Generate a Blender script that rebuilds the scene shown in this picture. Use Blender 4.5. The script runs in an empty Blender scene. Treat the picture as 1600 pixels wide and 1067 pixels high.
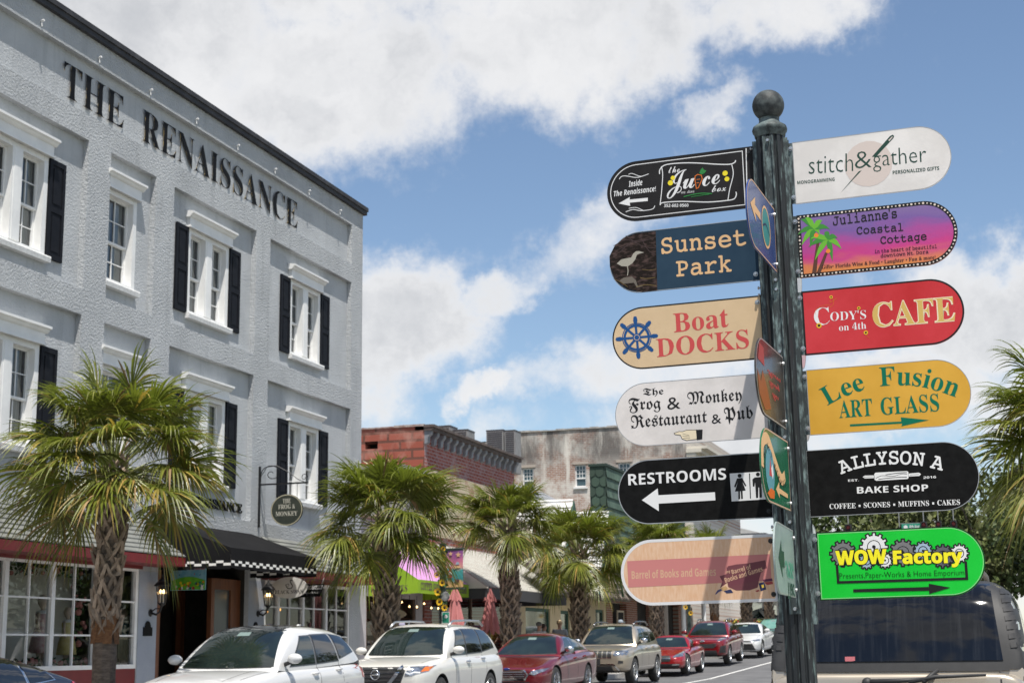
import bpy, bmesh, math, random
from mathutils import Vector, Matrix, noise
from mathutils.bvhtree import BVHTree
from mathutils.geometry import tessellate_polygon
random.seed(7)
SC = bpy.context.scene
COL = SC.collection
R = math.radians

# ------------------------------------------------------------------ camera
# world: Y runs up the street, X to its right, camera on the right-hand pavement
cam = bpy.data.cameras.new('camera')
cam.sensor_width = 36.0; cam.lens = 54.0
cam.clip_start = 0.05; cam.clip_end = 3000
cam.dof.use_dof = True; cam.dof.focus_distance = 6.2; cam.dof.aperture_fstop = 11.0
camo = bpy.data.objects.new('camera', cam); COL.objects.link(camo)
CF = Vector((-0.30152818, 0.93276989, 0.19753758)); CR_ = Vector((0.95068988, 0.30990331, -0.01219354)); CU = Vector((-0.07259132, 0.18412028, 0.98021948))
CU = CR_.cross(CF); 
m = Matrix((CR_, CU, -CF)).transposed().to_4x4(); m.translation = Vector((0, 0, 1.6))
camo.matrix_world = m
SC.camera = camo

# ------------------------------------------------------------------ light
SUN_EL = R(69); SUN_AZ = math.atan2(.587, -.809)       # azimuth from +Y towards +X
SUN = Vector((math.cos(SUN_EL) * math.sin(SUN_AZ), math.cos(SUN_EL) * math.cos(SUN_AZ), math.sin(SUN_EL)))
sl = bpy.data.lights.new('sun', 'SUN'); sl.energy = 5.0; sl.angle = R(.5); sl.color = (1, .95, .87)
so = bpy.data.objects.new('sun', sl); COL.objects.link(so)
so.rotation_euler = SUN.to_track_quat('Z', 'Y').to_euler()
SC.view_settings.view_transform = 'Standard'; SC.view_settings.look = 'None'
SC.view_settings.exposure = 0.42; SC.view_settings.gamma = 1
try: SC.view_settings.use_curve_mapping = False
except Exception: pass

# ------------------------------------------------------------------ sky
W = bpy.data.worlds.new('World'); SC.world = W; W.use_nodes = True
nt = W.node_tree; N = nt.nodes; LK = nt.links
bg = N['Background']; bg.inputs['Strength'].default_value = .1
sky = N.new('ShaderNodeTexSky'); sky.sky_type = 'NISHITA'; sky.sun_disc = False
sky.sun_elevation = SUN_EL; sky.sun_rotation = SUN_AZ; sky.air_density = 1.0; sky.dust_density = .15; sky.ozone_density = 1.6
geo = N.new('ShaderNodeTexCoord')
def vm(op, a, b=None):
    n = N.new('ShaderNodeVectorMath'); n.operation = op
    for i, v in enumerate((a, b)):
        if v is None: continue
        if isinstance(v, tuple): n.inputs[i].default_value = v
        else: LK.new(v, n.inputs[i])
    return n
def mt(op, a, b=None, clamp=False):
    n = N.new('ShaderNodeMath'); n.operation = op; n.use_clamp = clamp
    for i, v in enumerate((a, b)):
        if v is None: continue
        if isinstance(v, (int, float)): n.inputs[i].default_value = v
        else: LK.new(v, n.inputs[i])
    return n.outputs[0]
def ns(vec, scale, detail=6, rough=.55, dim='3D'):
    n = N.new('ShaderNodeTexNoise'); n.inputs['Scale'].default_value = scale; n.inputs['Detail'].default_value = detail; n.inputs['Roughness'].default_value = rough
    LK.new(vec, n.inputs['Vector']); return n
def mr(v, a, b, c=0, d=1, smooth=True):
    n = N.new('ShaderNodeMapRange'); n.interpolation_type = 'SMOOTHSTEP' if smooth else 'LINEAR'
    LK.new(v, n.inputs[0])
    for i, q in enumerate((a, b, c, d)): n.inputs[i + 1].default_value = q
    return n.outputs[0]
DIR = geo.outputs['Generated']
sep = N.new('ShaderNodeSeparateXYZ'); LK.new(DIR, sep.inputs[0])
az = mt('MULTIPLY', mt('ARCTAN2', sep.outputs[0], sep.outputs[1]), 57.29578)
el = mt('MULTIPLY', mt('ARCSINE', sep.outputs[2]), 57.29578)
cmb = N.new('ShaderNodeCombineXYZ'); LK.new(az, cmb.inputs[0]); LK.new(el, cmb.inputs[1])
PV = cmb.outputs[0]
wn = ns(PV, .16, 7, .6)
w2 = ns(PV, .75, 6, .6)
warp = vm('ADD', vm('MULTIPLY', vm('SUBTRACT', wn.outputs['Color'], (.5, .5, .5)).outputs[0], (8.0, 5.5, 0)).outputs[0], vm('MULTIPLY', vm('SUBTRACT', w2.outputs['Color'], (.5, .5, .5)).outputs[0], (2.6, 2.0, 0)).outputs[0])
PW = vm('ADD', PV, warp.outputs[0]).outputs[0]
# (azimuth, elevation, radius az, radius el, tilt, weight) in degrees
CLOUDS = [(-33, 23.5, 13, 4.6, -8, 1), (-24.5, 21.4, 7.5, 4.0, -4, 1), (-17, 22.3, 7, 3.3, 8, .95), (-11.5, 23.0, 5.0, 2.4, 12, .85), (-6.5, 23.8, 6, 2.0, 12, .8), (-3.0, 24.4, 5, 1.5, 10, .7), (-20, 27, 26, 5, 0, 1), (-9.5, 20.2, 2.2, 1.2, 20, .55),
          (-22.2, 12.6, 4.4, 2.7, 0, 1), (-24.5, 11.2, 4.0, 3.2, 0, .9), (-18.6, 13.6, 3.4, 1.2, 10, .66),
          (-14.6, 15.8, 4.6, 1.7, 30, .52), (-12.0, 17.2, 2.6, 1.6, 40, .5), (-16.0, 9.8, 3.0, 1.2, 0, .55), (-18.6, 9.9, 1.7, .8, 0, .7), (-12.0, 10.2, 5.0, 2.0, 5, .72), (-19.5, 8.3, 4.0, 1.0, 0, .45),
          (-.5, 11.4, 5.4, 2.4, 0, 1), (2.5, 12.2, 3.2, 2.6, 0, 1), (-3.5, 9.4, 5.5, 2.2, 0, .95), (4.5, 8, 8, 3.5, 0, .9), (-10, 7.4, 6.0, 1.6, 0, .8), (-8, 3, 26, 3.2, 0, .7)]
cov = None
for (ca, ce, ra, re_, tl, wgt) in CLOUDS:
    mp = N.new('ShaderNodeMapping'); mp.vector_type = 'TEXTURE'
    mp.inputs['Location'].default_value = (ca, ce, 0); mp.inputs['Rotation'].default_value = (0, 0, R(tl)); mp.inputs['Scale'].default_value = (ra, re_, 1)
    LK.new(PW, mp.inputs['Vector'])
    ln = vm('LENGTH', mp.outputs[0])
    v = mr(ln.outputs['Value'], .25, 1.35, wgt, 0)
    cov = v if cov is None else mt('MAXIMUM', cov, v)
# open sky beyond the picture: broken cloud from noise alone
far = mr(mt('ABSOLUTE', mt('ADD', az, 17)), 26, 36)
rnd = mr(ns(DIR, 2.3, 8, .6).outputs['Fac'], .47, .62)
cov = mt('MAXIMUM', cov, mt('MULTIPLY', far, rnd))
fine = ns(PV, .45, 10, .68)
cov = mt('SUBTRACT', mt('ADD', cov, mt('MULTIPLY', fine.outputs['Fac'], .95)), .475)
fac = mr(cov, .10, .86)
shade = mr(ns(PW, .13, 5, .55).outputs['Fac'], .36, .60)
core = mr(cov, .55, 1.25)
dark = mt('MULTIPLY', shade, core)
cc = N.new('ShaderNodeMix'); cc.data_type = 'RGBA'
LK.new(dark, cc.inputs[0]); cc.inputs[6].default_value = (6.7, 6.7, 6.75, 1); cc.inputs[7].default_value = (4.5, 4.6, 4.8, 1)
mx = N.new('ShaderNodeMix'); mx.data_type = 'RGBA'
LK.new(mt('MULTIPLY', fac, .96), mx.inputs[0]); LK.new(sky.outputs[0], mx.inputs[6]); LK.new(cc.outputs[2], mx.inputs[7])
LK.new(mx.outputs[2], bg.inputs['Color'])

# ------------------------------------------------------------------ helpers
def s2l(c):
    c /= 255.0
    return c / 12.92 if c <= .04045 else ((c + .055) / 1.055) ** 2.4
def rgb(r, g, b): return (s2l(r), s2l(g), s2l(b), 1)
MATS = {}
def mat(name, col, rough=.6, metal=0.0, spec=.5, col2=None, nscale=3.0, ndetail=5, lo=.35, hi=.65, bump=0.0, bscale=30.0, bdist=.01, coat=0.0, emit=None, estr=1.0, stretch=None, island=0.0, sheen=0):
    if name in MATS: return MATS[name]
    m = bpy.data.materials.new(name); m.use_nodes = True; MATS[name] = m
    t = m.node_tree; b = t.nodes['Principled BSDF']
    if len(col) == 3: col = (*col, 1)
    b.inputs['Base Color'].default_value = col; b.inputs['Roughness'].default_value = rough; b.inputs['Metallic'].default_value = metal
    b.inputs['Specular IOR Level'].default_value = spec; b.inputs['Coat Weight'].default_value = coat; b.inputs['Coat Roughness'].default_value = .04
    tc = None
    def coord():
        nonlocal tc
        if tc is None:
            q = t.nodes.new('ShaderNodeTexCoord'); tc = q.outputs['Object']
            if stretch:
                mp = t.nodes.new('ShaderNodeMapping'); mp.inputs['Scale'].default_value = stretch
                t.links.new(tc, mp.inputs[0]); tc = mp.outputs[0]
        return tc
    last = None
    if col2 is not None:
        if len(col2) == 3: col2 = (*col2, 1)
        n = t.nodes.new('ShaderNodeTexNoise'); n.inputs['Scale'].default_value = nscale; n.inputs['Detail'].default_value = ndetail; n.inputs['Roughness'].default_value = .62
        t.links.new(coord(), n.inputs['Vector'])
        r = t.nodes.new('ShaderNodeMapRange'); t.links.new(n.outputs['Fac'], r.inputs[0]); r.inputs[1].default_value = lo; r.inputs[2].default_value = hi
        x = t.nodes.new('ShaderNodeMix'); x.data_type = 'RGBA'; t.links.new(r.outputs[0], x.inputs[0]); x.inputs[6].default_value = col; x.inputs[7].default_value = col2
        last = x.outputs[2]
    if island:
        g = t.nodes.new('ShaderNodeNewGeometry'); h = t.nodes.new('ShaderNodeHueSaturation')
        r = t.nodes.new('ShaderNodeMapRange'); t.links.new(g.outputs['Random Per Island'], r.inputs[0]); r.inputs[3].default_value = 1 - island; r.inputs[4].default_value = 1 + island
        t.links.new(r.outputs[0], h.inputs['Value'])
        if last: t.links.new(last, h.inputs['Color'])
        else: h.inputs['Color'].default_value = col
        last = h.outputs[0]
    if last: t.links.new(last, b.inputs['Base Color'])
    if bump:
        n = t.nodes.new('ShaderNodeTexNoise'); n.inputs['Scale'].default_value = bscale; n.inputs['Detail'].default_value = 4; n.inputs['Roughness'].default_value = .6
        t.links.new(coord(), n.inputs['Vector'])
        bp = t.nodes.new('ShaderNodeBump'); bp.inputs['Strength'].default_value = bump; bp.inputs['Distance'].default_value = bdist
        t.links.new(n.outputs['Fac'], bp.inputs['Height']); t.links.new(bp.outputs[0], b.inputs['Normal'])
    if emit:
        b.inputs['Emission Color'].default_value = emit; b.inputs['Emission Strength'].default_value = estr
    return m

class MB:
    def __init__(s): s.v = []; s.f = []; s.m = []; s.cur = 0
    def add(s, vs, fs, mi=None):
        o = len(s.v); s.v += [tuple(v) for v in vs]
        for f in fs: s.f.append([i + o for i in f]); s.m.append(s.cur if mi is None else mi)
        return o
    def quad(s, a, b, c, d, mi=None): s.add([a, b, c, d], [(0, 1, 2, 3)], mi)
    def box(s, x0, y0, z0, x1, y1, z1, mi=None):
        if x0 > x1: x0, x1 = x1, x0
        if y0 > y1: y0, y1 = y1, y0
        if z0 > z1: z0, z1 = z1, z0
        s.add([(x0, y0, z0), (x1, y0, z0), (x1, y1, z0), (x0, y1, z0), (x0, y0, z1), (x1, y0, z1), (x1, y1, z1), (x0, y1, z1)],
              [(3, 2, 1, 0), (4, 5, 6, 7), (0, 1, 5, 4), (1, 2, 6, 5), (2, 3, 7, 6), (3, 0, 4, 7)], mi)
    def prism(s, poly, f0, f1, mi=None):
        """poly: list of 2-D points; f0, f1 map a 2-D point to the two end faces"""
        n = len(poly); A = [f0(*p) for p in poly]; B = [f1(*p) for p in poly]
        tr = tessellate_polygon([[Vector((p[0], p[1], 0)) for p in poly]])
        o = s.add(A + B, [], mi)
        fs = [tuple(t) for t in tr] + [tuple(i + n for i in t[::-1]) for t in tr] + [(i, (i + 1) % n, (i + 1) % n + n, i + n) for i in range(n)]
        for f in fs: s.f.append([i + o for i in f]); s.m.append(s.cur if mi is None else mi)
    def poly(s, pts2, fn, mi=None):
        tr = tessellate_polygon([[Vector((p[0], p[1], 0)) for p in pts2]])
        s.add([fn(*p) for p in pts2], [tuple(t) for t in tr], mi)
    def tube(s, pts, r, n=8, mi=None, caps=True):
        pts = [Vector(p) for p in pts]; rr = r if isinstance(r, (list, tuple)) else [r] * len(pts)
        vs = []; fs = []; up = Vector((0, 0, 1))
        prev = None
        for i, p in enumerate(pts):
            t = (pts[min(i + 1, len(pts) - 1)] - pts[max(i - 1, 0)]).normalized()
            if prev is None:
                a = t.cross(up);
                if a.length < .05: a = t.cross(Vector((1, 0, 0)))
            else: a = prev - t * prev.dot(t)
            a.normalize(); prev = a; b = t.cross(a)
            for k in range(n):
                q = 2 * math.pi * k / n; vs.append(p + (a * math.cos(q) + b * math.sin(q)) * rr[i])
        for i in range(len(pts) - 1):
            for k in range(n): fs.append((i * n + k, i * n + (k + 1) % n, (i + 1) * n + (k + 1) % n, (i + 1) * n + k))
        if caps: fs.append(tuple(range(n))[::-1]); fs.append(tuple(range((len(pts) - 1) * n, len(pts) * n)))
        s.add(vs, fs, mi)
    def lathe(s, prof, c=(0, 0, 0), n=20, mi=None, axis='z'):
        vs = []; fs = []
        for (r, z) in prof:
            for k in range(n):
                q = 2 * math.pi * k / n; x, y = r * math.cos(q), r * math.sin(q)
                p = (x, y, z) if axis == 'z' else ((z, x, y) if axis == 'x' else (x, z, y))
                vs.append((c[0] + p[0], c[1] + p[1], c[2] + p[2]))
        for i in range(len(prof) - 1):
            for k in range(n): fs.append((i * n + k, i * n + (k + 1) % n, (i + 1) * n + (k + 1) % n, (i + 1) * n + k))
        s.add(vs, fs, mi)
    def grid(s, fn, nu, nv, mi=None):
        vs = [fn(i / nu, j / nv) for j in range(nv + 1) for i in range(nu + 1)]
        s.add(vs, [(j * (nu + 1) + i, j * (nu + 1) + i + 1, (j + 1) * (nu + 1) + i + 1, (j + 1) * (nu + 1) + i) for j in range(nv) for i in range(nu)], mi)
    def ball(s, c, r, n=10, m=6, mi=None, sq=(1, 1, 1)):
        s.add([(c[0] + sq[0] * r * math.sin(math.pi * j / m) * math.cos(2 * math.pi * i / n), c[1] + sq[1] * r * math.sin(math.pi * j / m) * math.sin(2 * math.pi * i / n), c[2] + sq[2] * r * math.cos(math.pi * j / m)) for j in range(m + 1) for i in range(n)],
              [(j * n + i, (j + 1) * n + i, (j + 1) * n + (i + 1) % n, j * n + (i + 1) % n) for j in range(m) for i in range(n)], mi)
    def wall_x(s, x, y0, y1, z0, z1, holes=(), depth=0.0, mi=None, rmi=None):
        ys = sorted({y0, y1, *[h[0] for h in holes], *[h[1] for h in holes]}); zs = sorted({z0, z1, *[h[2] for h in holes], *[h[3] for h in holes]})
        for a, b in zip(ys, ys[1:]):
            for c, d in zip(zs, zs[1:]):
                cy, cz = (a + b) / 2, (c + d) / 2
                if any(h[0] < cy < h[1] and h[2] < cz < h[3] for h in holes): continue
                if cy < y0 or cy > y1 or cz < z0 or cz > z1: continue
                s.quad((x, a, c), (x, b, c), (x, b, d), (x, a, d), mi)
        if depth:
            r = mi if rmi is None else rmi
            for (a, b, c, d) in holes:
                X = x - depth
                s.quad((x, a, d), (x, b, d), (X, b, d), (X, a, d), r); s.quad((x, a, c), (X, a, c), (X, b, c), (x, b, c), r)
                s.quad((x, a, c), (x, a, d), (X, a, d), (X, a, c), r); s.quad((x, b, c), (X, b, c), (X, b, d), (x, b, d), r)
    def wall_y(s, y, x0, x1, z0, z1, holes=(), depth=0.0, mi=None):
        xs = sorted({x0, x1, *[h[0] for h in holes], *[h[1] for h in holes]}); zs = sorted({z0, z1, *[h[2] for h in holes], *[h[3] for h in holes]})
        for a, b in zip(xs, xs[1:]):
            for c, d in zip(zs, zs[1:]):
                cx, cz = (a + b) / 2, (c + d) / 2
                if any(h[0] < cx < h[1] and h[2] < cz < h[3] for h in holes): continue
                s.quad((a, y, c), (b, y, c), (b, y, d), (a, y, d), mi)
        for (a, b, c, d) in holes:
            Y = y + depth
            s.quad((a, y, d), (b, y, d), (b, Y, d), (a, Y, d), mi); s.quad((a, y, c), (a, Y, c), (b, Y, c), (b, y, c), mi)
            s.quad((a, y, c), (a, y, d), (a, Y, d), (a, Y, c), mi); s.quad((b, y, c), (b, Y, c), (b, Y, d), (b, y, d), mi)
    def mesh(s, name, mats, smooth=False, off=(0, 0, 0)):
        me = bpy.data.meshes.new(name)
        me.from_pydata([(v[0] - off[0], v[1] - off[1], v[2] - off[2]) for v in s.v], [], s.f)
        if not isinstance(mats, (list, tuple)): mats = [mats]
        for q in mats: me.materials.append(q)
        if len(mats) > 1: me.polygons.foreach_set('material_index', s.m)
        if smooth: me.polygons.foreach_set('use_smooth', [True] * len(me.polygons))
        me.update(); return me
def worigin(o):
    v = Vector((0, 0, 0))
    while o: v += o.location; o = o.parent
    return v
def link(name, me, parent=None, loc=(0, 0, 0)):
    o = bpy.data.objects.new(name, me); COL.objects.link(o); o.location = loc
    if parent: o.parent = parent
    return o
def obj(name, mb, mats, parent=None, smooth=False, local=False):
    """mb is in world coordinates (unrotated parents) unless local"""
    off = (0, 0, 0) if (local or not parent) else worigin(parent)
    return link(name, mb.mesh(name, mats, smooth, off), parent)
def tag(o, label, cat=None, group=None, kind=None):
    o['label'] = label
    if cat: o['category'] = cat
    if group: o['group'] = group
    if kind: o['kind'] = kind
    return o
def thing(name, label, cat, loc=(0, 0, 0), rz=0, group=None):
    o = link(name, None, None, loc); o.rotation_euler = (0, 0, rz)
    return tag(o, label, cat, group)
def struct(name, mb, mats, smooth=False):
    o = obj(name, mb, mats, None, smooth); o['kind'] = 'structure'; return o
def copy_tree(o, parent=None):
    c = o.copy(); COL.objects.link(c); c.parent = parent
    for ch in list(o.children): copy_tree(ch, c)
    return c
def solid(me, t):
    """give a flat mesh thickness t along its normals"""
    bm = bmesh.new(); bm.from_mesh(me); bmesh.ops.solidify(bm, geom=bm.faces[:], thickness=t); bm.to_mesh(me); bm.free()
def gz(y):
    P = [(-60, -.3), (2, 0), (50, .66), (75, 1.4), (100, 2.35), (140, 3.3), (400, 5)]
    for (a, za), (b, zb) in zip(P, P[1:]):
        if y <= b: return za + (zb - za) * max(0, (y - a)) / (b - a)
    return 3

# ---- lettering
STY = {'serifb': (0x1D400, 0x1D41A, 0x1D7CE), 'frak': (0x1D56C, 0x1D586, None), 'script': (0x1D4D0, 0x1D4EA, None), 'scriptb': (0x1D4D0, 0x1D4EA, None), 'type': (0x1D670, 0x1D68A, 0x1D7F6),
       'ital': (0x1D434, 0x1D44E, None), 'sansb': (0x1D5D4, 0x1D5EE, 0x1D7EC), 'sansi': (0x1D63C, 0x1D656, 0x1D7EC), 'sanst': None, 'sans': None, 'serift': (0x1D400, 0x1D41A, 0x1D7CE), 'serifo': (0x1D400, 0x1D41A, 0x1D7CE), 'slab': (0x1D670, 0x1D68A, 0x1D7F6), 'fat': (0x1D5D4, 0x1D5EE, 0x1D7EC)}
OFFS = {'serift': -.009, 'serifo': -.006, 'type': .011, 'slab': .012, 'fat': .03, 'sanst': -.010}
CAPK = {'frak': 1.22}
def styled(st, s):
    b = STY.get(s)
    if not b: return st
    o = ''
    for ch in st:
        if s == 'ital' and ch == 'h': o += '\u210e'
        elif 'A' <= ch <= 'Z': o += chr(b[0] + ord(ch) - 65)
        elif 'a' <= ch <= 'z': o += chr(b[1] + ord(ch) - 97)
        elif '0' <= ch <= '9' and b[2]: o += chr(b[2] + ord(ch) - 48)
        else: o += ch
    return o
TC = {}; CAPS = {}
def glyphs(st, s, extra=0.0):
    """vertices, faces of a line of text; x from 0 to w (ink), cap height 1"""
    key = (st, s, extra)
    if key in TC: return TC[key]
    hk = ('H', s)
    def raw(txt):
        c = bpy.data.curves.new('text', 'FONT'); c.body = styled(txt, s); c.size = 1; c.resolution_u = 2; c.offset = OFFS.get(s, 0) + extra
        o = bpy.data.objects.new('text', c)
        me = bpy.data.meshes.new_from_object(o)
        v = [(p.co.x, p.co.y) for p in me.vertices]; f = [tuple(p.vertices) for p in me.polygons]
        bpy.data.objects.remove(o); bpy.data.curves.remove(c); bpy.data.meshes.remove(me)
        return v, f
    if hk not in CAPS:
        hv, _ = raw('H'); b0 = min(p[1] for p in hv); CAPS[hk] = (b0, (max(p[1] for p in hv) - b0) / CAPK.get(s, 1))
    base, cap = CAPS[hk]
    v, f = raw(st)
    x0 = min(p[0] for p in v); x1 = max(p[0] for p in v)
    TC[key] = ([((x - x0) / cap, (y - base) / cap) for x, y in v], f, (x1 - x0) / cap)
    return TC[key]
def text2d(st, s, p0, p1, cap, extra=0.0):
    v, f, w = glyphs(st, s, extra)
    dx, dy = p1[0] - p0[0], p1[1] - p0[1]; L = math.hypot(dx, dy); ux, uy = dx / L, dy / L; sx = L / w
    return [(p0[0] + ux * x * sx - uy * y * cap, p0[1] + uy * x * sx + ux * y * cap) for x, y in v], f
def textpath(st, s, path, cap, extra=0.0):
    """letters set one by one along a polyline of baseline points"""
    seg = [math.dist(a, b) for a, b in zip(path, path[1:])]; tot = sum(seg)
    ws = [glyphs(ch, s, extra)[2] if ch != ' ' else .35 for ch in st]
    k = (tot / cap - sum(ws)) / max(1, len(st) - 1); sxx = 1.0
    if k < .06: sxx = (tot / cap - .06 * (len(st) - 1)) / sum(ws); k = .06
    V = []; F = []; d = 0
    def at(t):
        t = min(max(t, 0), tot - 1e-9)
        for (a, b), L in zip(zip(path, path[1:]), seg):
            if t <= L: return (a[0] + (b[0] - a[0]) * t / L, a[1] + (b[1] - a[1]) * t / L)
            t -= L
        return path[-1]
    for ch, w in zip(st, ws):
        if ch != ' ':
            a = at(d); b = at(d + w * cap * sxx); L = math.dist(a, b) or 1; ux, uy = (b[0] - a[0]) / L, (b[1] - a[1]) / L
            v, f, _ = glyphs(ch, s, extra); o = len(V)
            V += [(a[0] + ux * x * cap * sxx - uy * y * cap, a[1] + uy * x * cap * sxx + ux * y * cap) for x, y in v]; F += [tuple(i + o for i in q) for q in f]
        d += (w * sxx + k) * cap
    return V, F
def put_text(mb, v2, f2, fn, thick=0.0, nrm=None, mi=None, side_mi=None):
    """lay 2-D text through fn(x, y); with thick, raise it off the surface by nrm*thick"""
    P = [Vector(fn(*p)) for p in v2]
    if not thick: mb.add(P, f2, mi); return
    n = Vector(nrm) * thick; o = len(P); cnt = {}
    for f in f2:
        for a, b in zip(f, f[1:] + f[:1]):
            if (b, a) in cnt: cnt[(b, a)] = None
            else: cnt[(a, b)] = 1
    mb.add([p + n for p in P], f2, mi)
    mb.add(P + [p + n for p in P], [(a, b, b + o, a + o) for (a, b), q in cnt.items() if q], mi if side_mi is None else side_mi)
# ------------------------------------------------------------------ materials
M = {}
M['asphalt'] = mat('asphalt', (.085, .085, .088), .9, col2=(.13, .13, .132), nscale=1.3, bump=.35, bscale=90, bdist=.01)
M['concrete'] = mat('pavement_concrete', (.36, .345, .32), .9, col2=(.45, .43, .40), nscale=2.2, bump=.2, bscale=60)
M['kerb'] = mat('kerb_concrete', (.42, .41, .39), .9, col2=(.33, .32, .3), nscale=4)
M['linepaint'] = mat('road_paint', (.68, .68, .66), .7, col2=(.5, .5, .48), nscale=9)
M['stucco'] = mat('grey_stucco', (.455, .472, .488), .92, spec=.15, col2=(.37, .386, .402), nscale=.7, ndetail=9, bump=1.0, bscale=21, bdist=.034)
M['stucco_smooth'] = mat('smooth_grey_stucco', (.465, .482, .498), .9, spec=.15, col2=(.40, .416, .432), nscale=1.1, bump=.8, bscale=22, bdist=.022)
M['stucco_shaded'] = mat('shaded_grey_stucco', (.30, .33, .39), .9, col2=(.26, .29, .34), nscale=1.5, bump=.5, bscale=22, bdist=.02)  # grey stucco with the pilasters' shade mixed into its colour
for k in ('stucco', 'stucco_smooth'):                       # rain streaks and grime
    t = M[k].node_tree; b = t.nodes['Principled BSDF']; src = b.inputs['Base Color'].links[0].from_socket
    tc = t.nodes.new('ShaderNodeTexCoord'); mp = t.nodes.new('ShaderNodeMapping'); mp.inputs['Scale'].default_value = (2.2, 2.2, .16); n = t.nodes.new('ShaderNodeTexNoise'); n.inputs['Scale'].default_value = 1.6; n.inputs['Detail'].default_value = 8; n.inputs['Roughness'].default_value = .7
    r = t.nodes.new('ShaderNodeMapRange'); r.inputs[1].default_value = .53; r.inputs[2].default_value = .74; r.inputs[4].default_value = .5; x = t.nodes.new('ShaderNodeMix'); x.data_type = 'RGBA'; x.inputs[7].default_value = (.24, .25, .26, 1)
    t.links.new(tc.outputs['Object'], mp.inputs[0]); t.links.new(mp.outputs[0], n.inputs[0]); t.links.new(n.outputs['Fac'], r.inputs[0]); t.links.new(r.outputs[0], x.inputs[0]); t.links.new(src, x.inputs[6]); t.links.new(x.outputs[2], b.inputs['Base Color'])
M['trimblack'] = mat('dark_roof_trim', (.022, .022, .026), .7, col2=(.05, .05, .055), nscale=2.5, lo=.45, hi=.75)
M['white'] = mat('white_paint', (.78, .78, .77), .5, col2=(.70, .70, .69), nscale=3)
M['whiteold'] = mat('weathered_white', (.66, .65, .62), .8, col2=(.5, .49, .46), nscale=3)
M['shutter'] = mat('black_shutter_paint', (.008, .009, .013), .6, spec=.12, col2=(.013, .014, .018), nscale=4)
M['curtain'] = mat('curtain_cloth', (.62, .62, .60), .95, col2=(.5, .5, .49), nscale=2)
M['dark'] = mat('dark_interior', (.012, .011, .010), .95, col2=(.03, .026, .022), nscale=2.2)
M['red'] = mat('dark_red_paint', (.17, .012, .014), .5, col2=(.135, .01, .012), nscale=3)
M['shingle'] = mat('roof_shingle', (.135, .14, .13), .95, col2=(.195, .20, .185), nscale=2.4, ndetail=8, bump=.3, bscale=70)
M['black'] = mat('black_paint', (.008, .008, .009), .6, spec=.1)
M['iron'] = mat('black_iron', (.015, .015, .016), .45, metal=.3)
M['gold'] = mat('gilded_edge', (.02, .016, .01), .4, col2=(.55, .40, .16), nscale=7, lo=.5, hi=.6)
M['wood'] = mat('varnished_wood', (.17, .062, .025), .45, col2=(.10, .035, .015), nscale=3, stretch=(6, 6, .6))
M['canvas'] = mat('black_canvas', (.009, .009, .010), .95, spec=.1, col2=(.014, .014, .015), nscale=1.6, bump=.15, bscale=6)
def glass(name, tint=(.62, .66, .66), refl=1.0):
    m = bpy.data.materials.new(name); m.use_nodes = True; t = m.node_tree; t.nodes.remove(t.nodes['Principled BSDF'])
    o = t.nodes['Material Output']; a = t.nodes.new('ShaderNodeBsdfTransparent'); a.inputs[0].default_value = (*tint, 1)
    g = t.nodes.new('ShaderNodeBsdfGlossy'); g.inputs['Roughness'].default_value = .01; g.inputs[0].default_value = (.9, .92, .95, 1)
    f = t.nodes.new('ShaderNodeFresnel'); f.inputs[0].default_value = 1.45
    q = t.nodes.new('ShaderNodeMath'); q.operation = 'MULTIPLY_ADD'; q.use_clamp = True; q.inputs[1].default_value = 1.6 * refl; q.inputs[2].default_value = .02
    t.links.new(f.outputs[0], q.inputs[0])
    x = t.nodes.new('ShaderNodeMixShader'); t.links.new(q.outputs[0], x.inputs[0]); t.links.new(a.outputs[0], x.inputs[1]); t.links.new(g.outputs[0], x.inputs[2])
    t.links.new(x.outputs[0], o.inputs[0]); return m
M['glass'] = glass('window_glass'); M['shopglass'] = glass('shop_glass', (.86, .88, .87), .45)
def lamp(name, col, e): return mat(name, (.8, .7, .5), .5, emit=(*col, 1), estr=e)
M['bulb'] = lamp('lit_bulb', (1, .62, .25), 9)

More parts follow.
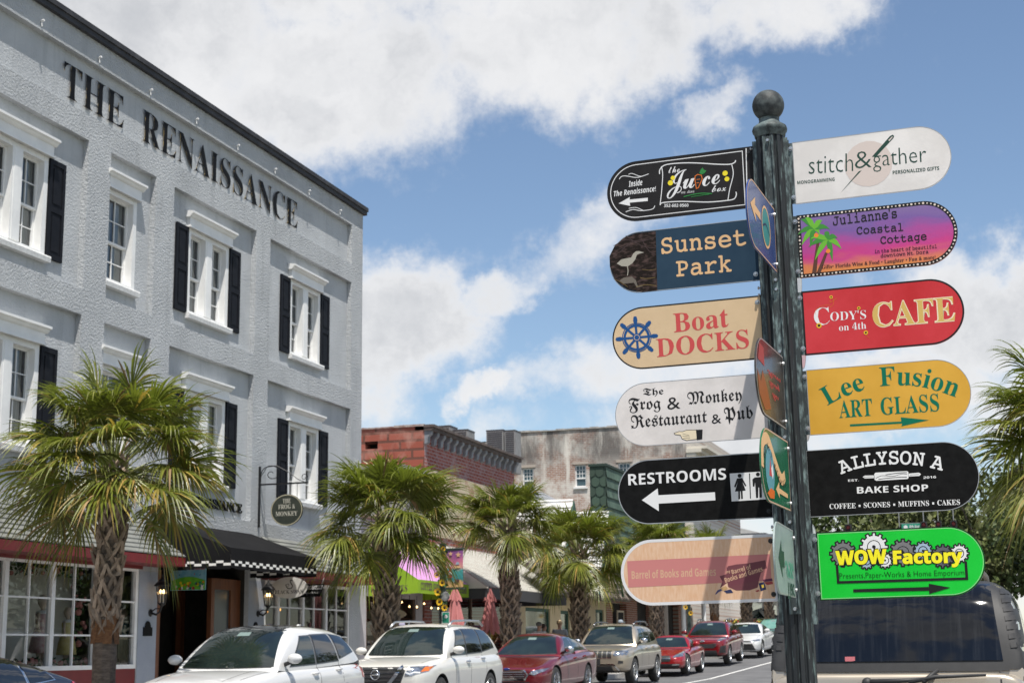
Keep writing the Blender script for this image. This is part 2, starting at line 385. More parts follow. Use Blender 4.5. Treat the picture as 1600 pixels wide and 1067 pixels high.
def brickmat(name, c1, c2, mortar, scale=1.0, plaster=None, p_lo=.45, p_hi=.6, pscale=.5, streak=None, axis='y', soot=None):
    """brick pattern in metres on a wall facing X (axis='x') or Y (axis='y'), with patches of plaster"""
    m = bpy.data.materials.new(name); m.use_nodes = True; t = m.node_tree; b = t.nodes['Principled BSDF']; b.inputs['Roughness'].default_value = .92; b.inputs['Specular IOR Level'].default_value = .2
    tc = t.nodes.new('ShaderNodeTexCoord'); sp = t.nodes.new('ShaderNodeSeparateXYZ'); t.links.new(tc.outputs['Object'], sp.inputs[0])
    cb = t.nodes.new('ShaderNodeCombineXYZ'); t.links.new(sp.outputs[1 if axis == 'x' else 0], cb.inputs[0]); t.links.new(sp.outputs[2], cb.inputs[1])
    br = t.nodes.new('ShaderNodeTexBrick'); t.links.new(cb.outputs[0], br.inputs['Vector']); br.inputs['Scale'].default_value = 1
    br.inputs['Brick Width'].default_value = .23 * scale; br.inputs['Row Height'].default_value = .08 * scale; br.inputs['Mortar Size'].default_value = .012 * scale; br.inputs['Bias'].default_value = -.1
    br.inputs['Color1'].default_value = (*c1, 1); br.inputs['Color2'].default_value = (*c2, 1); br.inputs['Mortar'].default_value = (*mortar, 1)
    col = br.outputs[0]
    def mixin(col, c, vec_scale, lo, hi, nsc, det=7, amt=1.0):
        mp = t.nodes.new('ShaderNodeMapping'); mp.inputs['Scale'].default_value = vec_scale; t.links.new(cb.outputs[0], mp.inputs[0])
        n = t.nodes.new('ShaderNodeTexNoise'); n.inputs['Scale'].default_value = nsc; n.inputs['Detail'].default_value = det; n.inputs['Roughness'].default_value = .68; t.links.new(mp.outputs[0], n.inputs[0])
        r = t.nodes.new('ShaderNodeMapRange'); t.links.new(n.outputs['Fac'], r.inputs[0]); r.inputs[1].default_value = lo; r.inputs[2].default_value = hi; r.inputs[4].default_value = amt
        x = t.nodes.new('ShaderNodeMix'); x.data_type = 'RGBA'; t.links.new(r.outputs[0], x.inputs[0]); t.links.new(col, x.inputs[6]); x.inputs[7].default_value = (*c, 1)
        return x.outputs[2], r
    if plaster: col, _ = mixin(col, plaster, (1, 1, 1), p_lo, p_hi, pscale)
    if soot:
        zlo, zhi, sc = soot
        col2, r = mixin(col, sc, (1, .3, 1), .38, .58, .6, 8, .9)
        g = t.nodes.new('ShaderNodeMapRange'); t.links.new(sp.outputs[2], g.inputs[0]); g.inputs[1].default_value = zlo; g.inputs[2].default_value = zhi
        x = t.nodes.new('ShaderNodeMix'); x.data_type = 'RGBA'; t.links.new(g.outputs[0], x.inputs[0]); t.links.new(col, x.inputs[6]); t.links.new(col2, x.inputs[7]); col = x.outputs[2]
    if streak: col, _ = mixin(col, streak, (1, .12, 1), .56, .66, 1.1, 6, .85)
    t.links.new(col, b.inputs['Base Color'])
    bp = t.nodes.new('ShaderNodeBump'); bp.inputs['Strength'].default_value = .4; bp.inputs['Distance'].default_value = .02; t.links.new(br.outputs['Fac'], bp.inputs['Height']); bp.invert = True; t.links.new(bp.outputs[0], b.inputs['Normal'])
    MATS[name] = m; return m

# ------------------------------------------------------------------ ground, road, pavements
def strip(x0, x1, ya, yb, dz, step=2.0):
    mb = MB(); n = max(1, int((yb - ya) / step)); ys = [ya + (yb - ya) * i / n for i in range(n + 1)]
    for a, b in zip(ys, ys[1:]): mb.quad((x0, a, gz(a) + dz), (x1, a, gz(a) + dz), (x1, b, gz(b) + dz), (x0, b, gz(b) + dz))
    return mb
def kerbed(x0, x1, ya, yb, h, step=2.0):
    mb = MB(); n = max(1, int((yb - ya) / step)); ys = [ya + (yb - ya) * i / n for i in range(n + 1)]
    for a, b in zip(ys, ys[1:]):
        A, B = gz(a), gz(b)
        mb.quad((x0, a, A + h), (x1, a, A + h), (x1, b, B + h), (x0, b, B + h))
        mb.quad((x0, a, A), (x0, a, A + h), (x0, b, B + h), (x0, b, B)); mb.quad((x1, a, A), (x1, a, A + h), (x1, b, B + h), (x1, b, B))
    mb.quad((x0, ya, gz(ya)), (x1, ya, gz(ya)), (x1, ya, gz(ya) + h), (x0, ya, gz(ya) + h)); mb.quad((x0, yb, gz(yb)), (x1, yb, gz(yb)), (x1, yb, gz(yb) + h), (x0, yb, gz(yb) + h))
    return mb
M['grass'] = mat('far_ground', (.07, .085, .035), .95, col2=(.11, .10, .06), nscale=.3)
g = MB()
ys = [-300, -60, 2, 20, 50, 62, 75, 110, 140, 250, 400, 900]
for a, b in zip(ys, ys[1:]): g.quad((-900, a, gz(a) - .02), (900, a, gz(a) - .02), (900, b, gz(b) - .02), (-900, b, gz(b) - .02))
struct('ground', g, M['grass'])
struct('road', strip(-12.9, 1.0, -30, 200, 0), M['asphalt'])
struct('pavement', kerbed(-16.5, -13.05, -30, 115, .13), M['concrete'])
struct('kerb', kerbed(-13.05, -12.9, -30, 115, .14), M['kerb'])
struct('pavement', kerbed(1.15, 9, -30, 115, .13), M['concrete'])
struct('kerb', kerbed(1.0, 1.15, -30, 115, .14), M['kerb'])
bulb = MB()
bp_ = [(-1.9, 5.2), (-1.6, 4.2), (1.0, 3.2), (1.0, 8.6), (-.6, 8.0), (-1.5, 7.2)]
bulb.prism(bp_, lambda x, y: (x, y, gz(y) - .01), lambda x, y: (x, y, gz(y) + .13)); struct('pavement', bulb, M['concrete'])
struct('lane_line', strip(-9.68, -9.56, 18, 110, .004), M['linepaint'])
cl = MB()
for k in range(24):
    y0 = 14 + k * 4.2; cl.add(strip(-5.1, -4.98, y0, y0 + 1.9, .004, 1).v, [(0, 1, 2, 3)])
struct('centre_line', cl, M['linepaint'])

# ------------------------------------------------------------------ the grey three-storey building
FX = -16.5; KY = 16.5 / 14
def Y(y): return y * KY
def Z(z): return 1.6 + KY * (z - 1.6)
GB = thing('stucco_building', 'three-storey grey stucco building with black shutters and lettered parapet', 'building', (FX, Y(32.04), gz(30)))
RD = .13                                                     # depth of the wall panels
yR = Y(32.04); yL = 13.0; zT = Z(11.68)
bays = [(Y(27.36), Y(31.42)), (Y(23.55), Y(26.75)), (Y(21.48), Y(22.93)), (Y(17.4), Y(20.82)), (Y(13.2), Y(16.7))]
holes = [(14.2, Y(31.42), Z(10.35), Z(11.28))]
for (a, b) in bays: holes += [(a, b, Z(7.41), Z(9.92)), (a, b, Z(4.12), Z(6.99))]
wins = []                                                    # (bay, y0, y1, z0, z1, double)
for zt, zb in ((9.34, 7.74), (6.32, 4.72)):
    wins += [(Y(28.47), Y(29.96), zb, zt, 1), (Y(24.24), Y(25.80), zb, zt, 1), (Y(21.52), Y(22.48), zb, zt, 0), (Y(18.3), Y(19.88), zb, zt, 1), (Y(14.1), Y(15.6), zb, zt, 1)]
wins = [(a, b, Z(c), Z(d), k) for a, b, c, d, k in wins]
w = MB()
zG = Z(3.40)
w.wall_x(FX, yL, yR, Z(3.26), zT, holes, RD)
ground_open = [(Y(15.2), Y(22.82), .2, Z(3.06)), (Y(23.42), Y(26.72), .2, Z(3.36)), (Y(27.40), Y(31.47), .2, Z(3.04))]
w.wall_x(FX, yL, yR, .2, Z(3.26), ground_open, .10)
sm = []
for (a, b, c, d) in holes:
    hs = [(wa, wb, wc, wd) for wa, wb, wc, wd, k in wins if wa > a - .01 and wb < b + .01 and wc > c and wd < d]
    w.wall_x(FX - RD, a, b, c, d, hs, .22, mi=1, rmi=1)
w.wall_y(yR, -34, FX, .2, zT); w.wall_y(yL, -34, FX, .2, zT)
w.quad((FX, yL, zT), (FX, yR, zT), (-34, yR, zT), (-34, yL, zT)); w.quad((-34, yL, .2), (-34, yR, .2), (-34, yR, zT), (-34, yL, zT))
obj('wall', w, [M['stucco'], M['stucco_smooth']], GB)
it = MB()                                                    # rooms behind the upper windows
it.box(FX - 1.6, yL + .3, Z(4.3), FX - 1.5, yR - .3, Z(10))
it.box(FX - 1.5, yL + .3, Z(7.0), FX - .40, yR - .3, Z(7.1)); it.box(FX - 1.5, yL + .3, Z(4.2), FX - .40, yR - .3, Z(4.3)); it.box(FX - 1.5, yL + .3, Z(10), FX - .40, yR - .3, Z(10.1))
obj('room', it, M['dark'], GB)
cp = MB(); cp.box(FX - .25, yL - .1, zT, FX + .09, yR + .09, Z(11.77)); cp.box(FX - .25, yL - .1, Z(11.77) + .001, FX + .12, yR + .12, Z(11.86))
obj('roof_trim', cp, M['trimblack'], GB)
for k in range(8):
    yy = Y(31.0 - 1.62 * k * 1.0) - .35
    if yy < 17: break
    s_ = MB(); s_.tube([(FX - .01, yy, Z(11.42)), (FX + .07, yy, Z(11.43))], .022, 8); s_.tube([(FX + .02, yy, Z(11.42)), (FX + .03, yy, Z(11.33))], .010, 6)
    obj('scupper', s_, M['white'], GB)

# window parts, built once per kind and shared
def window_mesh(wd, ht, double):
    """frame front at x=0 (proud of the panel), y from 0 to wd, z from 0 to ht"""
    f = MB(); D = .19; c = .125; gl = -.15
    f.box(-D, 0, 0, .02, c, ht); f.box(-D, wd - c, 0, .02, wd, ht); f.box(-D, c, ht - .10, .012, wd - c, ht); f.box(-D, c, 0, .014, wd - c, .07)
    spans = [(c, wd - c)]
    if double:
        p = .30; mid = wd / 2; f.box(-D, mid - p / 2, .07, .026, mid + p / 2, ht - .10); spans = [(c, mid - p / 2), (mid + p / 2, wd - c)]
        f.box(-.08, mid - .1, .07, .034, mid + .1, ht - .1)
    panes = MB(); cur = MB(); S = .045
    for (a, b) in spans:
        zb, zt = .07, ht - .10; zm = zb + (zt - zb) * .46
        for (u, v, dx) in ((zb, zm + .02, -.035), (zm - .02, zt, 0)):
            x0, x1 = gl + dx - .02, gl + dx + .035
            f.box(x0, a, u, x1, a + S, v); f.box(x0, b - S, u, x1, b, v); f.box(x0, a + S, u, x1 - .001, b - S, u + S); f.box(x0, a + S, v - S, x1 - .001, b - S, v)
            f.box(gl + dx, (a + b) / 2 - .011, u + S, gl + dx + .02, (a + b) / 2 + .011, v - S)
            f.box(gl + dx, a + S, (u + v) / 2 - .009, gl + dx + .018, b - S, (u + v) / 2 + .009)
            panes.quad((gl + dx - .003, a + S, u + S), (gl + dx - .003, b - S, u + S), (gl + dx - .003, b - S, v - S), (gl + dx - .003, a + S, v - S))
    return f.mesh('window', M['white']), panes.mesh('pane', M['glass']), spans
CRN = random.Random(17)
def curtain_mesh(spans, ht):
    cur = MB(); hang = CRN.choice((.0, .0, .35)); o1 = CRN.uniform(.35, .62); o2 = CRN.uniform(.25, .45); ph = CRN.uniform(0, 6)
    for (a, b) in spans:
        for (ca, cb) in ((a, a + (b - a) * o1), (b - (b - a) * o2, b)): cur.grid(lambda i, j: (-.26 + .025 * math.sin(i * 17 + ph + ca * 9) + .01 * math.sin(i * 41), ca + (cb - ca) * i * (1 - .18 * (1 - j) * (o1 - .3)), .07 + (ht - .17) * j), 16, 4)
        if hang: cur.quad((-.235, a, ht * (1 - hang)), (-.235, b, ht * (1 - hang)), (-.235, b, ht - .1), (-.235, a, ht - .1))
    return cur.mesh('curtain', M['curtain'], True)
def header_mesh(wd):
    h = MB(); h.box(0, 0, 0, .09, wd, .22); h.box(0, -.015, .0, .115, wd + .015, .03)
    prof = [(0, .22), (.10, .22), (.13, .245), (.15, .28), (.20, .30), (.20, .345), (0, .375)]
    h.prism(prof, lambda x, z: (x, -.055 - (x > .1) * 0, z), lambda x, z: (x, wd + .055, z)); return h.mesh('window_header', M['white'])
def sill_mesh(wd):
    h = MB(); h.prism([(0, 0), (.13, 0), (.14, .09), (.13, .115), (0, .13)], lambda x, z: (x, 0, z), lambda x, z: (x, wd, z)); return h.mesh('window_sill', mat('rough_white_sill', (.74, .74, .73), .8, col2=(.6, .6, .59), nscale=14, bump=.6, bscale=45))
def shutter_mesh(wd, ht):
    h = MB(); h.box(0, 0, 0, .03, wd, ht); t = .075
    h.box(.03, 0, 0, .05, t, ht); h.box(.03, wd - t, 0, .05, wd, ht)
    for (a, b) in ((0, .1), (ht * .47, ht * .53), (ht - .1, ht)): h.box(.0301, t, a, .049, wd - t, b)
    for (a, b) in ((.1, ht * .47), (ht * .53, ht - .1)): h.box(.0301, t + .06, a + .06, .042, wd - t - .06, b - .06)
    return h.mesh('shutter', M['shutter'])
cache = {}
def add_window(B, x, y0, y1, z0, z1, dbl):
    o0 = worigin(B); wd, ht = y1 - y0, z1 - z0; k = (round(wd, 2), round(ht, 2), dbl)
    if k not in cache: cache[k] = (window_mesh(wd, ht, dbl), header_mesh(wd + .10), sill_mesh(wd + .10), shutter_mesh(.50, ht + .02))
    (fm, pm, cm), hm, sm_, sh = cache[k]
    at = Vector((x, y0, z0)) - o0
    f = link('window', fm, B, at); link('pane', pm, f); link('curtain', curtain_mesh(cm, ht), f)
    link('window_header', hm, B, at + Vector((.002, -.05, ht))); link('window_sill', sm_, B, at + Vector((.002, -.05, -.13)))
    if dbl:
        link('shutter', sh, B, at + Vector((.004, -.52, -.02))); link('shutter', sh, B, at + Vector((.004, wd + .02, -.02)))
for (a, b, c, d, k) in wins: add_window(GB, FX - RD, a, b, c, d, k)
# parapet lettering
for wd_, ya, yb in (('THE', 20.15, 21.93), ('RENAISSANCE', 22.54, 28.74)):
    lt = MB(); v, f = text2d(wd_, 'serifb', (Y(ya), Z(10.49)), (Y(yb), Z(10.49)), KY * .57, -.011)
    put_text(lt, v, f, lambda a, b: (FX - RD + .035, a, b), .008, (1, 0, 0), 0, 1)
    obj('parapet_lettering', lt, [M['black'], M['gold']], GB)
l2 = MB(); v, f = text2d('THE RENAISSANCE', 'serifb', (Y(23.72), Z(4.26)), (Y(26.52), Z(4.26)), .2, 0); put_text(l2, v, f, lambda a, b: (FX - RD + .03, a, b), .03, (1, 0, 0)); obj('entrance_lettering', l2, M['black'], GB)

# ---- shop fronts
def shopfront(B, ya, yb, z0, z1, verticals, subs, horiz, x=FX - .06):
    f = MB(); t = .055
    f.box(x - .05, ya, z0, x + .05, ya + .09, z1); f.box(x - .05, yb - .09, z0, x + .05, yb, z1); f.box(x - .05, ya + .09, z1 - .07, x + .045, yb - .09, z1); f.box(x - .06, ya + .09, z0, x + .07, yb - .09, z0 + .08)
    for v in verticals: f.box(x - .05, v - t, z0 + .08, x + .052, v + t, z1 - .07)
    for v in subs: f.box(x - .02, v - .016, z0 + .08, x + .03, v + .016, z1 - .07)
    for h in horiz: f.box(x - .018, ya + .09, h - .016, x + .028, yb - .09, h + .016)
    o = obj('shop_window', f, M['white'], B)
    p = MB(); p.quad((x - .01, ya + .09, z0 + .08), (x - .01, yb - .09, z0 + .08), (x - .01, yb - .09, z1 - .07), (x - .01, ya + .09, z1 - .07)); obj('pane', p, M['shopglass'], o); return o
zs0, zs1 = Z(1.40), Z(3.05)
M['backdrop'] = mat('pale_display_wall', (.70, .68, .60), .9, col2=(.6, .58, .52), nscale=1.5)
shopfront(GB, Y(15.2), Y(22.82), zs0, zs1, [Y(y) for y in (16.5, 17.88, 19.26, 20.43 - .0, 21.60)] if 0 else [Y(19.25 - 1.18 * 2), Y(19.25 - 1.18), Y(19.25), Y(20.42), Y(21.60)], [Y(19.25 + .585 + 1.175 * k) for k in range(-3, 3)] + [Y(22.2)], [Z(2.48), Z(1.93)])
pn = MB(); pn.box(FX - .09, Y(15.2), .2, FX - .02, Y(22.82), zs0); obj('stall_riser', pn, M['red'], GB)
shopfront(GB, Y(27.40), Y(31.47), Z(1.0), Z(3.03), [Y(28.04), Y(29.17), Y(30.29)], [Y(28.57), Y(29.72), Y(30.84)], [Z(2.52), Z(1.95), Z(1.4)])
pn = MB(); pn.box(FX - .09, Y(27.40), .2, FX - .02, Y(31.47), Z(1.0)); obj('stall_riser', pn, M['red'], GB)
for (ya, yb, hang) in ((Y(15.0), Y(23.40), 0), (Y(27.2), Y(31.95), 1)):
    e = MB(); xo = FX + .62; zt_, ze = Z(3.86), Z(3.10); hx = .85
    # courses of shingles stepping out from wall to eave, hipped at the end
    n = 8; yl = ya; 
    for k in range(n):
        u0, u1 = k / n, (k + 1) / n
        P = lambda u, o: (FX + .62 * u, zt_ + (ze + .17 - zt_) * u)
        (xa, za), (xb, zb) = P(u0, 0), P(u1, 0)
        h0, h1 = hx * (1 - u0), hx * (1 - u1)
        e.add([(xa, yl, za + .004), (xb + .012, yl, zb + .022), (xb + .012, yb - h1, zb + .022), (xa, yb - h0, za + .004), (xb + .012, yl, zb), (xb + .012, yb - h1, zb)], [(0, 1, 2, 3), (1, 4, 5, 2)])
        e.add([(xa, yb - h0, za + .004), (xb + .012, yb - h1, zb + .022), (FX, yb - h1 + (.0), zb + .022), (FX, yb - h0, za + .004)], [(0, 1, 2, 3)])
    e.quad((FX, yl, ze), (xo, yl, ze), (xo, yl, ze + .16), (FX, yl, zt_))
    obj('pent_roof', e, M['shingle'], GB)
    fb = MB(); fb.box(FX, ya, ze - .02, xo + .01, yb, ze + .15); fb.box(FX - .02, ya + .05, Z(3.03) - .0, FX + .03, yb - .6, ze - .02); obj('fascia', fb, M['red'], GB)
# recessed entrance
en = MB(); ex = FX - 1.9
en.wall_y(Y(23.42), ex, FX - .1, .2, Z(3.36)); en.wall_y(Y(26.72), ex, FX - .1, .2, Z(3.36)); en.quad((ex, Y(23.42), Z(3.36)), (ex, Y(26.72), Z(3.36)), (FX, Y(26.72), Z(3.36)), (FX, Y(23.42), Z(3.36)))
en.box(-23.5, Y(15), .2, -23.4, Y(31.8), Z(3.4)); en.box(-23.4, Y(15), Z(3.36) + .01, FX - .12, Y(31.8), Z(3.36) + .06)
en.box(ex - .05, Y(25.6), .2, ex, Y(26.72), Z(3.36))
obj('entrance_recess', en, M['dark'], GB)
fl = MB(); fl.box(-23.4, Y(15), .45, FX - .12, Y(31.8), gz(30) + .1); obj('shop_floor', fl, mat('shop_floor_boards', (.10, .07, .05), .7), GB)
dr = MB(); zz = .55
for (ya, yb) in ((Y(23.42) + .02, Y(23.42) + .34), (Y(25.25), Y(25.45)), (Y(26.4), Y(26.55))): dr = MB(); dr.box(ex + .3, ya, zz, ex + .42, yb, Z(3.2)); obj('door_post', dr, M['wood'], GB)
dr = MB(); dr.box(FX - .35, Y(23.42) + .003, zz, FX - .12, Y(23.42) + .33, Z(3.3)); obj('door_post', dr, M['wood'], GB); dr = MB()
dr.box(FX - .30, Y(25.6), zz, FX - .2, Y(25.72), Z(3.0)); dr.box(FX - .30, Y(26.35), zz, FX - .2, Y(26.72), Z(3.0)); dr.box(FX - .30, Y(25.72), Z(2.8), FX - .2, Y(26.35), Z(3.0)); dr.box(FX - .30, Y(25.72), zz, FX - .2, Y(26.35), Z(1.3))
obj('door_frame', dr, M['wood'], GB)
dg = MB(); dg.quad((FX - .25, Y(25.72), Z(1.3)), (FX - .25, Y(26.35), Z(1.3)), (FX - .25, Y(26.35), Z(2.8)), (FX - .25, Y(25.72), Z(2.8))); obj('door_panel', dg, mat('smoked_door_glass', (.06, .07, .075), .25), GB)
dw = MB(); yq = Y(23.7)
dx = ex + .36
for k in range(5): dw.box(dx - .03, yq + .55 * k, zz + .2, dx + .03, yq + .55 * k + .07, Z(2.42))
for zq in (zz + .2, Z(1.4), Z(1.75), Z(2.08), Z(2.38)): dw.box(dx - .025, yq, zq, dx + .025, yq + 1.9, zq + .06)
obj('glazed_door', dw, mat('grey_door_paint', (.22, .22, .21), .5), GB)
for pa, pb in ((Y(22.82) + .01, Y(23.42) - .01), (Y(26.72) + .01, Y(27.40) - .01)): pi = MB(); pi.box(FX - .08, pa, .2, FX + .006, pb, Z(3.0)); obj('pilaster_face', pi, M['stucco_shaded'], GB)  # thin pilaster facings, their shade painted in as a darker tone
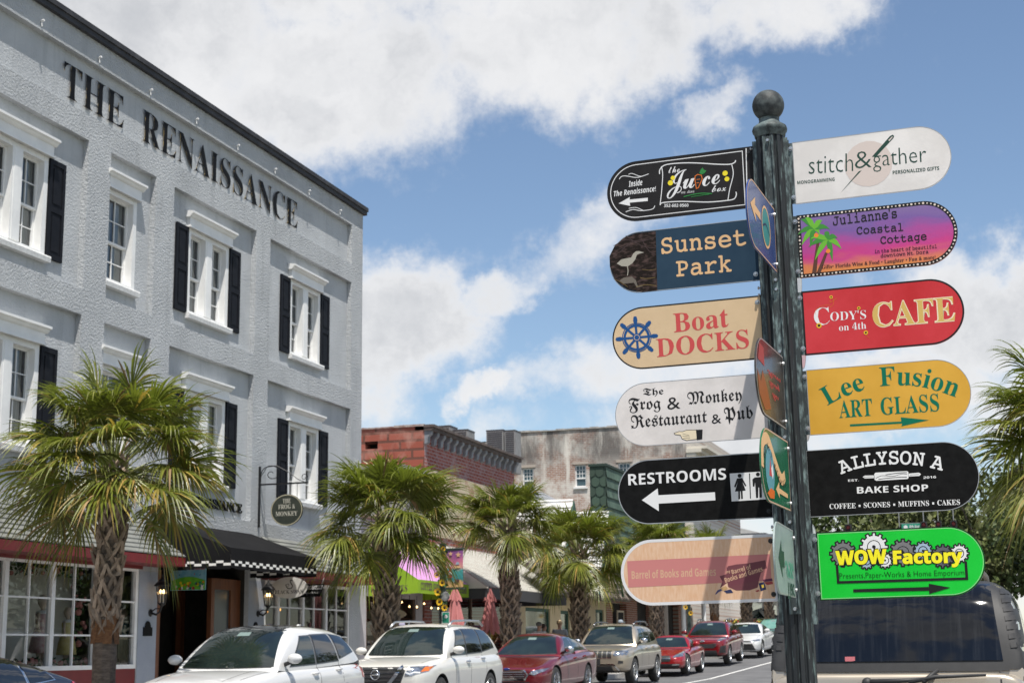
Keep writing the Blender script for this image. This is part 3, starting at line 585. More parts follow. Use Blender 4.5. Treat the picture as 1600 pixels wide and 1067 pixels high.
# window display: back wall, garlands, child mannequins
bd = MB(); bd.box(FX - 2.0, Y(15.2), .5, FX - 1.95, Y(19.9), zs1); bd.box(FX - 1.7, Y(20.6), .5, FX - 1.6, Y(22.9), zs1); bd.box(FX - 1.95, Y(15.2), zs0 - .1, FX - .15, Y(22.82), zs0 + .02)
obj('display_wall', bd, M['backdrop'], GB)
bd2 = MB(); bd2.box(FX - 2.0, Y(28.6), .5, FX - 1.95, Y(31.5), Z(2.9)); obj('display_wall', bd2, mat('dim_shop_wall', (.11, .12, .12), .9, col2=(.2, .17, .15), nscale=1.6), GB)
ART={
'juice':[
('T','Ju','script','w',(-4569,1154),(-3316,1163),866),
('T','ce','script','w',(-2988,1167),(-2217,1215),859),
('T','the','scriptb','w',(-4444,1954),(-3950,1945),292),
('T','box','scriptb','w',(-2604,875),(-1989,862),306),
('T','mt. dora','ital','w',(-3940,976),(-3362,959),118),
('T','352-602-9560','sansb','w',(-4716,470),(-3648,359),136),
('T','Inside','sansi','w',(-6232,1563),(-5620,1569),257),
('T','The Renaissance!','sansi','w',(-6916,1214),(-5035,1221),239),
('P','w',[(-6717,876),(-6195,1107),(-6227,991),(-5408,974),(-5414,828),(-6223,853),(-6202,703)]),
('L','w',32,0,[(-6648,1967),(-6552,2066),(-6349,2077),(-5896,1946),(-5576,1979),(-5327,2039)]),
('L','w',27,0,[(-6228,2127),(-6071,2153),(-5802,2017),(-5622,1957)]),
('L','w',32,0,[(-6412,462),(-6090,525),(-5775,441),(-5458,422),(-5204,455),(-5108,581)]),
('L','w',28,0,[(-6270,601),(-5950,600),(-5639,434)]),
('L','w',45,0,[(-4841,1968),(-4814,2176),(-4562,2346),(-3887,2341),(-3176,2248),(-2297,2078),(-1772,2010),(-1550,2072),(-1519,2158)]),
('L','w',36,0,[(-4745,2305),(-4707,1932),(-4783,1208),(-4882,581)]),
('L','w',44,0,[(-4882,581),(-4752,675),(-3965,634),(-2818,467),(-2029,434),(-1677,464),(-1564,629),(-1574,765)]),
('L','w',35,0,[(-1686,1981),(-1648,1541),(-1828,932),(-1932,450)]),
('D','y',(-4265,1720),98),
('D','y',(-4382,1515),116),
('D','y',(-1993,1640),113),
('D','y',(-1928,1378),105),
('L','o',35,1,[(-3292,1678),(-3182,1737),(-3016,1680),(-2989,1512),(-3175,1145),(-3265,1120),(-3308,1526)]),
('L','o',26,0,[(-3237,1517),(-3078,1515)]),
('L','o',27,0,[(-3245,1363),(-3129,1366)]),
('P','g',[(-3101,1772),(-3049,1921),(-2947,2017),(-2899,1911),(-2786,1860),(-2880,1753),(-2988,1713)]),
('L','g',44,0,[(-3831,826),(-3419,876),(-3019,881),(-2599,811)]),
('L','g',26,0,[(-3512,778),(-3068,796),(-2714,798)]),
('L','w',44,0,[(-1040,2621),(-1126,38)])],
'sunset':[
('P','dk',[(-7216,1740),(-6971,2169),(-6548,2486),(-5996,2624),(-5120,2624),(-5160,9),(-5831,6),(-6455,194),(-6983,627),(-7214,1285)]),
('T','Sunset','type','tan',(-4913,1588),(-1257,1569),683),
('T','Park','type','tan',(-4310,520),(-1927,502),676),
('P','hr',[(-6900,1379),(-6694,1538),(-6401,1570),(-6247,1580),(-6159,1734),(-6028,1828),(-5884,1821),(-5671,1734),(-5889,1704),(-5999,1662),(-6069,1479),(-6212,1314),(-6416,1200),(-6687,1238)]),
('L','hr',36,0,[(-6433,1220),(-6414,1001),(-6450,797)]),
('P','hd',[(-6820,610),(-6616,724),(-6253,731),(-6079,551),(-6017,302),(-5767,268),(-6047,225),(-6174,453),(-6399,458),(-6626,455)]),
('L','hp',27,0,[(-7016,2174),(-6460,2385),(-5921,2234),(-5195,2333)]),
('L','hp',28,0,[(-6754,1871),(-6192,2264),(-5558,2283)]),
('L','hp',27,0,[(-6453,2567),(-5749,2033),(-5169,1878)]),
('L','hp',27,0,[(-6988,1715),(-6841,1972),(-6288,2138)]),
('L','hp',27,0,[(-5820,2495),(-5487,1823),(-5181,1609)]),
('L','hg',27,0,[(-5895,649),(-5628,577),(-5224,589)]),
('L','hg',27,0,[(-6091,265),(-5639,309),(-5195,219)]),
('L','hg',18,0,[(-5791,998),(-5434,934),(-5164,950)]),
('L','hg',18,0,[(-7070,726),(-6715,509),(-6451,302)])],
'boat':[
('T','Boat','serifb','rd',(-4515,1460),(-2175,1497),781),
('T','DOCKS','serifb','rd',(-5300,466),(-1366,525),750),
('P','bl',[(-6013,1426),(-5544,1424),(-5540,1322),(-6008,1324)]),
('P','bl',[(-5544,1424),(-5415,1467),(-5254,1445),(-5207,1372),(-5247,1299),(-5406,1278),(-5540,1322)]),
('P','bl',[(-6010,1318),(-5663,988),(-5732,916),(-6079,1246)]),
('P','bl',[(-5663,988),(-5537,926),(-5433,798),(-5450,716),(-5531,695),(-5665,793),(-5732,916)]),
('P','bl',[(-6085,1244),(-6062,778),(-6165,778),(-6187,1244)]),
('P','bl',[(-6062,778),(-6012,647),(-6027,487),(-6098,444),(-6173,487),(-6203,647),(-6165,778)]),
('P','bl',[(-6193,1246),(-6510,917),(-6586,989),(-6270,1319)]),
('P','bl',[(-6510,917),(-6566,793),(-6692,695),(-6776,716),(-6801,799),(-6708,927),(-6586,989)]),
('P','bl',[(-6272,1324),(-6744,1326),(-6749,1428),(-6277,1427)]),
('P','bl',[(-6744,1326),(-6875,1282),(-7039,1305),(-7087,1378),(-7046,1452),(-6884,1473),(-6749,1428)]),
('P','bl',[(-6275,1432),(-6625,1765),(-6555,1837),(-6206,1504)]),
('P','bl',[(-6625,1765),(-6753,1828),(-6859,1959),(-6842,2042),(-6760,2062),(-6624,1962),(-6555,1837)]),
('P','bl',[(-6200,1507),(-6223,1975),(-6120,1974),(-6097,1506)]),
('P','bl',[(-6223,1975),(-6273,2107),(-6259,2269),(-6187,2312),(-6111,2268),(-6082,2106),(-6120,1974)]),
('P','bl',[(-6091,1504),(-5775,1833),(-5699,1760),(-6015,1431)]),
('P','bl',[(-5775,1833),(-5719,1956),(-5594,2054),(-5510,2033),(-5486,1950),(-5578,1821),(-5699,1760)]),
('L','bl',102,1,[(-5615,1327),(-5633,1213),(-5676,1106),(-5743,1013),(-5830,937),(-5932,884),(-6045,855),(-6163,852),(-6280,876),(-6391,924),(-6489,995),(-6570,1086),(-6629,1191),(-6664,1305),(-6673,1423),(-6655,1538),(-6611,1646),(-6544,1740),(-6457,1815),(-6353,1869),(-6240,1897),(-6121,1899),(-6004,1875),(-5894,1826),(-5796,1754),(-5716,1664),(-5658,1559),(-5623,1445)]),
('L','bl',37,1,[(-5520,1319),(-5541,1183),(-5593,1057),(-5671,947),(-5774,859),(-5895,796),(-6028,762),(-6167,758),(-6305,786),(-6436,843),(-6551,927),(-6647,1033),(-6717,1157),(-6758,1292),(-6769,1432),(-6748,1568),(-6696,1695),(-6617,1806),(-6514,1895),(-6392,1958),(-6257,1991),(-6117,1994),(-5979,1965),(-5849,1907),(-5734,1823),(-5639,1716),(-5570,1592),(-5530,1457)]),
('D','bl',(-6142,1375),176),
('L','tn',22,1,[(-6025,1364),(-6036,1321),(-6063,1285),(-6102,1264),(-6147,1259),(-6192,1272),(-6229,1300),(-6253,1340),(-6260,1386),(-6249,1429),(-6222,1465),(-6183,1487),(-6138,1491),(-6093,1478),(-6056,1450),(-6032,1410)])],
'frog':[
('T','The','frak','k',(-5969,2058),(-5083,2047),315),
('T','Frog','frak','k',(-6624,1419),(-5242,1389),544),
('T','&','serifb','k',(-4950,1467),(-4388,1489),497),
('T','Monkey','frak','k',(-4074,1473),(-1784,1484),551),
('T','Restaurant','frak','k',(-6544,648),(-3287,668),570),
('T','&','serifb','k',(-3093,739),(-2691,752),378),
('T','Pub','frak','k',(-2554,672),(-1360,692),587),
('P','cr',[(-4707,457),(-4490,513),(-4347,496),(-4167,547),(-3754,532),(-3752,139),(-4186,119),(-4375,195),(-4440,354),(-4667,398)]),
('L','k',22,1,[(-4707,457),(-4490,513),(-4347,496),(-4167,547),(-3754,532),(-3752,139),(-4186,119),(-4375,195),(-4440,354),(-4667,398)]),
('P','k',[(-3776,534),(-3492,528),(-3526,123),(-3754,104)]),
('L','k',14,0,[(-4351,412),(-4070,322)]),
('L','k',14,0,[(-4355,320),(-4037,270)]),
('L','k',15,0,[(-4324,234),(-4040,200)])],
'rest':[
('T','RESTROOMS','sansb','w',(-6756,1662),(-2607,1665),464),
('P','w',[(-6202,1013),(-5507,1464),(-5491,1177),(-3106,1169),(-3102,838),(-5492,829),(-5498,516)]),
('P','w',[(-2455,1897),(-764,1898),(-801,768),(-2431,754)]),
('P','k',[(-1660,1856),(-1619,1854),(-1633,827),(-1674,822)]),
('D','k',(-2051,1783),83),
('P','k',[(-2168,1680),(-1946,1688),(-1790,1356),(-1847,1332),(-1947,1530),(-1828,1166),(-1960,1153),(-1963,831),(-2039,829),(-2036,1150),(-2071,1152),(-2074,824),(-2150,821),(-2140,1149),(-2279,1150),(-2141,1520),(-2242,1313),(-2303,1344)]),
('D','k',(-1298,1793),82),
('P','k',[(-1435,1678),(-1174,1683),(-1088,1623),(-1091,1316),(-1153,1306),(-1164,1491),(-1186,843),(-1289,842),(-1279,1258),(-1307,1260),(-1337,838),(-1426,836),(-1432,1479),(-1463,1303),(-1531,1307),(-1536,1602)])],
'barrel':[
('P','ps',[(-6936,1845),(-986,1882),(-985,825),(-6921,763)]),
('T','Barrel of Books and Games','sansb','pt',(-6764,1108),(-3226,1111),316),
('P','mr',[(-2724,1469),(-2391,1523),(-1979,1547),(-1397,1590),(-1346,1267),(-1467,937),(-1555,573),(-1900,471),(-2445,490),(-2747,635),(-2815,1055)]),
('P','mr',[(-2775,1424),(-1189,1649),(-1140,1325),(-1312,1279),(-1304,1185),(-2701,862),(-3092,607),(-2976,859),(-3082,1078),(-2788,1161)]),
('P','mq',[(-2714,862),(-1458,1097),(-1505,858),(-2655,679)]),
('T','Barrel of','sansb','pt',(-2563,1139),(-1765,1330),175),
('T','my','sansb','pt',(-2808,1176),(-2627,1222),107),
('T','Books and Games','sansb','pt',(-2854,814),(-1301,1225),188),
('P','nv',[(-1511,738),(-1285,783),(-1214,487),(-1441,422)]),
('P','yl',[(-1414,668),(-1318,684),(-1284,570),(-1380,546)]),
('P','pu',[(-1334,878),(-960,918),(-932,810),(-1305,784)]),
('P','ro',[(-1286,770),(-946,797),(-925,690),(-1177,659)]),
('P','bk',[(-3305,366),(-3201,517),(-2975,603),(-2951,535),(-3149,448),(-3264,357)]),
('P','tb',[(-3087,580),(-2848,679),(-2771,569),(-2954,481)]),
('P','nv',[(-2940,481),(-2648,544),(-2560,400),(-2828,383)]),
('P','ro',[(-1663,443),(-1525,485),(-1481,430),(-1598,394)])],
'stitch':[
('D','ck',(3972,1358),978),
('T','stitch','sanst','dg',(1519,1233),(3342,1123),778),
('T','&','sanst','dg',(3415,1210),(4101,1192),736),
('T','gather','sanst','dg',(4151,1203),(6294,1151),697),
('P','dg',[(2760,246),(3572,1084),(3690,1104)]),
('P','dg',[(4131,1628),(4919,2420),(5038,2466),(5090,2397),(5052,2314),(4303,1605)]),
('P','ck',[(4842,2255),(5008,2399),(5030,2361),(4880,2205)]),
('T','MONOGRAMMING','sansb','dg',(1020,842),(2562,799),142),
('T','PERSONALIZED GIFTS','sansb','dg',(4919,780),(6762,735),147)],
'jul':[
('P','tr',[(1393,162),(1680,1548),(1788,1536),(1576,143)]),
('P','tr',[(1576,143),(1978,975),(2085,946),(1752,150)]),
('P','fd',[(1599,2012),(1442,2153),(1302,2177),(1169,2125),(1038,2013),(907,1854),(1063,1915),(1214,1944),(1358,1955),(1490,1963)]),
('P','fl',[(1599,2012),(1422,2030),(1298,1954),(1200,1812),(1114,1616),(1031,1376),(1185,1546),(1331,1683),(1460,1795),(1559,1895)]),
('P','fd',[(1599,2012),(1554,2259),(1458,2407),(1336,2488),(1200,2515),(1056,2496),(1139,2440),(1225,2350),(1321,2237),(1438,2114)]),
('P','fl',[(1599,2012),(1577,1977),(1610,1953),(1667,1915),(1737,1850),(1810,1751),(1808,1912),(1799,2030),(1772,2095),(1716,2098)]),
('P','fd',[(1599,2012),(1727,1979),(1856,1986),(1986,1993),(2114,1981),(2239,1938),(2120,2080),(1997,2175),(1870,2211),(1739,2171)]),
('P','fl',[(1599,2012),(1739,2083),(1824,2177),(1881,2260),(1922,2320),(1956,2347),(1857,2396),(1760,2400),(1675,2349),(1612,2230)]),
('P','fd',[(1599,2012),(1472,1968),(1417,1860),(1393,1700),(1387,1495),(1385,1249),(1478,1463),(1562,1641),(1625,1787),(1650,1906)]),
('P','fl',[(1599,2012),(1612,2250),(1558,2407),(1473,2506),(1368,2555),(1254,2561),(1288,2503),(1326,2410),(1379,2289),(1459,2149)]),
('P','fd',[(2128,1497),(1944,1626),(1779,1638),(1621,1575),(1466,1452),(1311,1284),(1493,1356),(1671,1397),(1840,1419),(1996,1439)]),
('P','fl',[(2128,1497),(1942,1474),(1815,1362),(1714,1188),(1627,962),(1543,692),(1703,900),(1855,1073),(1988,1221),(2090,1354)]),
('P','fd',[(2128,1497),(2069,1379),(2082,1230),(2129,1047),(2192,828),(2261,572),(2286,839),(2301,1067),(2295,1255),(2250,1400)]),
('P','fl',[(2128,1497),(2183,1411),(2282,1347),(2400,1273),(2527,1177),(2656,1048),(2585,1253),(2506,1413),(2413,1519),(2295,1558)]),
('P','fd',[(2128,1497),(2222,1484),(2307,1511),(2385,1537),(2459,1545),(2529,1522),(2449,1644),(2368,1720),(2286,1736),(2204,1676)]),
('P','fl',[(2128,1497),(2001,1695),(1861,1775),(1714,1779),(1563,1724),(1407,1622),(1551,1626),(1693,1598),(1835,1552),(1978,1505)]),
('P','fd',[(2128,1497),(2207,1664),(2209,1777),(2174,1845),(2117,1870),(2050,1855),(2025,1852),(2004,1812),(1999,1736),(2028,1629)]),
('D','oc',(1667,1750),92),
('D','oc',(2106,1022),91),
('T',"Julianne's",'type','k',(2382,2079),(4967,2107),433),
('T','Coastal','type','k',(3303,1590),(5169,1533),362),
('T','Cottage','type','k',(4228,1081),(6058,1055),358),
('T','in the heart of beautiful','type','dp',(3974,722),(6429,674),162),
('T','downtown Mt. Dora','type','dp',(4197,518),(6088,491),161),
('T','Gifts• Florida Wine & Food • Laughter • Fun & more!','serifb','dp',(1811,300),(6340,234),172)],
'cody':[
('T','CAFE','serifo','gd',(3696,928),(6926,902),955),
('T','C','serift','w',(1365,1207),(1993,1219),701),
('T',"ODY'S",'serift','w',(2014,1343),(3448,1299),350),
('T','on 4th','serift','w',(2338,893),(3427,891),278),
('L','oo',17,0,[(2008,1892),(2187,2030),(2167,2243),(2104,2320),(2056,2113),(2338,2262)]),
('L','oo',14,0,[(1415,1682),(1462,1889),(1743,2003),(2016,2012)]),
('L','oo',14,0,[(3393,692),(3439,584),(3533,492)]),
('D','sy',(1542,1191),108),
('D','k',(1542,1191),54),
('D','sy',(2105,2334),67),
('D','k',(2105,2334),33),
('D','sy',(3184,1765),67),
('D','k',(3184,1765),33),
('D','sy',(3396,727),86),
('D','k',(3396,727),43)],
'lee':[
('TP','Lee','serifb','gr',[(1674,1174),(2256,1460),(3227,1721)],727),
('TP','Fusion','serifb','gr',[(3809,1798),(4617,1795),(5294,1687),(5988,1456),(6682,1134)],735),
('T','ART','serifb','gr',(2122,634),(3438,634),668),
('T','GLASS','serifb','gr',(3768,637),(6029,633),663),
('P','gr',[(2517,339),(4530,311),(4523,481),(5598,289),(4517,117),(4557,229),(2518,251)])],
'allyson':[
('TP','ALLYSON A','slab','w',[(2033,1641),(2598,1823),(3240,1921),(3872,1939),(4497,1907),(5215,1792),(5957,1548)],519),
('P','w',[(3336,1577),(3389,1632),(4615,1622),(4660,1576),(4651,1356),(4606,1309),(3395,1309),(3335,1355)]),
('P','w',[(2873,1490),(2968,1542),(3319,1528),(3311,1421),(2960,1427)]),
('P','w',[(4670,1519),(5058,1531),(5136,1470),(5069,1403),(4662,1405)]),
('L','k',21,0,[(3380,1403),(3632,1495),(4047,1449),(4400,1521),(4606,1494)]),
('L','k',28,0,[(3482,1361),(3903,1386),(4252,1394),(4584,1382)]),
('L','k',28,0,[(3773,1522),(4054,1549),(4334,1567),(4597,1566)]),
('L','k',14,0,[(2929,1487),(3280,1480)]),
('L','k',14,0,[(4707,1460),(5053,1467)]),
('T','EST.','sansb','w',(2297,1337),(2721,1334),86),
('T','2016','sansb','w',(5211,1281),(5698,1280),91),
('T','BAKE SHOP','sansb','w',(2618,845),(5367,797),257),
('T','COFFEE ▪ SCONES ▪ MUFFINS ▪ CAKES','serifb','w',(1498,295),(6519,200),194)],
'wow':[
('P','g1',[(2326,1901),(2332,1852),(2427,1840),(2420,1731),(2324,1727),(2311,1679),(2293,1633),(2367,1575),(2307,1483),(2224,1528),(2189,1492),(2150,1461),(2185,1373),(2087,1322),(2038,1403),(1991,1390),(1942,1382),(1928,1286),(1819,1291),(1818,1387),(1770,1399),(1725,1416),(1665,1339),(1574,1398),(1621,1483),(1586,1517),(1556,1555),(1466,1518),(1418,1615),(1500,1667),(1487,1714),(1481,1763),(1385,1775),(1392,1885),(1489,1888),(1502,1936),(1520,1983),(1445,2041),(1505,2134),(1590,2089),(1625,2124),(1664,2156),(1628,2245),(1726,2295),(1776,2214),(1824,2227),(1873,2235),(1887,2331),(1996,2326),(1997,2229),(2045,2217),(2090,2199),(2150,2276),(2240,2217),(2194,2132),(2228,2097),(2259,2059),(2347,2096),(2395,1999),(2313,1948)]),
('L','k',35,1,[(2326,1901),(2332,1852),(2427,1840),(2420,1731),(2324,1727),(2311,1679),(2293,1633),(2367,1575),(2307,1483),(2224,1528),(2189,1492),(2150,1461),(2185,1373),(2087,1322),(2038,1403),(1991,1390),(1942,1382),(1928,1286),(1819,1291),(1818,1387),(1770,1399),(1725,1416),(1665,1339),(1574,1398),(1621,1483),(1586,1517),(1556,1555),(1466,1518),(1418,1615),(1500,1667),(1487,1714),(1481,1763),(1385,1775),(1392,1885),(1489,1888),(1502,1936),(1520,1983),(1445,2041),(1505,2134),(1590,2089),(1625,2124),(1664,2156),(1628,2245),(1726,2295),(1776,2214),(1824,2227),(1873,2235),(1887,2331),(1996,2326),(1997,2229),(2045,2217),(2090,2199),(2150,2276),(2240,2217),(2194,2132),(2228,2097),(2259,2059),(2347,2096),(2395,1999),(2313,1948)]),
('L','k',21,1,[(2141,1798),(2125,1725),(2088,1661),(2032,1612),(1965,1581),(1892,1573),(1821,1587),(1757,1623),(1709,1677),(1680,1744),(1673,1818),(1689,1890),(1727,1954),(1782,2004),(1850,2035),(1923,2043),(1994,2028),(2057,1992),(2106,1938),(2134,1871)]),
('D','k',(1907,1808),68),
('P','g3',[(3080,1541),(3084,1509),(3145,1502),(3140,1432),(3079,1429),(3070,1398),(3058,1368),(3106,1331),(3067,1272),(3013,1300),(2991,1277),(2966,1257),(2988,1200),(2926,1168),(2894,1220),(2864,1211),(2832,1206),(2823,1144),(2753,1147),(2753,1209),(2722,1217),(2693,1228),(2654,1178),(2596,1216),(2626,1271),(2604,1293),(2585,1318),(2527,1293),(2496,1356),(2549,1389),(2541,1420),(2537,1451),(2476,1459),(2481,1529),(2543,1532),(2551,1563),(2563,1593),(2515,1630),(2554,1690),(2608,1661),(2630,1684),(2655,1704),(2633,1761),(2696,1794),(2727,1741),(2758,1750),(2789,1755),(2799,1817),(2869,1814),(2869,1752),(2900,1744),(2929,1733),(2968,1782),(3025,1745),(2996,1690),(3018,1667),(3037,1643),(3094,1667),(3125,1605),(3072,1571)]),
('L','k',34,1,[(3080,1541),(3084,1509),(3145,1502),(3140,1432),(3079,1429),(3070,1398),(3058,1368),(3106,1331),(3067,1272),(3013,1300),(2991,1277),(2966,1257),(2988,1200),(2926,1168),(2894,1220),(2864,1211),(2832,1206),(2823,1144),(2753,1147),(2753,1209),(2722,1217),(2693,1228),(2654,1178),(2596,1216),(2626,1271),(2604,1293),(2585,1318),(2527,1293),(2496,1356),(2549,1389),(2541,1420),(2537,1451),(2476,1459),(2481,1529),(2543,1532),(2551,1563),(2563,1593),(2515,1630),(2554,1690),(2608,1661),(2630,1684),(2655,1704),(2633,1761),(2696,1794),(2727,1741),(2758,1750),(2789,1755),(2799,1817),(2869,1814),(2869,1752),(2900,1744),(2929,1733),(2968,1782),(3025,1745),(2996,1690),(3018,1667),(3037,1643),(3094,1667),(3125,1605),(3072,1571)]),
('L','k',21,1,[(2961,1474),(2950,1428),(2926,1386),(2891,1354),(2848,1334),(2801,1329),(2755,1338),(2714,1361),(2683,1396),(2665,1439),(2661,1486),(2671,1533),(2695,1574),(2731,1607),(2774,1626),(2821,1632),(2867,1622),(2908,1599),(2938,1564),(2957,1521)]),
('D','k',(2811,1480),43),
('P','g4',[(3775,1530),(3779,1500),(3836,1493),(3832,1426),(3773,1423),(3765,1394),(3754,1365),(3799,1330),(3762,1273),(3711,1300),(3690,1278),(3666,1259),(3687,1205),(3627,1174),(3597,1223),(3568,1215),(3539,1210),(3530,1151),(3463,1154),(3463,1213),(3434,1220),(3406,1231),(3369,1184),(3314,1220),(3343,1272),(3322,1293),(3303,1317),(3249,1294),(3219,1353),(3270,1385),(3262,1414),(3258,1444),(3200,1452),(3205,1519),(3264,1521),(3272,1551),(3283,1579),(3237,1615),(3275,1672),(3326,1645),(3348,1666),(3371,1686),(3350,1740),(3410,1772),(3440,1721),(3469,1730),(3499,1735),(3508,1794),(3574,1791),(3575,1731),(3604,1724),(3632,1713),(3668,1760),(3723,1724),(3695,1672),(3716,1651),(3734,1627),(3789,1650),(3818,1591),(3767,1559)]),
('L','k',34,1,[(3775,1530),(3779,1500),(3836,1493),(3832,1426),(3773,1423),(3765,1394),(3754,1365),(3799,1330),(3762,1273),(3711,1300),(3690,1278),(3666,1259),(3687,1205),(3627,1174),(3597,1223),(3568,1215),(3539,1210),(3530,1151),(3463,1154),(3463,1213),(3434,1220),(3406,1231),(3369,1184),(3314,1220),(3343,1272),(3322,1293),(3303,1317),(3249,1294),(3219,1353),(3270,1385),(3262,1414),(3258,1444),(3200,1452),(3205,1519),(3264,1521),(3272,1551),(3283,1579),(3237,1615),(3275,1672),(3326,1645),(3348,1666),(3371,1686),(3350,1740),(3410,1772),(3440,1721),(3469,1730),(3499,1735),(3508,1794),(3574,1791),(3575,1731),(3604,1724),(3632,1713),(3668,1760),(3723,1724),(3695,1672),(3716,1651),(3734,1627),(3789,1650),(3818,1591),(3767,1559)]),
('L','k',20,1,[(3662,1466),(3651,1422),(3628,1382),(3595,1352),(3553,1333),(3509,1328),(3465,1336),(3427,1359),(3397,1392),(3380,1433),(3376,1478),(3386,1523),(3409,1562),(3443,1593),(3484,1612),(3529,1617),(3573,1608),(3611,1586),(3640,1552),(3658,1511)]),
('D','k',(3519,1472),41),
('P','g4',[(3573,2116),(3580,2063),(3681,2050),(3673,1933),(3571,1929),(3557,1878),(3537,1828),(3616,1766),(3551,1667),(3462,1715),(3425,1677),(3384,1643),(3420,1548),(3316,1494),(3264,1581),(3213,1566),(3161,1558),(3146,1456),(3030,1460),(3028,1563),(2978,1576),(2929,1595),(2865,1513),(2768,1575),(2818,1667),(2782,1704),(2749,1745),(2654,1705),(2602,1809),(2690,1865),(2677,1916),(2670,1968),(2568,1982),(2576,2099),(2679,2103),(2693,2155),(2713,2205),(2633,2268),(2698,2367),(2788,2319),(2826,2357),(2867,2391),(2830,2487),(2935,2541),(2988,2453),(3039,2467),(3091,2476),(3106,2579),(3223,2573),(3224,2469),(3275,2456),(3323,2437),(3387,2520),(3483,2456),(3434,2364),(3470,2327),(3502,2286),(3597,2326),(3648,2222),(3560,2167)]),
('L','k',35,1,[(3573,2116),(3580,2063),(3681,2050),(3673,1933),(3571,1929),(3557,1878),(3537,1828),(3616,1766),(3551,1667),(3462,1715),(3425,1677),(3384,1643),(3420,1548),(3316,1494),(3264,1581),(3213,1566),(3161,1558),(3146,1456),(3030,1460),(3028,1563),(2978,1576),(2929,1595),(2865,1513),(2768,1575),(2818,1667),(2782,1704),(2749,1745),(2654,1705),(2602,1809),(2690,1865),(2677,1916),(2670,1968),(2568,1982),(2576,2099),(2679,2103),(2693,2155),(2713,2205),(2633,2268),(2698,2367),(2788,2319),(2826,2357),(2867,2391),(2830,2487),(2935,2541),(2988,2453),(3039,2467),(3091,2476),(3106,2579),(3223,2573),(3224,2469),(3275,2456),(3323,2437),(3387,2520),(3483,2456),(3434,2364),(3470,2327),(3502,2286),(3597,2326),(3648,2222),(3560,2167)]),
('L','k',20,1,[(3376,2005),(3358,1927),(3318,1859),(3259,1805),(3187,1772),(3109,1763),(3032,1779),(2965,1818),(2914,1876),(2883,1948),(2876,2027),(2893,2105),(2934,2174),(2993,2227),(3065,2260),(3143,2269),(3220,2253),(3287,2214),(3338,2156),(3369,2084)]),
('D','k',(3126,2016),72),
('P','g1',[(4641,1838),(4647,1789),(4741,1777),(4733,1666),(4638,1662),(4624,1614),(4605,1567),(4680,1508),(4619,1415),(4535,1460),(4500,1424),(4461,1393),(4495,1303),(4397,1252),(4349,1334),(4301,1320),(4252,1312),(4237,1215),(4129,1220),(4128,1317),(4080,1329),(4035,1346),(3974,1269),(3884,1328),(3931,1414),(3897,1449),(3866,1488),(3776,1450),(3729,1548),(3812,1600),(3799,1649),(3793,1698),(3697,1710),(3705,1821),(3802,1825),(3815,1874),(3834,1921),(3759,1980),(3820,2074),(3905,2029),(3940,2065),(3979,2096),(3945,2187),(4043,2238),(4092,2155),(4140,2169),(4189,2177),(4204,2274),(4313,2269),(4314,2171),(4362,2159),(4407,2141),(4467,2219),(4558,2159),(4510,2073),(4545,2038),(4574,1999),(4664,2037),(4711,1938),(4629,1886)]),
('L','k',34,1,[(4641,1838),(4647,1789),(4741,1777),(4733,1666),(4638,1662),(4624,1614),(4605,1567),(4680,1508),(4619,1415),(4535,1460),(4500,1424),(4461,1393),(4495,1303),(4397,1252),(4349,1334),(4301,1320),(4252,1312),(4237,1215),(4129,1220),(4128,1317),(4080,1329),(4035,1346),(3974,1269),(3884,1328),(3931,1414),(3897,1449),(3866,1488),(3776,1450),(3729,1548),(3812,1600),(3799,1649),(3793,1698),(3697,1710),(3705,1821),(3802,1825),(3815,1874),(3834,1921),(3759,1980),(3820,2074),(3905,2029),(3940,2065),(3979,2096),(3945,2187),(4043,2238),(4092,2155),(4140,2169),(4189,2177),(4204,2274),(4313,2269),(4314,2171),(4362,2159),(4407,2141),(4467,2219),(4558,2159),(4510,2073),(4545,2038),(4574,1999),(4664,2037),(4711,1938),(4629,1886)]),
('L','k',20,1,[(4455,1734),(4438,1660),(4400,1596),(4345,1545),(4277,1514),(4204,1505),(4132,1520),(4069,1557),(4021,1612),(3992,1679),(3986,1754),(4003,1827),(4041,1892),(4097,1943),(4165,1974),(4238,1982),(4310,1967),(4372,1931),(4420,1876),(4449,1808)]),
('D','k',(4221,1744),67),
('P','g3',[(5286,1847),(5291,1812),(5357,1804),(5352,1725),(5284,1723),(5275,1688),(5261,1655),(5314,1614),(5270,1547),(5212,1579),(5187,1554),(5159,1532),(5183,1468),(5114,1432),(5080,1490),(5046,1480),(5012,1474),(5001,1406),(4924,1409),(4924,1478),(4890,1487),(4858,1499),(4816,1444),(4752,1486),(4785,1547),(4761,1572),(4740,1599),(4677,1572),(4643,1642),(4702,1679),(4693,1713),(4689,1748),(4622,1757),(4627,1835),(4695,1838),(4705,1873),(4718,1906),(4666,1948),(4709,2014),(4768,1982),(4793,2007),(4821,2030),(4797,2094),(4866,2130),(4900,2071),(4934,2081),(4969,2087),(4979,2155),(5056,2152),(5057,2083),(5090,2074),(5122,2061),(5165,2116),(5228,2074),(5195,2013),(5219,1988),(5240,1961),(5303,1988),(5336,1918),(5278,1881)]),
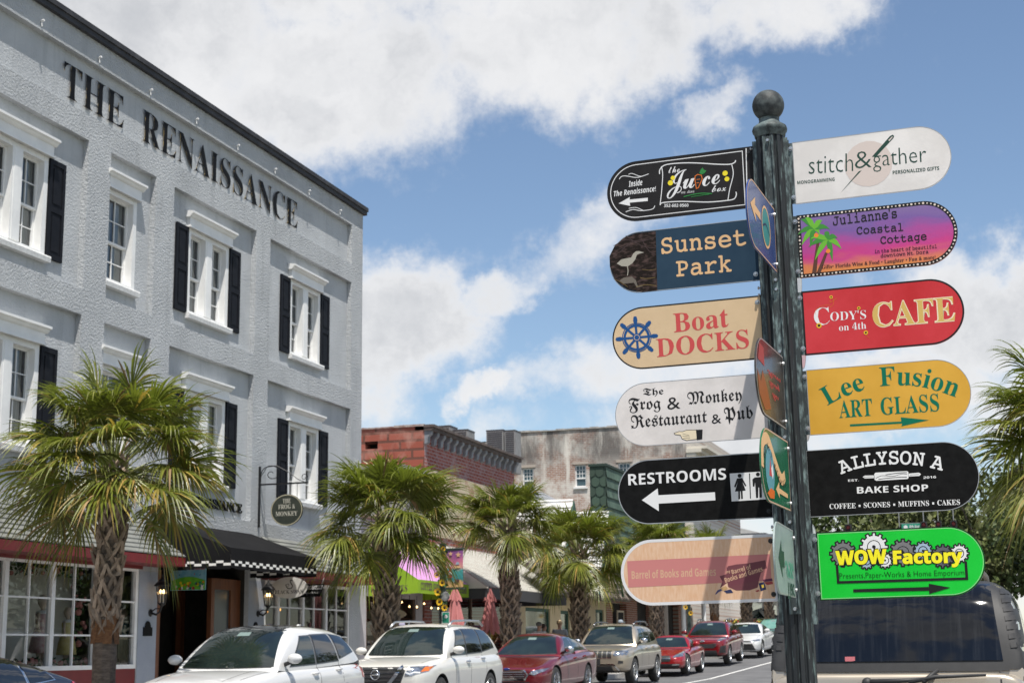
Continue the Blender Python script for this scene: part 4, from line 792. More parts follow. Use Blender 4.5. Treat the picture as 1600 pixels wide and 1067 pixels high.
('L','k',34,1,[(5286,1847),(5291,1812),(5357,1804),(5352,1725),(5284,1723),(5275,1688),(5261,1655),(5314,1614),(5270,1547),(5212,1579),(5187,1554),(5159,1532),(5183,1468),(5114,1432),(5080,1490),(5046,1480),(5012,1474),(5001,1406),(4924,1409),(4924,1478),(4890,1487),(4858,1499),(4816,1444),(4752,1486),(4785,1547),(4761,1572),(4740,1599),(4677,1572),(4643,1642),(4702,1679),(4693,1713),(4689,1748),(4622,1757),(4627,1835),(4695,1838),(4705,1873),(4718,1906),(4666,1948),(4709,2014),(4768,1982),(4793,2007),(4821,2030),(4797,2094),(4866,2130),(4900,2071),(4934,2081),(4969,2087),(4979,2155),(5056,2152),(5057,2083),(5090,2074),(5122,2061),(5165,2116),(5228,2074),(5195,2013),(5219,1988),(5240,1961),(5303,1988),(5336,1918),(5278,1881)]),
('L','k',21,1,[(5155,1773),(5143,1721),(5116,1675),(5077,1640),(5029,1618),(4978,1612),(4927,1622),(4883,1648),(4849,1687),(4829,1735),(4825,1787),(4837,1839),(4864,1885),(4903,1921),(4951,1943),(5003,1949),(5053,1939),(5097,1913),(5131,1874),(5151,1826)]),
('D','k',(4990,1780),48),
('P','g2',[(6078,1622),(6083,1580),(6164,1570),(6157,1474),(6075,1471),(6063,1429),(6047,1389),(6110,1339),(6057,1258),(5987,1297),(5956,1266),(5923,1239),(5952,1162),(5868,1117),(5827,1188),(5786,1176),(5744,1169),(5731,1086),(5638,1090),(5638,1173),(5597,1184),(5558,1199),(5506,1132),(5429,1183),(5470,1257),(5441,1287),(5415,1320),(5338,1288),(5298,1372),(5369,1417),(5359,1459),(5353,1501),(5272,1512),(5279,1607),(5362,1611),(5373,1652),(5390,1693),(5326,1744),(5379,1825),(5450,1785),(5481,1816),(5514,1844),(5485,1921),(5570,1966),(5611,1895),(5652,1906),(5694,1913),(5707,1997),(5800,1993),(5801,1909),(5841,1898),(5880,1883),(5932,1950),(6008,1898),(5968,1824),(5997,1794),(6022,1761),(6099,1793),(6139,1709),(6068,1664)]),
('L','k',34,1,[(6078,1622),(6083,1580),(6164,1570),(6157,1474),(6075,1471),(6063,1429),(6047,1389),(6110,1339),(6057,1258),(5987,1297),(5956,1266),(5923,1239),(5952,1162),(5868,1117),(5827,1188),(5786,1176),(5744,1169),(5731,1086),(5638,1090),(5638,1173),(5597,1184),(5558,1199),(5506,1132),(5429,1183),(5470,1257),(5441,1287),(5415,1320),(5338,1288),(5298,1372),(5369,1417),(5359,1459),(5353,1501),(5272,1512),(5279,1607),(5362,1611),(5373,1652),(5390,1693),(5326,1744),(5379,1825),(5450,1785),(5481,1816),(5514,1844),(5485,1921),(5570,1966),(5611,1895),(5652,1906),(5694,1913),(5707,1997),(5800,1993),(5801,1909),(5841,1898),(5880,1883),(5932,1950),(6008,1898),(5968,1824),(5997,1794),(6022,1761),(6099,1793),(6139,1709),(6068,1664)]),
('L','k',20,1,[(5919,1532),(5904,1469),(5872,1413),(5824,1370),(5766,1343),(5703,1336),(5642,1348),(5589,1380),(5548,1427),(5524,1485),(5519,1549),(5533,1612),(5566,1668),(5614,1712),(5672,1739),(5735,1746),(5796,1733),(5849,1702),(5890,1654),(5914,1596)]),
('D','k',(5719,1541),58),
('P','g4',[(6637,1691),(6642,1657),(6707,1648),(6701,1571),(6635,1568),(6625,1534),(6612,1501),(6663,1460),(6620,1394),(6562,1426),(6538,1401),(6511,1378),(6534,1315),(6466,1279),(6432,1337),(6399,1327),(6365,1322),(6354,1254),(6279,1257),(6279,1325),(6246,1334),(6214,1346),(6172,1291),(6109,1333),(6143,1394),(6119,1418),(6098,1445),(6036,1418),(6003,1487),(6061,1524),(6053,1558),(6048,1593),(5982,1601),(5988,1679),(6055,1682),(6065,1716),(6078,1749),(6026,1791),(6069,1856),(6127,1825),(6152,1850),(6180,1872),(6156,1935),(6225,1971),(6258,1913),(6292,1923),(6326,1929),(6336,1997),(6412,1993),(6412,1925),(6445,1916),(6477,1904),(6519,1958),(6581,1917),(6548,1856),(6572,1831),(6592,1804),(6655,1831),(6687,1762),(6629,1725)]),
('L','k',34,1,[(6637,1691),(6642,1657),(6707,1648),(6701,1571),(6635,1568),(6625,1534),(6612,1501),(6663,1460),(6620,1394),(6562,1426),(6538,1401),(6511,1378),(6534,1315),(6466,1279),(6432,1337),(6399,1327),(6365,1322),(6354,1254),(6279,1257),(6279,1325),(6246,1334),(6214,1346),(6172,1291),(6109,1333),(6143,1394),(6119,1418),(6098,1445),(6036,1418),(6003,1487),(6061,1524),(6053,1558),(6048,1593),(5982,1601),(5988,1679),(6055,1682),(6065,1716),(6078,1749),(6026,1791),(6069,1856),(6127,1825),(6152,1850),(6180,1872),(6156,1935),(6225,1971),(6258,1913),(6292,1923),(6326,1929),(6336,1997),(6412,1993),(6412,1925),(6445,1916),(6477,1904),(6519,1958),(6581,1917),(6548,1856),(6572,1831),(6592,1804),(6655,1831),(6687,1762),(6629,1725)]),
('L','k',20,1,[(6508,1618),(6496,1566),(6469,1521),(6430,1485),(6383,1464),(6332,1457),(6283,1468),(6239,1493),(6206,1532),(6187,1580),(6183,1632),(6195,1683),(6221,1729),(6260,1764),(6307,1786),(6358,1792),(6408,1782),(6452,1756),(6485,1717),(6504,1670)]),
('D','k',(6345,1625),47),
('L','k',63,0,[(1647,1373),(1652,688),(6550,653),(6556,1312)]),
('T','WOW','fat','yw',(1603,1360),(3600,1350),565),
('T','Factory','fat','yw',(3825,1313),(6464,1261),530),
('T','Presents,Paper-Works & Home Emporium','sanst','dg2',(1718,833),(6468,793),211),
('P','k',[(2215,401),(5111,389),(5114,513),(5916,333),(5105,120),(5107,244),(2214,282)])],
}
# ------------------------------------------------------------------ the fingerpost
PA = Vector((-0.01064712, -0.00133089, 0.99994243)); PD = Vector((0.99964479, -0.02444768, 0.01061142)); PNn = PD.cross(PA)
PB = Vector((-0.81934783, 6.24595652, 0))
PM = Matrix((PD, -PNn, PA)).transposed().to_4x4(); PM.translation = PB
def post_thing(name, label, cat, group=None):
    o = thing(name, label, cat, (0, 0, 0), 0, group); o.matrix_world = PM; return o
CL = {'w': (.70, .70, .70), 'k': (.012, .012, .013), 'y': (.75, .62, .03), 'o': (.62, .16, .03), 'g': (.03, .20, .05), 'tan': (.66, .42, .22), 'dk': (.022, .016, .013), 'hr': (.34, .32, .27), 'hd': (.14, .12, .10), 'hp': (.055, .035, .035), 'hg': (.16, .11, .04),
      'rd': (.52, .07, .07), 'bl': (.012, .07, .22), 'tn': (.60, .42, .25), 'cr': (.72, .62, .45), 'ps': (.50, .19, .18), 'pt': (.56, .35, .23), 'mr': (.15, .05, .06), 'mq': (.15, .045, .06), 'nv': (.03, .035, .09), 'yl': (.6, .42, .06), 'pu': (.12, .035, .07), 'ro': (.33, .06, .06), 'bk': (.07, .07, .16), 'tb': (.45, .28, .13),
      'ck': (.58, .50, .46), 'dg': (.018, .055, .042), 'tr': (.10, .045, .03), 'fl': (.14, .42, .04), 'fd': (.05, .24, .04), 'oc': (.75, .22, .04), 'dp': (.02, .006, .02), 'sy': (.68, .42, .03), 'oo': (.6, .13, .02), 'gd': (.56, .38, .11), 'gr': (.0, .135, .075),
      'g1': (.16, .16, .165), 'g2': (.10, .10, .12), 'g3': (.30, .40, .50), 'g4': (.68, .68, .68), 'yw': (.80, .72, .02), 'dg2': (.003, .03, .006)}
def ink(k):
    if k == 'dk': return mat('sign_ink_heron_photo', (.014, .010, .008), .55, spec=.1, col2=(.085, .055, .05), nscale=28, ndetail=10, lo=.48, hi=.66, stretch=(1, 1, 2.2))
    return mat('sign_ink_' + {'w': 'white', 'k': 'black', 'y': 'yellow'}.get(k, k), CL[k], .55, spec=.2)
def printed(name, c, c2, sc=6, rough=.5, stretch=None, lo=.35, hi=.65): return mat(name, c, rough, col2=c2, nscale=sc, stretch=stretch, lo=lo, hi=hi, spec=.16 if c[0] > .05 else .05, ndetail=7)
M['alu'] = mat('sign_aluminium', (.42, .43, .44), .5, metal=.6, col2=(.3, .31, .32), nscale=12)
M['patina'] = mat('weathered_patina', (.010, .013, .015), .5, col2=(.20, .29, .28), nscale=9, ndetail=11, lo=.56, hi=.80, stretch=(9, 9, 1.0), bump=.3, bscale=60, bdist=.004)
M['patina_light'] = mat('verdigris_steel', (.028, .038, .040), .6, metal=.1, col2=(.22, .30, .30), nscale=13, ndetail=11, lo=.46, hi=.72, stretch=(4, 4, 1.2), bump=.3, bscale=80, bdist=.003)
M['bolt'] = mat('bolt_steel', (.45, .46, .47), .4, metal=.9)
def sunsetmat():
    m = bpy.data.materials.new('printed_sunset'); m.use_nodes = True; t = m.node_tree; b = t.nodes['Principled BSDF']; b.inputs['Roughness'].default_value = .42
    tc = t.nodes.new('ShaderNodeTexCoord'); sp = t.nodes.new('ShaderNodeSeparateXYZ'); t.links.new(tc.outputs['Object'], sp.inputs[0])
    n = t.nodes.new('ShaderNodeTexNoise'); n.inputs['Scale'].default_value = 9; n.inputs['Detail'].default_value = 6; mp = t.nodes.new('ShaderNodeMapping'); mp.inputs['Scale'].default_value = (.45, 1, 1.6); t.links.new(tc.outputs['Object'], mp.inputs[0]); t.links.new(mp.outputs[0], n.inputs[0])
    a = t.nodes.new('ShaderNodeMath'); a.operation = 'MULTIPLY_ADD'; a.inputs[1].default_value = .16; t.links.new(n.outputs['Fac'], a.inputs[0]); t.links.new(sp.outputs[2], a.inputs[2])
    r = t.nodes.new('ShaderNodeMapRange'); t.links.new(a.outputs[0], r.inputs[0]); r.inputs[1].default_value = 3.094 + .08; r.inputs[2].default_value = 3.362 + .08
    c = t.nodes.new('ShaderNodeValToRGB'); t.links.new(r.outputs[0], c.inputs[0]); e = c.color_ramp.elements
    e[0].position = .0; e[0].color = (.62, .22, .05, 1); e[1].position = 1; e[1].color = (.20, .13, .30, 1)
    for p, q in ((.16, (.60, .17, .08, 1)), (.34, (.50, .035, .20, 1)), (.52, (.34, .06, .27, 1)), (.72, (.17, .09, .30, 1))):
        k = e.new(p); k.color = q
    t.links.new(c.outputs[0], b.inputs['Base Color']); MATS['printed_sunset'] = m; return m
BASE = {'juice': printed('charcoal_print', (.020, .019, .020), (.028, .027, .028)), 'sunset': printed('slate_blue_print', (.022, .045, .075), (.03, .058, .09)), 'boat': printed('sand_print', (.56, .41, .25), (.62, .46, .29)),
        'frog': printed('pale_print', (.60, .565, .545), (.70, .66, .64), 5, lo=.42, hi=.6), 'rest': printed('black_print', (.007, .007, .007), (.012, .012, .012), 30), 'barrel': printed('faded_tan_print', (.60, .36, .22), (.66, .46, .32), 40, stretch=(3, 1, .6)),
        'stitch': printed('offwhite_print', (.61, .585, .565), (.70, .675, .655), 4, lo=.42, hi=.6), 'jul': sunsetmat(), 'cody': printed('red_print', (.44, .024, .028), (.54, .045, .055), 3), 'lee': printed('ochre_print', (.55, .30, .038), (.64, .36, .055), 3),
        'allyson': MATS['black_print'], 'wow': printed('green_print', (.010, .46, .035), (.018, .50, .05), 4)}
INFO = [('juice', -1, 'black sign board with white scroll frame, orange carrot and yellow drops'), ('sunset', -1, 'dark blue sign board with tan letters and a heron picture'), ('boat', -1, 'sand coloured sign board with red letters and blue ship wheel'),
        ('frog', -1, 'off-white pub sign board in blackletter with a pointing hand'), ('rest', -1, 'black restrooms sign board with white arrow and two figure symbols'), ('barrel', -1, 'faded tan sign board with pink stripe and maroon barrel of books'),
        ('stitch', 1, 'off-white sign board with thin letters, pale disc and a long green needle'), ('jul', 1, 'purple and orange sunset sign board with palms and dotted black edge'), ('cody', 1, 'red cafe sign board with gold letters and small sunflowers'),
        ('lee', 1, 'mustard yellow art glass sign board with green letters and arrow'), ('allyson', 1, 'black bake shop sign board with white rolling pin'), ('wow', 1, 'bright green sign board with grey gears and fat yellow letters')]
VB = {'juice': 3.419, 'sunset': 3.102, 'boat': 2.770, 'frog': 2.442, 'rest': 2.116, 'barrel': 1.784, 'stitch': 3.412, 'jul': 3.094, 'cody': 2.769, 'lee': 2.440, 'allyson': 2.111, 'wow': 1.781}
SH = .2685
def stadium(sgn, u0, u1, v0, v1, inset=0.0, n=26):
    h = (v1 - v0) / 2 - inset; r = min(h, (u1 - u0)); cx = u1 - (v1 - v0) / 2; cv = (v0 + v1) / 2
    P = [(sgn * (u0 + inset), cv - h)] + [(sgn * (cx + h * math.sin(math.pi * k / n)), cv - h * math.cos(math.pi * k / n)) for k in range(n + 1)] + [(sgn * (u0 + inset), cv + h)]
    return P
def ribbon(mb, pts, w, y, mi, closed=False, smooth=True):
    if smooth and not closed and len(pts) > 2:
        q = []
        for i in range(len(pts) - 1):
            p0 = pts[max(i - 1, 0)]; p1 = pts[i]; p2 = pts[i + 1]; p3 = pts[min(i + 2, len(pts) - 1)]
            for k in range(5):
                t = k / 5
                q.append(tuple(.5 * (2 * p1[j] + (p2[j] - p0[j]) * t + (2 * p0[j] - 5 * p1[j] + 4 * p2[j] - p3[j]) * t * t + (3 * p1[j] - p0[j] - 3 * p2[j] + p3[j]) * t ** 3) for j in (0, 1)))
        pts = q + [pts[-1]]
    n = len(pts); L = []; Rr = []
    for i, p in enumerate(pts):
        a = pts[(i - 1) % n] if (closed or i > 0) else p; b = pts[(i + 1) % n] if (closed or i < n - 1) else p
        d1 = (p[0] - a[0], p[1] - a[1]); d2 = (b[0] - p[0], b[1] - p[1])
        def nn(d):
            l = math.hypot(*d); return (-d[1] / l, d[0] / l) if l > 1e-9 else None
        n1, n2 = nn(d1), nn(d2); n1 = n1 or n2; n2 = n2 or n1
        sx, sy = n1[0] + n2[0], n1[1] + n2[1]; l = math.hypot(sx, sy) or 1; sx /= l; sy /= l
        k = w / 2 / max(.45, sx * n1[0] + sy * n1[1])
        L.append((p[0] + sx * k, y, p[1] + sy * k)); Rr.append((p[0] - sx * k, y, p[1] - sy * k))
    mb.add(L + Rr, [(i, (i + 1) % n, (i + 1) % n + n, i + n) for i in range(n if closed else n - 1)], mi)
def bolt(mb, u, v, y=-.002, r=.007):
    mb.lathe([(0, y - .008), (r * .8, y - .008), (r, y - .004), (r * 1.0, y), (r * 1.5, y), (r * 1.5, y + .002)], (u, 0, v), 8, axis='y')
for key, sg, label in INFO:
    vb = VB[key]; T = 1e-4
    S = post_thing('sign_board', label, 'sign', 'sign boards on the green fingerpost')
    u0 = .09 if sg > 0 else .075; u1 = .728 if sg > 0 else .722
    if key == 'allyson': u0 = .07; u1 = .732
    ol = stadium(sg, u0, u1, vb, vb + SH)
    p = MB(); p.prism(ol, lambda a, b: (a, 0, b), lambda a, b: (a, .006, b))
    obj('panel', p, BASE[key], S, local=True)
    eg = MB(); ew = {'boat': .006, 'cody': .007, 'jul': .016, 'rest': .004, 'wow': .004, 'barrel': .012, 'juice': .003, 'stitch': .003, 'allyson': .0025}.get(key, .0025)
    ribbon(eg, stadium(sg, u0, u1, vb, vb + SH, ew / 2), ew, -.0003, 0, True, False)
    obj('edging', eg, {'boat': ink('k'), 'cody': ink('k'), 'jul': ink('k'), 'wow': ink('k'), 'rest': M['alu'], 'barrel': mat('bare_white_edge', (.62, .62, .63), .6), 'juice': ink('k')}.get(key, M['alu']), S, local=True)
    if key in ('cody', 'boat'): pass
    if key == 'juice':
        q = MB(); ribbon(q, stadium(sg, u0 + .03, u1, vb, vb + SH, .016), .0035, -.00035, 0, True, False); obj('border_line', q, ink('w'), S, local=True)
    if key == 'wow':
        q = MB(); ribbon(q, stadium(sg, u0, u1, vb, vb + SH, .007), .002, -.00035, 0, True, False); obj('border_line', q, mat('pale_green_edge', (.3, .6, .3), .5), S, local=True)
    if key == 'jul':
        q = MB(); P = stadium(sg, u0, u1, vb, vb + SH, .008, 60); per = []
        P2 = P + [P[0]]; acc = 0; nxt = 0; i_ = 0
        for a, b in zip(P2, P2[1:]):
            L = math.dist(a, b); 
            while nxt <= acc + L:
                t = (nxt - acc) / L; c = (a[0] + (b[0] - a[0]) * t, a[1] + (b[1] - a[1]) * t); q.lathe([(0, -.0004), (.0032 + .0014 * (i_ % 3 == 0), -.0004)], (c[0], 0, c[1]), 8, axis='y'); nxt += .0155; i_ += 1
            acc += L
        obj('dotted_border', q, mat('cream_dots', (.68, .58, .50), .5), S, local=True)
    art = MB(); arw = MB(); am = []; wm = []
    def idx(lst, k):
        if k not in lst: lst.append(k)
        return lst.index(k)
    lay = 0
    for e in ART[key]:
        lay += 1; y = -.0004 - .00002 * lay
        k = e[0]
        if k in ('T', 'TP'):
            let = MB(); lm = []
            t0 = lambda s_: [(a * T, vb + b * T) for a, b in s_]
            if k == 'T':
                p0, p1 = t0([e[4], e[5]]); v, f = text2d(e[1], e[2], p0, p1, e[6] * T * (.86 if key == 'jul' else 1))
                if e[2] == 'fat':
                    v2, f2 = text2d(e[1], e[2], p0, p1, e[6] * T, .05); put_text(let, v2, f2, lambda a, b: (a, y + .00001, b), mi=idx(lm, 'k'))
                if e[2] == 'serifo':
                    v2, f2 = text2d(e[1], e[2], p0, p1, e[6] * T, .022); put_text(let, v2, f2, lambda a, b: (a, y + .00001, b), mi=idx(lm, 'cr'))
            else: v, f = textpath(e[1], e[2], t0(e[4]), e[5] * T)
            put_text(let, v, f, lambda a, b: (a, y, b), mi=idx(lm, e[3])); obj('lettering', let, [ink(q) for q in lm], S, local=True)
        elif k == 'P':
            pts = [(a * T, vb + b * T) for a, b in e[2]]
            if len(pts) == 7 and e[1] in ('w', 'gr', 'k') and key in ('juice', 'rest', 'lee', 'wow'):
                arw.poly(pts, lambda a, b: (a, y, b), idx(wm, e[1]))
            else: art.poly(pts, lambda a, b: (a, y, b), idx(am, e[1]))
        elif k == 'L':
            pts = [(a * T, vb + b * T) for a, b in e[4]]; ribbon(art, pts, max(e[2] * T, .0012) * (1.6 if key == 'wow' else 1), y, idx(am, e[1]), bool(e[3]), key != 'wow')
        elif k == 'D':
            art.lathe([(0, y), (e[3] * T, y)], (e[2][0] * T, 0, vb + e[2][1] * T), 20, idx(am, e[1]), axis='y')
    if art.v: obj('artwork', art, [ink(k) for k in am], S, local=True)
    if arw.v: obj('arrow', arw, [ink(k) for k in wm], S, local=True)
    br = MB(); uu = .062 if sg > 0 else -.058
    br.box(sg * .055, -.004, vb + .004, sg * (u0 - .0005), .010, vb + SH - .004) if sg > 0 else br.box(sg * .05, .0065, vb + .004, sg * (u0 + .03), .014, vb + SH - .004)
    if sg > 0: br.box(.060, -.0065, vb + .004, u0 - .001, -.0041, vb + SH - .004)
    obj('bracket', br, M['patina_light'], S, local=True)
    bu = sg * (u0 - .006) if sg > 0 else sg * (u0 + .018)
    for vv in (vb + .028, vb + SH - .028):
        bo = MB(); bolt(bo, bu, vv, -.007 if sg > 0 else -.002); obj('bolt', bo, M['bolt'] if sg > 0 or key in ('sunset', 'boat') else M['iron'], S, local=True)

# boards that point along the street: seen edge-on from the camera side, and behind the post
def edge_board(label, zt, h, face, back=False, deco=None, L=.56, ax=None):
    S = thing('sign_board', label, 'sign', (0, 0, 0), 0, 'sign boards on the green fingerpost')
    ang = R(-92.4 if deco != 'pale' else -88.8) if not back else R(88.6)
    x0 = -.0106 * zt + .006 if not back else 0.012 - .0106 * zt
    d = Vector((math.cos(ang), math.sin(ang), 0)); nrm = Vector((-d.y, d.x, 0)) * (-1 if not back else 1)
    # local x: outwards along the board, z up, -y towards its shown face (street side, left)
    mm = Matrix((d, Vector((0, 0, 1)).cross(d), Vector((0, 0, 1)))).transposed().to_4x4()
    mm.translation = Vector((-.8193 + x0 - .0, 6.142 if not back else 6.36, zt - h)); S.matrix_world = mm
    p = MB(); p.prism(stadium(1, 0, L, 0, h), lambda a, b: (a, 0, b), lambda a, b: (a, .006, b)); obj('panel', p, face, S, local=True)
    eg = MB()
    P = stadium(1, 0, L, 0, h, .003); ribbon(eg, P, .006, -.0006, 0, True, False); ribbon(eg, P, .006, .0066, 0, True, False)
    obj('edging', eg, mat('copper_edge', (.50, .34, .25), .5) if deco in ('blue', 'green') else M['alu'], S, local=True)
    sgnY = .0070
    a = MB(); mats = []
    def ix(k):
        mm_ = k if not isinstance(k, str) else ink(k)
        if mm_ not in mats: mats.append(mm_)
        return mats.index(mm_)
    le = MB(); lm = []
    if deco == 'blue':
        a.lathe([(0, sgnY), (.075, sgnY)], (.20, 0, .14), 24, ix(mat('teal_print', (.03, .22, .22), .5)), axis='y'); ribbon(a, [(.20 + .082 * math.cos(k * .3), .14 + .082 * math.sin(k * .3)) for k in range(21)], .01, sgnY + .0002, ix('tan'), True)
        ribbon(a, [(.13, .12), (.20, .15), (.27, .13)], .008, sgnY + .0004, ix('nv'))
        a.poly([(.50, .16), (.40, .21), (.41, .175), (.31, .17), (.31, .14), (.41, .145), (.40, .11)], lambda x, z: (x, sgnY + .0002, z), ix('tan'))
        v, f = text2d('DOCK', 'serifb', (.29, .03), (.13, .235), .03); 
    if deco == 'dark':
        a.poly([(.30, .04), (.42, .02), (.52, .07), (.54, .16), (.48, .12), (.44, .17), (.36, .11)], lambda x, z: (x, sgnY, z), ix(mat('burnt_orange_print', (.26, .07, .02), .5))); a.poly([(.40, .19), (.52, .20), (.48, .27), (.40, .26)], lambda x, z: (x, sgnY, z), ix('ro'))
        for q, (u, z0) in enumerate(((.34, .19), (.32, .15), (.27, .11))):
            v, f = text2d(('Pisces', 'Rising', 'Bar')[q], 'scriptb', (u, z0), (.08 + .03 * q, z0), .026); put_text(a, v, f, lambda x, z: (x, sgnY + .0002, z), mi=ix('rd'))
    if deco == 'green':
        ribbon(a, [(.54, .12), (.52, .21), (.42, .235), (.30, .17), (.18, .11), (.10, .13)], .045, sgnY, ix('tan')); v, f = textpath('VILLAGE MARKET', 'serifb', [(.525, .12), (.51, .195), (.42, .222), (.30, .158), (.18, .098), (.10, .118)], .026); put_text(a, v, f, lambda x, z: (x, sgnY + .0003, z), mi=ix('k'))
        a.lathe([(0, sgnY + .0001), (.085, sgnY + .0001)], (.40, 0, .12), 20, ix(mat('sky_print', (.10, .28, .34), .5)), axis='y'); a.poly([(.47, .03), (.40, .055), (.33, .05), (.34, .02), (.42, .015)], lambda x, z: (x, sgnY + .0003, z), ix('oo')); a.poly([(.42, .10), (.39, .17), (.37, .10)], lambda x, z: (x, sgnY + .0004, z), ix('rd')); a.poly([(.38, .13), (.35, .15), (.34, .11), (.36, .09)], lambda x, z: (x, sgnY + .0005, z), ix('w'))
        a.poly([(.30, .06), (.23, .095), (.235, .07), (.06, .062), (.06, .046), (.235, .05), (.23, .03)], lambda x, z: (x, sgnY + .0004, z), ix('tan'))
    if deco == 'pale':
        a.poly([(.50, .13), (.40, .20), (.40, .16), (.33, .16), (.33, .10), (.40, .10), (.40, .06)], lambda x, z: (x, sgnY, z), ix('dg'))
        for q, (st, sty, u, z0, c) in enumerate((('SLe', 'scriptb', .31, .13, mat('mint_print', (.06, .36, .24), .5)), ('Tlac', 'sansb', .27, .05, 'dg'))):
            v, f = text2d(st, sty, (u, z0), (.05, z0), .06); put_text(a, v, f, lambda x, z: (x, sgnY + .0002, z), mi=ix(c))
    if a.v: obj('artwork', a, mats, S, local=True)
    for vv in (.03, h - .03):
        b = MB(); b.lathe([(0, .015), (.006, .015), (.0075, .010), (.0075, .0075), (.011, .0075)], (.02, 0, vv), 8, axis='y'); obj('bolt', b, M['bolt'], S, local=True)
    return S
gl = lambda n, c, c2: mat(n, c, .25, col2=c2, nscale=5, coat=.15)
edge_board('glossy blue sign board seen edge-on with copper rim and teal disc', 3.373, .27, gl('glossy_blue', (.02, .05, .20), (.05, .09, .24)), False, 'blue')
edge_board('dark glossy sign board seen edge-on with red script and orange leaf', 2.751, .295, gl('glossy_dark', (.025, .022, .020), (.07, .065, .06)), False, 'dark')
edge_board('dark green sign board seen edge-on with gold ribbon and arrow', 2.407, .277, gl('glossy_green', (.008, .11, .05), (.012, .15, .07)), False, 'green')
edge_board('pale grey-green faded sign board seen edge-on below the green one', 2.054, .262, mat('faded_pale_green', (.27, .33, .32), .5, col2=(.20, .26, .26), nscale=9), False, 'pale', .60)
for zt, c, nme, w_ in ((3.40, (.55, .56, .56), 'pale grey', 'behind the post below the needle sign'), (3.09, (.60, .36, .38), 'faded pink', 'behind the post above the red cafe sign'), (2.77, (.40, .36, .33), 'dull brown', 'behind the post above the yellow sign'), (2.44, (.66, .60, .58), 'white red-rimmed', 'behind the post above the bake shop sign'), (2.12, (.58, .62, .60), 'pale green', 'behind the post above the green sign')):
    edge_board(nme + ' back of a sign board ' + w_, zt, .29, mat('board_back_' + nme.split()[-1], c, .5, col2=tuple(x * .85 for x in c), nscale=6), True, None, .5)

PT = post_thing('fingerpost', 'dark verdigris fluted sign post with ball finial', 'sign post')
# fluted shaft
fp = MB(); n = 144
def flute(q):
    s = math.cos(12 * q); return .0600 - .0085 * max(0, s) ** .7
zs = [-.1, .02, .3, .9, 1.5, 2.2, 2.9, 3.5, 3.722]
vs = [(flute(2 * math.pi * k / n) * math.cos(2 * math.pi * k / n), flute(2 * math.pi * k / n) * math.sin(2 * math.pi * k / n), z) for z in zs for k in range(n)]
fp.add(vs, [(i * n + k, i * n + (k + 1) % n, (i + 1) * n + (k + 1) % n, (i + 1) * n + k) for i in range(len(zs) - 1) for k in range(n)])
obj('shaft', fp, M['patina'], PT, local=True)
bs = MB(); bs.lathe([(.14, 0), (.14, .10), (.12, .13), (.11, .30), (.085, .34), (.08, .40), (.066, .43), (.0605, .45)], (0, 0, 0), 28); obj('base', bs, M['patina'], PT, local=True)
cpn = MB(); cpn.lathe([(.060, 3.712), (.064, 3.716), (.066, 3.730), (.072, 3.738), (.074, 3.748), (.070, 3.760), (.056, 3.770), (.046, 3.776), (.043, 3.786), (.041, 3.792), (.044, 3.797)], (0, 0, 0), 32)
obj('collar', cpn, mat('verdigris_collar', (.024, .03, .032), .6, spec=.3, col2=(.14, .18, .18), nscale=14, ndetail=9, lo=.42, hi=.65, bump=.25, bscale=90, bdist=.004), PT, True, local=True)
ba = MB(); ba.ball((0, 0, 3.857), .0675, 32, 20); obj('ball_finial', ba, mat('verdigris_ball', (.022, .026, .028), .6, spec=.3, col2=(.085, .10, .10), nscale=16, ndetail=9, lo=.45, hi=.65, bump=.25, bscale=90, bdist=.004), PT, True, local=True)
# mounting channels up the four sides
for (a, b) in ((0, -1), (1, 0), (0, 1), (-1, 0)):
    ch = MB(); w = .021; r0, r1 = .052, .066
    if a: ch.box(a * r0, -w, 1.69, a * r1, w, 3.70); ch.box(a * r1, -w, 1.69, a * (r1 + .008), -w + .005, 3.70); ch.box(a * r1, w - .005, 1.69, a * (r1 + .008), w, 3.70)
    else: ch.box(-w, b * r0, 1.73, w, b * r1, 3.70); ch.box(-w, b * r1, 1.73, -w + .005, b * (r1 + .01), 3.70); ch.box(w - .005, b * r1, 1.73, w, b * (r1 + .01), 3.70)
    obj('mounting_channel', ch, M['patina_light'], PT, local=True)
for zq in (3.68, 3.40, 3.36, 3.08, 3.04, 2.78, 2.74, 2.43, 2.39, 2.09, 2.05, 1.75):
    b = MB(); b.lathe([(0, -.078), (.006, -.078), (.008, -.073), (.008, -.066)], (.0, 0, zq), 8, axis='y'); obj('bolt', b, M['bolt'], PT, local=True)
for k, zq in enumerate((3.675, 3.07, 3.04, 2.73, 2.41, 2.08)):
    b = MB(); b.lathe([(0, .088), (.006, .088), (.008, .082), (.003, .082), (.003, .06)], (0, .028 * 0, zq), 8, axis='x'); b2 = MB(); b2.lathe([(0, -.088), (.006, -.088), (.008, -.082), (.003, -.082), (.003, -.06)], (0, 0, zq), 8, axis='x')
    obj('bolt', b2, M['bolt'], PT, local=True)
